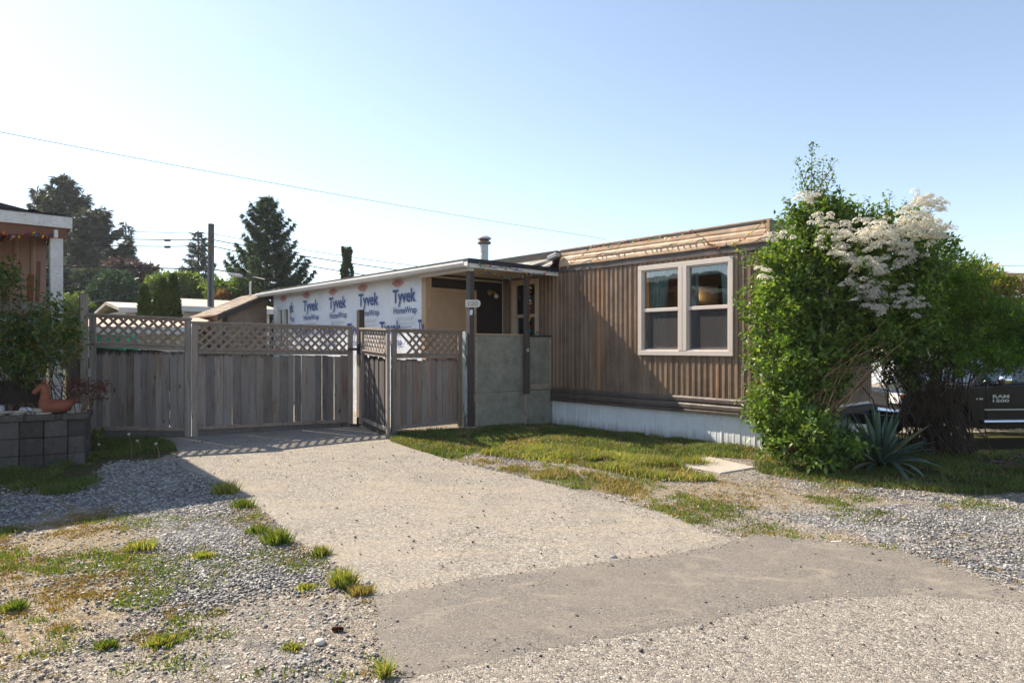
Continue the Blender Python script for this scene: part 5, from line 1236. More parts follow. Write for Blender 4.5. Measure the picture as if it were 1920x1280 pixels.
shed = thing('garden_shed', 'small shed with a tan shingled lean-to roof behind the long gate', 'shed', T(-17.4, 5.6, 0))
ss, se_ = -17.33, -19.6; t0_, t1_ = 5.55, 6.95; z0_, z1_ = 2.15, 2.80
G().prism([(t0_ + .2, -.2), (t1_ - .08, -.2), (t1_ - .08, z1_ - .10), (t0_ + .2, z0_ + .03)], E1 * (ss - .12), EV, UP, E1 * -2.0).build('wall', M['shedply'], shed)
sl = (EV * (t1_ - t0_) + UP * (z1_ - z0_)); up_ = sl.normalized(); nrm = (E1.cross(up_)).normalized(); nrm = nrm if nrm.z > 0 else -nrm
G().obox(T(ss, t0_, z0_ - .03), E1 * (se_ - ss), sl, nrm * .03).build('roof_deck', M['shingle'], shed)
shingled(shed, T(ss + .01, t0_, z0_), E1 * -1, sl, ss - se_, sl.length, M['shingle'], 9, 9)
G().obox(T(ss + .01, t0_, z0_ - .15), E1 * .03, sl, UP * .13).build('rake_board', M['browntrim'], shed)
G().obox(T(ss - .1, t0_ + .18, .8), E1 * .015, EV * .11, UP * 1.32).build('corner_board', M['browntrim'], shed)
for a, b_ in ((.32, .70), (.71, 1.25)):
    G().obox(T(ss - .118, t0_ + a, .6), E1 * .012, EV * (b_ - a - .01), UP * (1.45 + .3 * a)).build('wall_sheet', M['shedply'], shed)
G().obox(T(ss - .13, t0_ + .18, 1.4), E1 * -1.9, EV * .012, UP * .72).build('front_panel', M['cream'], shed)
vp = T(-17.9, 6.6, 2.7); tag(G().tube([vp, vp + UP * .32, vp + UP * .40 + E1 * .02], [.03, .03, .025], 8).build('vent_pipe', M['pale']), 'short white vent pipe standing on the shed roof', 'pipe')

# ------------------------------------------------------------------ neighbour's house and porch on the left
nb = thing('neighbour_house', 'neighbouring house with white porch roof edge and red brown siding at the left border', 'house', T(-10, 1.4, 0))
NS, NT = -10.38, 1.50
G().tbox(-12.6, NS, -5.2, NT, 3.055, 3.07).build('porch_roof_deck', M['corr'], nb)
g = G(); pts = []; t_ = -5.2
while t_ < NT + .001: pts.append((t_, .028 * max(0, math.cos((t_ - NT + .02) / .41 * 2 * math.pi)) ** 3)); t_ += .034
vs = [];
for t_, d in pts: vs += [T(NS + .03, t_, 3.078 + d), T(-12.6, t_, 3.078 + d)]
g.add(vs, [(2 * i, 2 * i + 1, 2 * i + 3, 2 * i + 2) for i in range(len(pts) - 1)]); g.build('corrugated_sheet', M['corr'], nb, fix=False)
G().tbox(NS - .04, NS, -5.2, NT, 2.905, 3.054).build('fascia_board', M['oldwhite'], nb, bevel=.004)
G().tbox(-12.4, NS - .041, NT - .04, NT, 2.905, 3.054).build('fascia_board', M['beambrown'], nb)
G().tbox(NS - .16, NS - .045, -5.2, NT - .06, 2.77, 2.903).build('beam', M['beambrown'], nb)
k = 0
while k < 6: G().tbox(-12.4, NS - .17, -4.6 + k * 1.1, -4.55 + k * 1.1, 2.905, 3.054).build('rafter', M['beambrown'], nb); k += 1
G().tbox(NS - .19, NS - .05, NT - .235, NT - .095, 0, 2.77).build('porch_post', M['oldwhite'], nb, bevel=.004)
G().tbox(NS - .18, NS - .06, -2.2, -2.06, 0, 2.77).build('porch_post', M['oldwhite'], nb, bevel=.004)
G().tbox(NS - .044, NS + .02, NT - .20, NT - .16, 2.77, 2.87).build('bracket', M['pale'], nb)
n = 30; g = G()
for q in range(n):
    ta = -4.8 + q * (1.45 + 4.8) / n; p = (1.45 + 4.8) / n
    for f0, f1, d0, d1 in ((0, .1, 0, .02), (.1, .25, .02, .02), (.25, .35, .02, 0), (.35, 1, 0, 0)):
        g.add([T(-12.4 + d0, ta + f0 * p, .7), T(-12.4 + d1, ta + f1 * p, .7), T(-12.4 + d1, ta + f1 * p, 3.05), T(-12.4 + d0, ta + f0 * p, 3.05)], [(0, 1, 2, 3)])
g.build('siding', M['neighbour'], nb, fix=False)
G().tbox(-22, -12.42, -4.8, 1.45, -.1, 3.1).build('wall', M['neighbour'], nb)
G().prism([(-5.1, 3.1), (-1.9, 3.85), (1.30, 3.27), (1.30, 3.20), (-1.9, 3.76), (-5.1, 3.02)], E1 * -22.2, EV, UP, E1 * 10.6).build('roof', M['felt'], nb)
G().tbox(-12.4, NS - .05, -4.8, 1.3, .5, .62).build('porch_floor', M['room'], nb)
G().tbox(NS - .13, NS - .09, -4.5, NT - .24, 1.80, 1.93).build('hand_rail', M['rail'], nb)
G().tbox(NS - .10, NS - .03, -4.5, NT - .10, 1.67, 1.72).build('white_rail', M['pale'], nb)
G().tbox(NS - .30, NS - .28, -4.6, NT - .3, .1, 1.6).build('dark_backing', M['roomdark'], nb)  # dark sheet added to stand in for the darkness behind the boards
a = -2.6
while a < NT - .15: G().tbox(NS - .07, NS - .045, a, a + .135, .93, 1.66).build('white_board', M['whitewall'], nb, bevel=.003); a += .175
for q, (a, z1, w) in enumerate(((.78, 2.48, .06), (1.06, 2.36, .075), (1.16, 2.55, .05))):
    c = T(-11.4, a, .62); tag(G().obox(c, E1 * .03, EV * w, UP * (z1 - .62) + EV * .06).build('wooden_plank', M['plank'], bevel=.002), ['shortest dark edged plank leaning on the red brown siding', 'orange plank leaning in the middle on the red brown siding', 'tallest thin plank leaning on the red brown siding near its corner'][q], 'plank', 'planks leaning on the neighbour siding')
def nz(px, py, s_): return ez(px, py, s_)
string_lights('string of coloured bulbs under the white porch roof of the neighbour', [nz(-30, 436, NS - .03), nz(0, 436, NS - .03), nz(22, 440, NS - .03), nz(45, 439, NS - .03), nz(68, 434, NS - .03), nz(80, 439, NS - .03), nz(92, 443, NS - .03), nz(106, 440, NS - .03)], 22, ['orange', 'yellow', 'red', 'blue', 'red', 'yellow', 'red', 'blue'], E1, seed=9, bl=.05)
lp = nz(16, 443, -12.32); w_l = thing('wall_lamp', 'small outdoor lamp on the red brown siding of the neighbour', 'lamp', lp)
G().lathe(lp, [(.05, 0), (.055, .03), (.03, .06)], 12, E1).build('backplate', M['galv'], w_l); G().lathe(lp + E1 * .09 - UP * .07, [(.03, 0), (.06, .05), (.05, .12), (.02, .14)], 12).build('shade', M['brass'], w_l)

# ------------------------------------------------------------------ retaining wall of concrete blocks with planting bed
WA = Vector((*xy(0, 7.72), 0)); WB = Vector((*xy(163, 8.12), 0)); wu = (WB - WA).normalized(); wn2 = Vector((-wu.y, wu.x, 0))
rw = thing('retaining_wall', 'low retaining wall of grey concrete blocks at the foot of the rose bush', 'wall', WA)
Lw = (WB - WA).length; scale_ = Lw / 163.
def blk(a0, a1, z0, z1, depth=.24, nm='block', o=0.0):
    rr = random.Random(int(a0 * 1000) + int(z0 * 100)); c = []
    for z in (z0, z1):
        for (a, d) in ((a0, -o), (a1, -o), (a1, depth), (a0, depth)): c.append(WA + wu * (a + rr.uniform(-.003, .003)) + wn2 * (d + rr.uniform(-.006, .006)) + UP * z)
    G().hexa(c).build(nm, M['block'], rw, bevel=.008)
for row, (z0, z1, js) in enumerate(((-.14, .055, [-230, -160, -100, -45, 5, 34 + 25, 105, 163]), (.06, .262, [-230, -180, -125, -70, -14, 34, 80, 125, 160]), (.267, .462, [-230, -190, -140, -60, -12, 34, 80, 125, 161]))):
    if row == 0: js = [-230, -180, -125, -70, -14, 34, 80, 125, 160]
    for q0, q1 in zip(js[:-1], js[1:]): blk(q0 * scale_ + .004, q1 * scale_ - .004, z0, z1)
for q0, q1 in zip([-230, -170, -100, -40, 44, 102, 114, ], [-170, -100, -40, 44, 102, 114, 168]): blk(q0 * scale_ + .003, q1 * scale_ - .003, .466, .54, .29, 'cap_block', .025)
for q in range(1):
    for z0, z1 in ((-.14, .055), (.06, .262), (.267, .462)):
        o = WB + wn2 * (.25 + q * .31); G().obox(o - wu * .24 + UP * z0, wu * .235, wn2 * .30, UP * (z1 - z0)).build('block', M['block'], rw, bevel=.008)
    o = WB + wn2 * (.275 + q * .31); G().obox(o - wu * .27 + UP * .466, wu * .29, wn2 * .30, UP * .074).build('cap_block', M['block'], rw, bevel=.008)
g = G().obox(WA - wu * 1.5 + wn2 * .22 + UP * -.1, wu * (Lw + 1.3), wn2 * 1.5, UP * .58); o = g.build('planting_bed', M['soil'], kind='structure')
def capstone(px0, px1, zb_, th, depth, label, mat='flatstone', group='flat stones along the top of the block wall', seed=1, o=.04):
    rr = random.Random(seed); a0, a1 = px0 * scale_, px1 * scale_; n = 9; g = G(); ring = []
    for k in range(n):
        an = 2 * math.pi * k / n; r_ = rr.uniform(.86, 1.1); ring.append(((a0 + a1) / 2 + math.cos(an) * (a1 - a0) / 2 * r_, o + depth / 2 + math.sin(an) * depth / 2 * r_))
    V_ = [WA + wu * a + wn2 * d + UP * zb_ for a, d in ring] + [WA + wu * a + wn2 * d + UP * (zb_ + th * rr.uniform(.85, 1.1)) for a, d in ring]
    g.add(V_, [tuple(range(n))[::-1], tuple(range(n, 2 * n))] + [(k, (k + 1) % n, (k + 1) % n + n, k + n) for k in range(n)])
    tag(g.build('flat_stone', M[mat], bevel=.004), label, 'stone', group)
capstone(-30, 8, .541, .025, .13, 'lower flat stone at the left border on the wall top', seed=1)
capstone(-6, 22, .568, .022, .12, 'upper flat stone near the left border on the wall top', seed=2)
capstone(12, 46, .541, .024, .13, 'longest lower flat stone left of the terracotta planter', seed=3)
capstone(18, 51, .567, .024, .12, 'flat stone stacked on the longest one left of the planter', seed=4)
capstone(46, 61, .541, .024, .11, 'short flat stone under the thick slab beside the planter', seed=5)
capstone(53, 84, .567, .045, .12, 'thick tilted flat slab touching the terracotta planter', seed=6)
capstone(62, 95, .541, .022, .10, 'thin flat stone in front of the terracotta planter', seed=7, o=.0)
capstone(119, 163, .541, .027, .16, 'broad flat stone at the right end of the wall top', seed=8)
capstone(129, 156, .569, .022, .12, 'small flat stone carrying the round pale boulder', seed=9)
def boulder(px, z, r, label, seed): 
    o = pebble(500, 1000, r[0], r[1], r[2], label, 'greystone', seed); o.location = WA + wu * (px * scale_) + wn2 * .11 + UP * z; o['group'] = 'rounded stones on the block wall'; o.name = 'round_stone'
boulder(143, .59, (.072, .055, .042), 'rounded pale boulder on the flat stones at the right end of the wall', 11)
boulder(45, .575, (.085, .05, .035), 'rounded boulder resting behind the stacked flat stones', 12)
boulder(-1, .58, (.03, .04, .05), 'pale round stone cut by the left border on the wall top', 13)

# terracotta planter: boat shaped body with a long neck and animal head
pb = WA + wu * (103 * scale_) + wn2 * .12; prt = thing('terracotta_planter', 'terracotta animal shaped planter with a long neck and head on the block wall', 'planter', pb + UP * .541)
def loft(rings, n=14):
    g = G(); vs = []
    for c, a, b_, ra, rb in rings:
        for k in range(n):
            an = 2 * math.pi * k / n; vs.append(c + a * (math.cos(an) * ra) + b_ * (math.sin(an) * rb))
    m_ = len(rings); fs = [(i * n + k, i * n + (k + 1) % n, (i + 1) * n + (k + 1) % n, (i + 1) * n + k) for i in range(m_ - 1) for k in range(n)]
    return g.add(vs, fs + [tuple(range(n))[::-1], tuple((m_ - 1) * n + k for k in range(n))])
def PP(a, z, d=0): return pb + wu * a + UP * (.541 + z) + wn2 * d
body = [(-.19, .10, .02, .02), (-.175, .10, .065, .075), (-.13, .095, .095, .095), (-.05, .088, .11, .088), (.03, .085, .10, .083), (.11, .095, .08, .07), (.17, .125, .05, .045), (.215, .155, .025, .022), (.23, .165, .006, .008)]
g = loft([(PP(a, z), wn2, UP, ra, rb) for a, z, ra, rb in body]); g.build('body', M['terra'], prt, smooth_=True)
neck = [(-.12, .12, .075, .068, 0), (-.125, .19, .055, .052, .1), (-.125, .25, .047, .045, .3), (-.135, .30, .045, .043, .7), (-.155, .335, .044, .045, 1.1)]
g = loft([(PP(a, z), wn2, (wu * math.cos(q) + UP * math.sin(q)), rb, ra) for a, z, ra, rb, q in neck]); g.build('neck', M['terra'], prt, smooth_=True)
head = [(-.125, .345, .03, .03), (-.15, .335, .046, .045), (-.18, .315, .046, .04), (-.205, .285, .036, .032), (-.225, .262, .032, .030), (-.243, .250, .024, .024), (-.25, .246, .008, .01)]
g = loft([(PP(a, z), wn2, (UP * .75 + wu * -.6).normalized(), ra, rb) for a, z, ra, rb in head]); hd = g.build('head', M['terra'], prt, smooth_=True)
for q in (-1, 1):
    G().lathe(PP(-.145, .37, q * .026), [(.016, 0), (.014, .02), (.004, .042)], 8, UP * .9 + wu * .2 + wn2 * q * .3).build('ear', M['terra'], hd, smooth_=True)
    G().lathe(PP(-.185, .335, q * .036), [(.010, 0), (.008, .006), (.002, .009)], 8, wn2 * q).build('eye', M['black'], hd)
G().tube([PP(-.12, .365), PP(-.095, .33), PP(-.085, .28), PP(-.088, .23)], [.012, .02, .018, .008], 8).build('mane', M['terra'], prt, smooth_=True)
rr = random.Random(2); g = G()
for q in range(6): a = -.07 + rr.uniform(-.03, .03); z = .125 + rr.uniform(-.025, .025); c = PP(a, z, -.098); g.lathe(c, [(.006, 0), (.004, .004)], 6, -wn2)
g.build('drain_holes', M['black'], prt)
# ------------------------------------------------------------------ shrubs
def B(px, py, D, rx, ry, rz): return (tuple(pt(px, py, D)), (rx, ry, rz))
def stems(root, bases, targets, mat, name='stem', r0=.014, r1=.004, seg=5, wob=.06, kind='stuff', n=4, droop=.0, rg=random):
    g = G()
    for b_, t in zip(bases, targets):
        b_ = Vector(b_); t = Vector(t); m_ = b_.lerp(t, .45) + Vector((rg.uniform(-wob, wob) * 2, rg.uniform(-wob, wob) * 2, .12 * (t - b_).length)); P_ = []
        for i in range(seg + 1):
            f = i / seg; p = b_ * (1 - f) ** 2 + m_ * 2 * f * (1 - f) + t * f * f; P_.append(p + Vector((rg.uniform(-1, 1), rg.uniform(-1, 1), rg.uniform(-1, 1))) * wob * .3 * (0 < i < seg))
        g.tube(P_, [lerp(r0, r1, i / seg) * rg.uniform(.85, 1.15) for i in range(seg + 1)], n, False)
    return g.build(name, mat, root, kind=kind, fix=False)
rgA = np.random.default_rng(101)
bA = Vector((*at(1500, 858)[:2], -.05)); shA = thing('flowering_shrub', 'tall leafy shrub with clusters of cream blossom at the corner of the mobile home', 'shrub', bA)
blA = [B(1488, 500, 8.55, .46, .42, .42), B(1462, 590, 8.5, .34, .40, .42), B(1476, 680, 8.35, .34, .42, .42), B(1462, 760, 8.2, .32, .40, .38), B(1500, 825, 8.0, .42, .40, .24), B(1560, 838, 8.0, .28, .3, .16),
       B(1560, 470, 8.8, .55, .55, .42), B(1650, 455, 8.9, .50, .50, .34), B(1570, 560, 8.6, .60, .50, .50), B(1600, 630, 8.5, .55, .45, .28), B(1530, 690, 8.4, .32, .40, .45), B(1680, 540, 8.9, .45, .5, .45), B(1540, 420, 8.7, .40, .35, .28), B(1735, 480, 9.0, .30, .35, .25), B(1690, 610, 8.7, .4, .4, .25)]
(v, f), PA = foliage(blA, 3700, 14, .076, .040, .19, .45, .35, .6, rgA)
# loose leader shoots above the crown
sp_pts = []; rr = random.Random(8)
shoots = [((1525, 415), (1523, 268), 8.7), ((1525, 380), (1492, 298), 8.7), ((1530, 360), (1566, 302), 8.7), ((1520, 400), (1500, 330), 8.7), ((1535, 400), (1560, 330), 8.7), ((1528, 385), (1518, 310), 8.6), ((1535, 395), (1545, 300), 8.8), ((1500, 420), (1470, 372), 8.7), ((1600, 420), (1625, 372), 8.9), ((1660, 420), (1668, 362), 9), ((1690, 430), (1700, 375), 9), ((1640, 430), (1650, 380), 8.8), ((1700, 480), (1745, 445), 9), ((1450, 500), (1378, 462), 8.5), ((1440, 540), (1388, 545), 8.4), ((1440, 640), (1395, 655), 8.3), ((1440, 760), (1380, 752), 8.2), ((1715, 470), (1780, 425), 9.0), ((1440, 480), (1395, 500), 8.5), ((1740, 540), (1790, 500), 9.1)]
C = []; D_ = []; g = G()
for (a0, a1), (b0, b1), Dd in shoots:
    p0, p1 = pt(a0, a1, Dd), pt(b0, b1, Dd - .1); g.tube([p0, p0.lerp(p1, .5) + Vector((rr.uniform(-.04, .04), 0, .02)), p1], [.010, .006, .002], 4, False)
    n = int((p1 - p0).length * 170)
    for k in range(n):
        q = rr.random(); wd = (.17 * (1 - q) + .035); C.append(tuple(p0.lerp(p1, q) + Vector((rr.gauss(0, wd * .55), rr.gauss(0, wd * .5), rr.gauss(0, .03))))); D_.append((rr.gauss(0, .7), rr.gauss(0, .7), rr.gauss(.35, .4)))
g.build('shoot', M['twig'], shA, kind='stuff', fix=False)
C = np.array(C); n = len(C); v2, f2 = leaves(C, np.array(D_), rgA.normal(0, .5, (n, 3)) + np.array([0, 0, 1]), .052 * rgA.uniform(.6, 1.2, n), .026 * rgA.uniform(.7, 1.2, n))
v, f = merge([(v, f), (v2, f2)]); npmesh('foliage', v, f, M['leafA'], shA, 'stuff')
tg = [Vector(p) for p in PA[rgA.choice(len(PA), 130, False)]]
stems(shA, [bA + Vector((random.uniform(-.25, .35), random.uniform(-.2, .3), 0)) for _ in tg], tg, M['twig'], r0=.013, r1=.003, wob=.10)
# dry tan twigs arching over the hollow on the right
ts = []; bs = []
for k in range(75):
    px0, py0 = random.uniform(1490, 1570), random.uniform(700, 800); px1, py1 = px0 + random.uniform(20, 150), random.uniform(600, 720); Dd = random.uniform(8.0, 8.6); bs.append(pt(px0, py0, Dd)); ts.append(pt(px1, py1, Dd + random.uniform(-.2, .3)))
stems(shA, bs, ts, M['twigpale'], 'dry_twig', .006, .002, wob=.05)
# blossom: flat clusters of small florets along bending sprays
sprays = [[(1570, 370 + 60), (1620, 425), (1680, 425), (1730, 400), (1775, 385)], [(1530, 460), (1580, 470), (1640, 465), (1690, 470), (1720, 480)], [(1540, 440), (1600, 440), (1650, 450), (1700, 455)], [(1600, 500), (1610, 540), (1630, 580), (1650, 585)], [(1590, 485), (1640, 500), (1660, 520)], [(1690, 410), (1740, 425), (1778, 428)], [(1700, 395), (1730, 370), (1765, 390)], [(1680, 440), (1730, 445), (1770, 440)], [(1560, 460), (1590, 490), (1620, 500), (1660, 490)], [(1630, 530), (1640, 560), (1645, 580)], [(1655, 440), (1700, 430), (1740, 410)], [(1600, 455), (1650, 435), (1680, 445)]]
cl = []
for sp_ in sprays:
    for k in range(36):
        q = random.random() * (len(sp_) - 1); i = min(int(q), len(sp_) - 2); fr = q - i
        cl.append((lerp(sp_[i][0], sp_[i + 1][0], fr) + random.gauss(0, 7), lerp(sp_[i][1], sp_[i + 1][1], fr) + random.gauss(0, 7), 8.02 + random.uniform(-.10, .22)))
for (a, b_, n_, s_) in ((1500, 370, 4, 8), (1520, 380, 4, 8), (1470, 440, 3, 8), (1435, 510, 4, 9), (1585, 545, 5, 8), (1687, 560, 8, 10), (1700, 550, 8, 12), (1720, 570, 8, 10), (1690, 500, 5, 10), (1430, 525, 2, 5), (1560, 420, 6, 12), (1445, 445, 4, 7), (1530, 415, 5, 8)):
    for _ in range(n_): cl.append((a + random.gauss(0, s_), b_ + random.gauss(0, s_), 8.02))
C = []; N_ = []; D_ = []
for (a, b_, Dd) in cl:
    c = np.array(pt(a, b_, Dd)); r_ = random.uniform(.038, .066); m_ = 38; d = rnd_unit(m_, rgA); d[:, 2] = np.abs(d[:, 2]) * .8; d[:, 1] -= .2
    for rep_ in range(3):
        p = c + d * r_ + rgA.normal(0, .002, d.shape); C.append(p); t_ = rnd_unit(m_, rgA); D_.append(np.cross(d, t_)); N_.append(d + rgA.normal(0, .3, d.shape))
C = np.concatenate(C); D_ = np.concatenate(D_); N_ = np.concatenate(N_); n = len(C)
v, f = leaves(C, D_, N_, .015 * rgA.uniform(.7, 1.2, n), .011 * rgA.uniform(.8, 1.2, n), .05); npmesh('blossom', v, f, M['petal'], shA, 'stuff')
g = G()
for sp_ in sprays:
    P_ = [pt(a, b_ + 3, 8.36) for a, b_ in sp_]; g.tube([pt(1600, 560, 8.6)] + P_, [.009] + [.006 - .0035 * i / len(P_) for i in range(len(P_))], 4, False)
g.build('flower_branch', M['twig'], shA, kind='stuff', fix=False)

rgB = np.random.default_rng(202)
bB = Vector((*at(1770, 852)[:2], -.06)); shB = thing('twiggy_shrub', 'broad fine leaved shrub with a fan of bare brown stems beside the dark pickup', 'shrub', bB)
blB = [B(1700, 590, 9.3, .55, .55, .42), B(1770, 560, 9.4, .55, .6, .38), B(1840, 615, 9.4, .56, .6, .34), B(1905, 655, 9.3, .44, .6, .28), B(1740, 655, 9.0, .60, .5, .26), B(1830, 670, 8.9, .42, .4, .16), B(1690, 690, 9.0, .22, .3, .2), B(1780, 510, 9.5, .30, .4, .28), B(1975, 640, 9.4, .5, .6, .42), B(1650, 640, 9.2, .35, .4, .22)]
(v, f), PB = foliage(blB, 3600, 14, .062, .024, .18, .35, .2, .6, rgB); npmesh('foliage', v, f, M['leafB'], shB, 'stuff')
low = PB[(PB[:, 2] < np.percentile(PB[:, 2], 65)) & (PB[:, 0] < .70 * PB[:, 1])]; tg = [Vector(p) for p in low[rgB.choice(len(low), 125, False)]]
stems(shB, [bB + Vector((random.gauss(0, .25), random.gauss(0, .2), 0)) for _ in tg], tg, M['twigdark'], r0=.010, r1=.003, wob=.13, seg=7)
ts = []; bs = []
for k in range(80):
    px0, py0 = random.uniform(1690, 1800), random.uniform(690, 820); bs.append(pt(px0, py0, random.uniform(8.4, 9.2))); ts.append(pt(px0 + random.uniform(-80, 90), py0 - random.uniform(40, 130), random.uniform(8.3, 9.4)))
stems(shB, bs, ts, M['twigdark'], 'twig', .006, .002, wob=.08)
rgC = np.random.default_rng(303)
bC = Vector((*pt(1850, 760, 15.5)[:2], -.57)); shC = thing('hedge_shrub', 'sunlit yellow green hedge shrub with reddish tips in front of the brown roofed house', 'shrub', bC)
blC = [B(1795, 550, 15.5, .9, .7, .52), B(1850, 565, 15.5, .8, .7, .52), B(1908, 620, 15.5, .7, .7, .62), B(1985, 620, 15.5, .9, .7, .6), B(1750, 600, 15.5, .7, .6, .6), B(1825, 528, 15.5, .35, .4, .3), B(1860, 640, 15.5, 1.2, .6, .7)]
(v, f), PC = foliage(blC, 3000, 13, .12, .046, .2, .6, .45, .5, rgC); npmesh('foliage', v, f, M['leafC'], shC, 'stuff')
stems(shC, [bC + Vector((random.gauss(0, .4), random.gauss(0, .2), 0)) for _ in range(60)], [Vector(p) for p in PC[rgC.choice(len(PC), 60, False)]], M['twig'], r0=.016, wob=.1)

# rose bush and small plant in the planting bed
rgD = np.random.default_rng(404)
bD = Vector((*pt(40, 780, 8.15)[:2], .48)); shD = thing('rose_bush', 'dark green rose bush growing in the bed behind the block wall', 'shrub', bD)
blD = [B(8, 530, 8.2, .17, .2, .17), B(45, 615, 8.2, .30, .28, .13), B(110, 620, 8.2, .22, .22, .10), B(20, 650, 8.2, .36, .3, .16), B(85, 665, 8.2, .26, .26, .13), B(128, 640, 8.2, .12, .15, .10), B(-50, 600, 8.2, .3, .3, .36), B(40, 695, 8.2, .28, .25, .06), B(100, 585, 8.3, .12, .14, .09)]
(v, f), PD = foliage(blD, 1150, 10, .050, .033, .18, .2, .2, .8, rgD); npmesh('foliage', v, f, M['leafD'], shD, 'stuff')
tg = [Vector(p) for p in PD[rgD.choice(len(PD), 60, False)]]; stems(shD, [bD + Vector((random.gauss(0, .3), random.gauss(0, .1), 0)) for _ in tg], tg, M['twigdark'], r0=.007, r1=.002, wob=.1)
(v, f), PE = foliage([B(175, 735, 8.1, .10, .1, .10), B(140, 728, 8.15, .14, .1, .10), B(195, 722, 8.1, .07, .08, .05)], 150, 9, .028, .018, .07, .2, .3, .5, rgD)
bE = Vector((*pt(150, 770, 8.15)[:2], .52)); shE = thing('geranium_plant', 'small maroon leaved plant with tiny pink flowers beside the terracotta planter', 'plant', bE); npmesh('foliage', v, f, M['leafP'], shE, 'stuff')
stems(shE, [bE + Vector((random.gauss(0, .03), 0, 0)) for _ in range(26)], [Vector(p) for p in PE[rgD.choice(len(PE), 26, False)]], M['twig'], r0=.004, r1=.0015, wob=.03)
k = rgD.choice(len(PE), 26, False); C = np.repeat(PE[k], 5, 0); n = len(C); a = np.tile(np.arange(5) * 2 * np.pi / 5, 26); D_ = np.stack([np.cos(a), 0 * a - .2, np.sin(a)], 1); v, f = leaves(C, D_, np.tile([0, -1., .2], (n, 1)), np.full(n, .011), np.full(n, .009)); npmesh('flower', v, f, M['pinkpetal'], shE, 'stuff')
# broad weeds at the foot of the block wall
rgE = np.random.default_rng(77)
for (a, b_, w, lab) in ((60, 862, .32, 'leafy weeds at the foot of the block wall near the left border'), (115, 842, .38, 'ferny weeds at the foot of the block wall below the planter'), (165, 832, .22, 'pale leafed weeds between the block wall end and the gate')):
    c = at(a, b_); n = 260; ang = rgE.uniform(0, 2 * np.pi, n); rad = rgE.uniform(0, 1, n) ** .6 * w; C = np.stack([c.x + np.cos(ang) * rad, c.y + np.sin(ang) * rad * .4, rgE.uniform(.02, .16, n)], 1)
    v, f = leaves(C, rgE.normal(0, 1, (n, 3)) + np.array([0, 0, .6]), rgE.normal(0, .4, (n, 3)) + np.array([0, 0, 1]), .085 * rgE.uniform(.5, 1.2, n), .04 * rgE.uniform(.6, 1.2, n))
    tag(npmesh('weed_clump', v, f, M['grassshade'], loc=(c.x, c.y, 0)), lab, 'weeds', 'leafy weeds at the foot of the block wall')
for q, (a, b_, h) in enumerate(((246, 858, .30), (297, 868, .24), (262, 852, .18), (190, 853, .14))):
    c = at(a, b_); o = thing('dandelion', ['tallest dandelion stalk gone to seed in the shaded gravel', 'second dandelion stalk, nearest the driveway corner', 'short dandelion stalk behind the tallest one', 'lowest dandelion clock in the grass left of the others'][q], 'dandelion', c, 'dandelions gone to seed in the shade')
    top = c + Vector((-.03, 0, h)); G().tube([c, c + Vector((.01, 0, h * .5)), top], .0035, 5).build('stalk', M['twigpale'], o); n = 60; v, f = leaves(np.tile(top[:], (n, 1)), rnd_unit(n), rnd_unit(n), np.full(n, .022), np.full(n, .006)); npmesh('seed_head', v, f, M['petal'], o, 'stuff')

# ------------------------------------------------------------------ yuccas: every sword leaf is a piece of its own
def yucca(c, n, L, label, seed, wid=.058, droopy=.55):
    rr = random.Random(seed); root = thing('yucca_plant', label, 'plant', c, 'yuccas under the flowering shrub')
    G().lathe(c - UP * .05, [(.06, 0), (.05, .12), (.02, .16)], 8).build('stump', M['twigdark'], root)
    protos = []
    for q in range(9):
        el = math.radians([82, 72, 62, 52, 42, 33, 24, 12, 2][q]); g = G(); seg = 7; P_ = []; bend = [.02, .05, .1, .16, .25, .35, .5, .7, .9][q] * droopy
        for i in range(seg + 1):
            f_ = i / seg; P_.append(Vector((L * f_ * math.cos(el) * (1 - .12 * bend * f_), 0, .03 + L * f_ * math.sin(el) - bend * L * f_ ** 2.6 * .75)))
        vs = []
        for i, p in enumerate(P_):
            f_ = i / seg; w = wid * (.55 + 1.1 * f_ - .2 * f_ ** 2) * (1 - f_ ** 3.2) * .62 + .0008; fold = .35 * w; d = (P_[min(i + 1, seg)] - P_[max(i - 1, 0)]).normalized(); up = Vector((-d.z, 0, d.x)); vs += [p + Vector((0, w, 0)) + up * fold, p, p - Vector((0, w, 0)) + up * fold]
        fs = []
        for i in range(seg):
            for k in range(2): a = i * 3 + k; fs.append((a, a + 1, a + 4, a + 3))
        g.add(vs, fs); me = bpy.data.meshes.new('leaf'); me.from_pydata([tuple(p) for p in g.v], [], g.f); me.materials.append(M['yucca']); protos.append(me)
    for k in range(n):
        q = min(8, int(9 * (k / n) ** .85)); o = bpy.data.objects.new('leaf', protos[q]); COL.objects.link(o); o.parent = root; s_ = rr.uniform(.75, 1.12)
        o.location = (rr.uniform(-.03, .03), rr.uniform(-.03, .03), 0); o.rotation_euler = (rr.uniform(-.15, .15), rr.uniform(-.12, .12), k * 2.39996 + rr.uniform(-.2, .2)); o.scale = (s_, s_ * rr.uniform(.8, 1.1), s_)
yucca(at(1652, 874), 92, .74, 'large yucca with long blue green sword leaves in front of the shrubs', 3)
yucca(Vector((*pt(1575, 845, 8.25)[:2], 0)), 36, .50, 'smaller yucca half hidden between the shrub and the large one', 5)

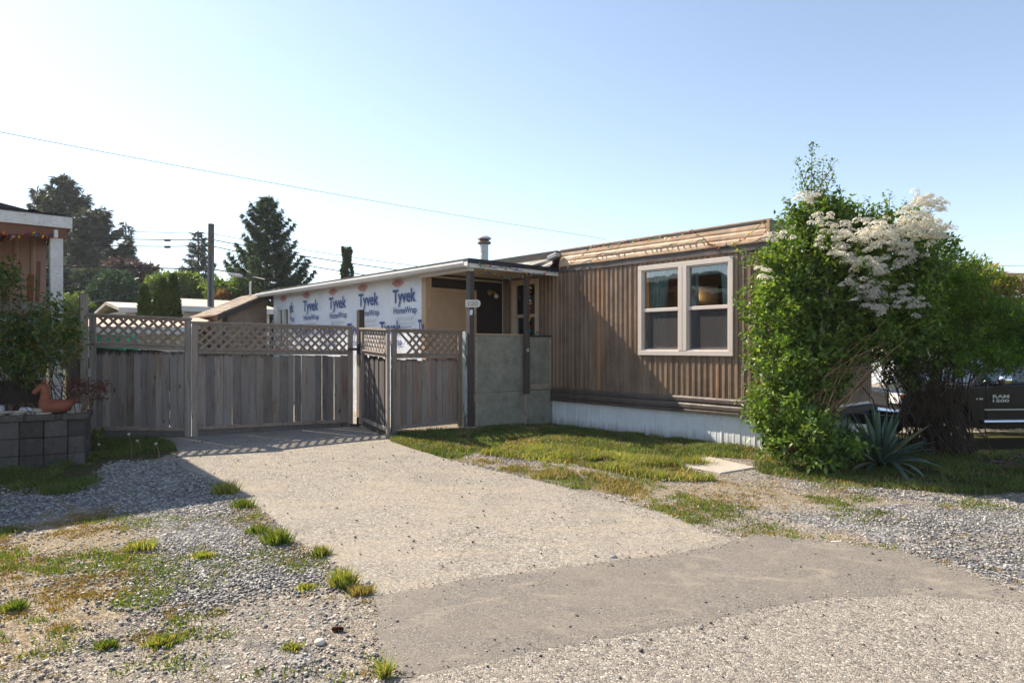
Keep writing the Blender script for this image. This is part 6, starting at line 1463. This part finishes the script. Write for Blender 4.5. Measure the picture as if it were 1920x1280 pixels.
# ------------------------------------------------------------------ trees beyond the fence
def gp(px, D, z=-.3): return Vector(((px - 960) / FPX * D, D, z))
def hgt(py, D): return EYE - (py - HZ) * D / FPX + .3
TG = 'conifers on the skyline'
conifer('conifer', 'tallest dark spruce on the skyline at the far left', gp(118, 46), hgt(328, 46), 5.2, 130, M['needleDark'], 460, .50, .16, .50, .72, TG, seed=1, dens=1.1, gaps=.06)
conifer('conifer', 'dark spruce with a pointed top just left of the tallest one', gp(70, 48), hgt(350, 48), 2.6, 90, M['needleDark'], 220, .42, .2, .5, .75, TG, seed=2, gaps=.1)
conifer('conifer', 'broad dark spruce standing right of the tallest one', gp(178, 43), hgt(392, 43), 3.6, 95, M['needleDark'], 360, .50, .16, .55, .55, TG, seed=3, dens=.9, gaps=.1)
conifer('conifer', 'slender hazy fir with open branches right of the dark spruces', gp(236, 50), hgt(414, 50), 3.6, 120, M['needleBlue'], 130, .46, .2, .12, .85, TG, seed=4, gaps=.12)
conifer('conifer', 'narrow fir just left of the utility pole', gp(372, 52), hgt(432, 52), 3.0, 130, M['needleBlue'], 150, .46, .22, .2, .80, TG, seed=5, gaps=.1)
conifer('conifer', 'large green conifer with sweeping branches right of the utility pole', gp(500, 34), hgt(368, 34), 3.6, 125, M['needleGreen'], 560, .30, .10, .55, .80, TG, seed=6, dens=1.0)
bv = gp(649, 30); root = thing('ivy_column', 'narrow ivy covered trunk rising above the addition roof', 'tree', bv)
H = hgt(463, 30); G().tube([bv, bv + UP * H * .98], [.16, .10], 7).build('trunk', M['bark'], root)
rgF = np.random.default_rng(5); n = 5200; hh = rgF.uniform(.2, 1, n) ** .8; r_ = (.10 + .30 * (1 - hh) ** .75 + .04 * np.sin(hh * 40)) * rgF.uniform(.7, 1.15, n); a = rgF.uniform(0, 2 * np.pi, n)
C = np.stack([bv.x + np.cos(a) * r_ + .04 * np.sin(hh * 9), bv.y + np.sin(a) * r_, bv.z + hh * H], 1); v, f = leaves(C, np.stack([np.cos(a), np.sin(a), rgF.normal(-.2, .6, n)], 1), rgF.normal(0, 1, (n, 3)), .12 * rgF.uniform(.5, 1.3, n), .08 * rgF.uniform(.6, 1.2, n)); npmesh('foliage', v, f, M['needleGreen'], root, 'stuff')
# rounded trees and columnar cedars
D0 = 30; round_tree('round_tree', 'dome shaped blue green cypress behind the left gate', gp(217, D0), [B(217, 560, D0, 1.05, 1, 1.0), B(195, 585, D0, .7, .8, .8), B(245, 575, D0, .6, .7, .8), B(222, 535, D0, .5, .5, .45)], M['bluegreen'], 2600, 8, .20, .09, seed=11, tl=.22, shell=.7, rough_=.15, up=.6)
D0 = 40; round_tree('purple_tree', 'maroon leaved tree behind the blue green cypress', gp(248, D0), [B(245, 520, D0, 1.1, 1, .7), B(225, 505, D0, .6, .6, .4), B(268, 520, D0, .7, .7, .4), B(285, 510, D0, .35, .4, .15)], M['purple'], 900, 9, .24, .12, seed=12, tl=.4, shell=.3, rough_=.5)
D0 = 34; round_tree('lime_tree', 'bright yellow green tree behind the columnar cedars', gp(333, D0), [B(320, 545, D0, 1.0, 1, .7), B(345, 540, D0, .8, .8, .6), B(300, 552, D0, .5, .6, .4), B(360, 560, D0, .5, .5, .4)], M['lime'], 1400, 9, .20, .12, seed=13, tl=.3, shell=.4)
D0 = 32; round_tree('garden_tree', 'olive green tree behind the utility pole and the shed roof', gp(440, D0), [B(425, 555, D0, .8, .8, .5), B(455, 545, D0, .7, .7, .4), B(405, 540, D0, .4, .5, .4)], M['lime'], 700, 9, .18, .09, seed=14, tl=.3, shell=.3)
D0 = 31; round_tree('rust_shrub', 'patch of rust red foliage right of the utility pole', gp(418, D0), [B(418, 556, D0, .22, .3, .10)], M['rust'], 120, 9, .13, .07, cat='shrub', seed=15, tl=.2)
D0 = 33; round_tree('hedge_tree', 'dark undergrowth mass behind the round cypress', gp(150, D0), [B(130, 560, D0, 1.6, 1, 1.0), B(180, 540, D0, .8, .8, .8), B(90, 540, D0, 1.3, 1, 1.2)], M['needleDark'], 1700, 9, .28, .13, seed=16, tl=.4, shell=.4)
def cedar(px, py, D, w, label, seed):
    rg = np.random.default_rng(seed); b_ = gp(px, D, -.2); H = hgt(py, D) - .1; root = thing('columnar_cedar', label, 'tree', b_, 'columnar cedars behind the gate')
    n = 9000; hh = rg.uniform(0, 1, n); a = rg.uniform(0, 2 * np.pi, n); rad = w * (np.sin(np.pi * np.clip(hh * .93 + .07, 0, 1) ** .75)) ** .55 * (1 - .25 * hh) * (.80 + .3 * fbm(a * 2, hh * 9, 1, seed)) * rg.uniform(.86, 1.06, n)
    C = np.stack([b_.x + np.cos(a) * rad, b_.y + np.sin(a) * rad, b_.z + .1 + hh * H], 1); D_ = np.stack([np.cos(a) * .4, np.sin(a) * .4, np.full(n, 1.0)], 1) + rg.normal(0, .3, (n, 3))
    v, f = leaves(C, D_, np.stack([np.cos(a), np.sin(a), 0 * a], 1) + rg.normal(0, .7, (n, 3)), .13 * rg.uniform(.6, 1.3, n), .06 * rg.uniform(.6, 1.3, n)); npmesh('foliage', v, f, M['cedarTree'], root, 'stuff')
    G().tube([b_, b_ + UP * H * .8], [.06, .02], 6).build('trunk', M['bark'], root)
cedar(271, 545, 20, .26, 'leftmost and shortest of the columnar cedars behind the gate', 21)
cedar(306, 533, 20.2, .27, 'left one of the taller pair of columnar cedars', 22)
cedar(325, 525, 20.5, .27, 'tallest columnar cedar, beside the pale roof', 23)
cedar(296, 560, 21.5, .24, 'low cedar hidden between the shortest one and the taller pair', 24)
D0 = 26; round_tree('garden_shrub', 'pale green shrub seen between the white porch post and the tall gate post', gp(138, D0), [B(138, 570, D0, .5, .4, .28), B(125, 590, D0, .6, .5, .4)], M['lime'], 300, 9, .13, .07, cat='shrub', seed=18, tl=.2)
# low wooded line further away so that the horizon is closed
rgG = np.random.default_rng(9); n = 26000; az = rgG.uniform(-1.05, 1.05, n); dd = rgG.uniform(85, 120, n); hh = rgG.uniform(0, 1, n) * (2.6 + 2.2 * vnoise(az, 0 * az, 30, 3)); C = np.stack([np.sin(az) * dd, np.cos(az) * dd, hh], 1)
v, f = leaves(C, rnd_unit(n), rgG.normal(0, .4, (n, 3)) + np.array([0, -1, .3]), 1.5 * rgG.uniform(.6, 1.3, n), .9 * rgG.uniform(.6, 1.2, n)); tag(npmesh('far_woods', v, f, M['needleBlue'], loc=(0, 100, 0), kind='stuff'), 'low line of distant trees closing the horizon behind the houses', 'woods')

# ------------------------------------------------------------------ houses far behind
def back_home(name, label, px0, px1, D, ztop, depth, wallm, roofm, over=.3, rise=.5, group=None, zw=None, dirv=EV, drop=.3):
    o = gp(px0, D, -drop); p1 = None
    # length so that it ends at px1 along dirv
    k = (px1 - 960) / FPX; L = (k * o.y - o.x) / (dirv.x - k * dirv.y); bk = Vector((-dirv.y, dirv.x, 0)); root = thing(name, label, 'house', o, group); zw = ztop
    G().obox(o, dirv * L, bk * depth, UP * (zw + drop)).build('wall', wallm, root)
    g = G(); g.prism([(-over, zw - .02), (depth / 2, zw + rise), (depth + over, zw - .02), (depth + over, zw + .10), (depth / 2, zw + rise + .12), (-over, zw + .10)], Vector((o.x, o.y, 0)) - dirv * over, bk, UP, dirv * (L + 2 * over)); g.build('roof', roofm, root)
    G().obox(Vector((o.x, o.y, zw - .08)) - dirv * over - bk * (over + .02), dirv * (L + 2 * over), bk * .02, UP * .16).build('fascia_board', M['whitewall'], root)
    n = max(2, int(L / 2.2)); 
    for q in range(n):
        a = (q + .5) * L / n; f = G().obox(Vector((o.x, o.y, zw - 1.5)) + dirv * (a - .45) - bk * .04, dirv * .9, bk * .035, UP * .95).build('window', M['whitewall'], root); G().obox(Vector((o.x, o.y, zw - 1.43)) + dirv * (a - .38) - bk * .05, dirv * .76, bk * .008, UP * .81).build('pane', M['tint'], f)
    return root, o, bk, L
back_home('neighbour_home', 'low white mobile home with a pale weathered roof behind the shed', 344, 505, 22.5, 2.62, 5, M['whitewall'], M['roofwhite'], rise=.42, group='mobile homes behind the fence')
back_home('neighbour_home', 'small pale roof of a mobile home left of the columnar cedars', 236, 292, 25, 2.72, 4, M['warmwall'], M['roofwhite'], rise=.3, group='mobile homes behind the fence')
back_home('neighbour_home', 'low salmon roofed home seen through the lattice of the left gate', 150, 345, 15.5, 1.72, 3.5, M['warmwall'], M['tilepink'], rise=.28, group='mobile homes behind the fence', dirv=Vector((.98, .2, 0)).normalized())
tag(G().obox(gp(172, 12.5, -.1), Vector((.55, .1, 0)), Vector((0, .5, 0)), UP * 1.68).build('green_panel', M['greenshed']), 'bright green panel seen through the lattice of the left gate', 'panel')
# brown roofed house on the right
hr, o, bk, L = back_home('brown_roof_house', 'house with brown shingled roof at the right border behind the hedge', 1655, 2200, 27, 3.45, 8, M['warmwall'], M['shingle_red'], rise=1.35, dirv=Vector((1, .12, 0)).normalized(), drop=.5)
dv = Vector((1, .12, 0)).normalized(); sl = (bk * 4.3 + UP * 1.37); shingled(hr, Vector((o.x, o.y, 3.56)) - dv * .3 - bk * .3, dv, sl, L + .6, sl.length, M['shingle_red'], 16, 60, th=.03, nm='shingles', kind='stuff')
q = Vector((o.x, o.y, 4.85)) + dv * 2.2 + bk * 4; tag(G().lathe(pt(1856, 535, 30), [(.10, 0), (.10, .35), (.16, .38), (.12, .52), (.02, .7)], 8).build('roof_vent', M['corr']), 'dark pointed vent on the ridge of the brown roof', 'vent')

# ------------------------------------------------------------------ utility pole, lamp and wires
PD_ = 23.0; pb_ = gp(394, PD_); up_ = thing('utility_pole', 'weathered wooden utility pole rising behind the shed roof', 'utility pole', pb_)
G().tube([pb_, gp(396, PD_, hgt(420, PD_) - .3)], [.125, .10], 14).build('pole', M['pole'], up_)
G().tube([gp(391, PD_ - .12), gp(391.5, PD_ - .12, hgt(480, PD_) - .3)], .035, 6).build('cable_duct', M['insul'], up_)
G().tube([gp(398, PD_ - .12), gp(398.5, PD_ - .12, hgt(480, PD_) - .3)], .03, 6).build('cable_duct', M['insul'], up_)
for py in (438, 449, 461): G().tube([pt(397, py, PD_ - .14), pt(401, py, PD_ - .14)], .045, 8).build('insulator', M['insul'], up_)
sl_ = thing('street_light', 'small grey street light head right of the utility pole', 'street light', pt(442, 517, 22))
c = pt(442, 516, 22); G().obox(c + Vector((-.22, -.1, -.02)), Vector((.42, 0, -.06)), Vector((0, .2, 0)), UP * .11).build('lamp_head', M['pale'], sl_, bevel=.02)
G().tube([pt(454, 519, 22), pt(480, 520, 21.6), pt(497, 524, 21.2), pt(500, 556, 21)], .02, 6).build('arm', M['wire'], sl_)
def wire(pts, label, r=.014, sag=.0, n=9, grp='overhead power lines'):
    P_ = []
    for (a, b_) in zip(pts[:-1], pts[1:]):
        for k in range(n): f_ = k / n; P_.append(pt(lerp(a[0], b_[0], f_), lerp(a[1], b_[1], f_) + sag * 4 * f_ * (1 - f_), lerp(a[2], b_[2], f_)))
    P_.append(pt(*pts[-1])); g = G().tube(P_, r, 5); return tag(g.build('power_line', M['wire'], loc=P_[0]), label, 'wire', grp)
wire([(-120, 224, 12), (560, 352, 20), (1135, 448, 30)], 'long single wire crossing the sky from the left border to the trailer roof', .007, 2)
wire([(96, 424, 20), (396, 438, PD_), (790, 500, 25)], 'topmost wire reaching the utility pole', .010, 3)
w1 = wire([(96, 442, 20), (396, 449, PD_), (760, 508, 25)], 'second wire at the utility pole, with the upper splice', .016, 3)
w2 = wire([(96, 456, 20), (396, 461, PD_), (700, 518, 25)], 'third wire at the utility pole, with the lower splice', .016, 3)
wire([(86, 498, 20), (396, 504, PD_), (650, 547, 25)], 'thick wire at mid height of the utility pole', .022, 1)
wire([(84, 523, 20), (350, 545, PD_)], 'thin wire crossing below the dark spruces', .008, 2)
wire([(86, 530, 20), (290, 560, 24)], 'lowest thin wire over the round cypress', .008, 2)
wire([(166, 567, 14), (262, 545, 22)], 'pale wire rising from the tall gate post to the cedars', .008, 2)
wire([(1760, 498, 20), (1960, 497, 24)], 'thin wire above the hedge at the right border', .007, 1)
for q, (py, lab) in enumerate(((450.5, 'upper grey splice box on the wires left of the pole'), (463, 'lower grey splice box on the wires left of the pole'))):
    c = pt(314, py, 22); tag(G().tube([c + Vector((-.09, 0, 0)), c + Vector((.09, 0, 0))], .045, 8).build('wire_splice', M['insul']), lab, 'splice', 'splice boxes on the wires')

# ------------------------------------------------------------------ pickup
TX = Vector((math.cos(R(5)), math.sin(R(5)), 0)); TY = Vector((-TX.y, TX.x, 0)); tz = -.59; to = gp(1690, 12.6, tz)
tr = thing('pickup_truck', 'dark pickup truck partly hidden behind the twiggy shrub at the right border', 'pickup', to)
def K(a, d, z): return to + TX * a + TY * d + UP * z
Wd = 2.0
def arch(cx, r_, z, n=9): return [(cx - r_ * math.cos(math.pi * k / (n - 1)), z + r_ * math.sin(math.pi * k / (n - 1)) - .0) for k in range(n)]
low = [(0.02, .62), (.05, .42), (.42, .38)] + arch(.98, .50, .42) + [(1.6, .36), (4.05, .36)] + arch(4.62, .50, .42) + [(5.3, .42), (5.78, .50), (5.80, 1.22), (4.30, 1.24), (2.2, 1.20), (1.45, 1.17), (.25, 1.10), (.04, .98)]
def body_side(prof, d0, d1, name, mat, inset=.0, bev=.03):
    g = G(); g.prism(prof, K(0, d0, 0), TX, UP, TY * (d1 - d0)); return g.build(name, mat, tr, bevel=bev)
body_side(low, 0, Wd, 'body', M['truckpaint'], bev=.025)
cab = [(1.45, 1.16), (2.25, 1.84), (2.6, 1.93), (3.9, 1.93), (4.25, 1.24)]
g = G(); vs = []
for d, ins in ((.06, 0), (Wd - .06, 0)): vs += [K(a, d + (0 if z < 1.3 else (.14 if d < 1 else -.14)), z) for a, z in cab]
g.add(vs, [(0, 1, 2, 3, 4), (9, 8, 7, 6, 5)] + [(i, (i + 1) % 5, (i + 1) % 5 + 5, i + 5) for i in range(5)]); g.build('cabin', M['truckpaint'], tr, bevel=.03)
def sidewin(pts, nm='side_window'):
    g = G(); q = [K(a, .06 + .14 * (z - 1.16) / .77 - .012, z) for a, z in pts]; g.add(q + [p + TY * .01 for p in q], [tuple(range(len(q))), tuple(range(len(q), 2 * len(q)))[::-1]]); return g.build(nm, M['tint'], tr, fix=False)
sidewin([(1.72, 1.28), (2.34, 1.80), (2.78, 1.86), (2.85, 1.26)]); sidewin([(2.95, 1.26), (2.90, 1.86), (3.8, 1.84), (4.05, 1.28)])
g = G(); q = [K(1.52, .2, 1.23), K(1.52, Wd - .2, 1.23), K(2.22, Wd - .30, 1.83), K(2.22, .30, 1.83)]; n_ = (TX * -.7 + UP * .75) * .012; g.add([p + n_ for p in q], [(0, 1, 2, 3)]); g.build('windscreen', M['tint'], tr, fix=False)
for cx in (.98, 4.62):
    for d, sgn in ((.02, 1), (Wd - .28, -1)):
        c = K(cx, d, .40); ax = TY; g = G(); g.lathe(c, [(.25, .0), (.36, -.0), (.40, .04), (.40, .22), (.36, .26), (.25, .26)], 28, ax); w = g.build('wheel', M['tyre'], tr)
        g = G(); g.lathe(c + ax * (.01 if sgn > 0 else .11), [(.02, .0), (.10, .0), (.235, .03), (.25, .0), (.25, .14), (.0, .14)], 20, ax); r_ = g.build('rim', M['chrome'], w)
        for k in range(5):
            an = k * 2 * math.pi / 5; rd = TX * math.cos(an) + UP * math.sin(an); g = G().obox(c + ax * (-.005 if sgn > 0 else .25) + rd * .04 - rd.cross(ax) * .03, rd * .19, rd.cross(ax) * .06, ax * .02); g.build('spoke', M['chrome'], w)
g = G().prism([(-.06, .42), (-.10, .50), (-.10, .66), (-.02, .74), (.12, .74), (.12, .42)], K(0, .04, 0), TX, UP, TY * (Wd - .08)); g.build('front_bumper', M['chrome'], tr, bevel=.015)
G().obox(K(.0, .42, .78), TX * .03, TY * 1.16, UP * .26).build('grille', M['plastic'], tr)
for d in (.03, Wd - .38): 
    h = G().obox(K(.005, d, .84), TX * .22, TY * .35, UP * .20).build('headlight', M['lens'], tr, bevel=.01); G().obox(K(.03, d - .004 if d < 1 else d + .28, .95), TX * .15, TY * .08, UP * .085).build('indicator', M['amber'], h)
G().tube([K(1.62, -.05, .50), K(4.0, -.05, .50)], .045, 10).build('running_board', M['chrome'], tr)
for a in (1.8, 2.8, 3.8): G().obox(K(a, -.05, .46), TX * .05, TY * .2, UP * .03).build('step_bracket', M['plastic'], tr)
for a in (1.74, 2.86, 4.08): G().obox(K(a, -.028, .42), TX * .008, TY * .01, UP * .80).build('door_seam', M['plastic'], tr)
G().obox(K(1.68, -.030, .72), TX * 2.4, TY * .012, UP * .022).build('side_moulding', M['badge'], tr)
for a in (2.62, 3.85): G().obox(K(a, -.06, 1.05), TX * .16, TY * .035, UP * .035).build('door_handle', M['chrome'], tr, bevel=.006)
G().lathe(K(1.98, -.16, 1.30), [(.03, -.09), (.10, -.07), (.12, .0), (.10, .09), (.03, .10)], 10, UP).build('mirror', M['chrome'], tr, bevel=0, smooth_=True)
G().tube([K(1.95, .03, 1.22), K(1.95, -.12, 1.26)], .02, 6).build('mirror_arm', M['plastic'], tr)
text('lettering', 'RAM', K(1.84, -.032, .955), TX, .34, .062, M['badge'], tr, .03)
text('lettering', '1500', K(1.84, -.032, .875), TX, .34, .055, M['badge'], tr, .03)
G().obox(K(1.50, -.032, .925), TX * .14, TY * .006, UP * .03).build('fender_badge', M['badge'], tr, bevel=.004)
G().prism([(1.9, 1.24), (2.0, 1.22), (4.2, 1.22), (4.2, 1.235)], K(0, -.004, 0), TX, UP, TY * .004).build('belt_line', M['plastic'], tr)
# white car behind the shrub stems and the side road
co = gp(1672, 22, -.57); car = thing('parked_car', 'white car glimpsed through the bare stems of the twiggy shrub', 'car', co)
cp_ = [(0, .35), (.0, .65), (.25, .80), (1.1, .92), (1.7, 1.38), (3.0, 1.42), (3.7, .98), (4.3, .92), (4.4, .5), (4.3, .32)] + [(q[0], q[1]) for q in arch(3.5, .33, .32, 7)[::-1]] + [(q[0], q[1]) for q in arch(.85, .33, .32, 7)[::-1]]
CX = Vector((.55, .83, 0)).normalized(); CW = Vector((-CX.y, CX.x, 0))
G().prism(cp_, co, CX, UP, CW * 1.6).build('body', M['carwhite'], car, bevel=.02)
G().prism([(1.25, .95), (1.78, 1.32), (2.95, 1.35), (3.5, .98)], co - CW * .008, CX, UP, CW * .006).build('side_window', M['tint'], car)
for a in (.85, 3.5): w = G().lathe(co + CX * a + UP * .31 - CW * .02, [(.1, 0), (.29, 0), (.31, .03), (.31, .2), (.1, .2)], 20, CW).build('wheel', M['tyre'], car); G().lathe(co + CX * a + UP * .31 - CW * .035, [(.02, 0), (.19, .01), (.19, .03)], 16, CW).build('rim', M['chrome'], w)
g = G(); a0, a1 = gp(1560, 15.5, 0), gp(2300, 15.5, 0); g.add([Vector((7.4, 14.6, -.555)), Vector((30, 15.6, -.555)), Vector((30, 20.5, -.555)), Vector((9.2, 19.5, -.555))], [(0, 1, 2, 3)]); o = g.build('side_road', M['driveway'], kind='structure', fix=False)
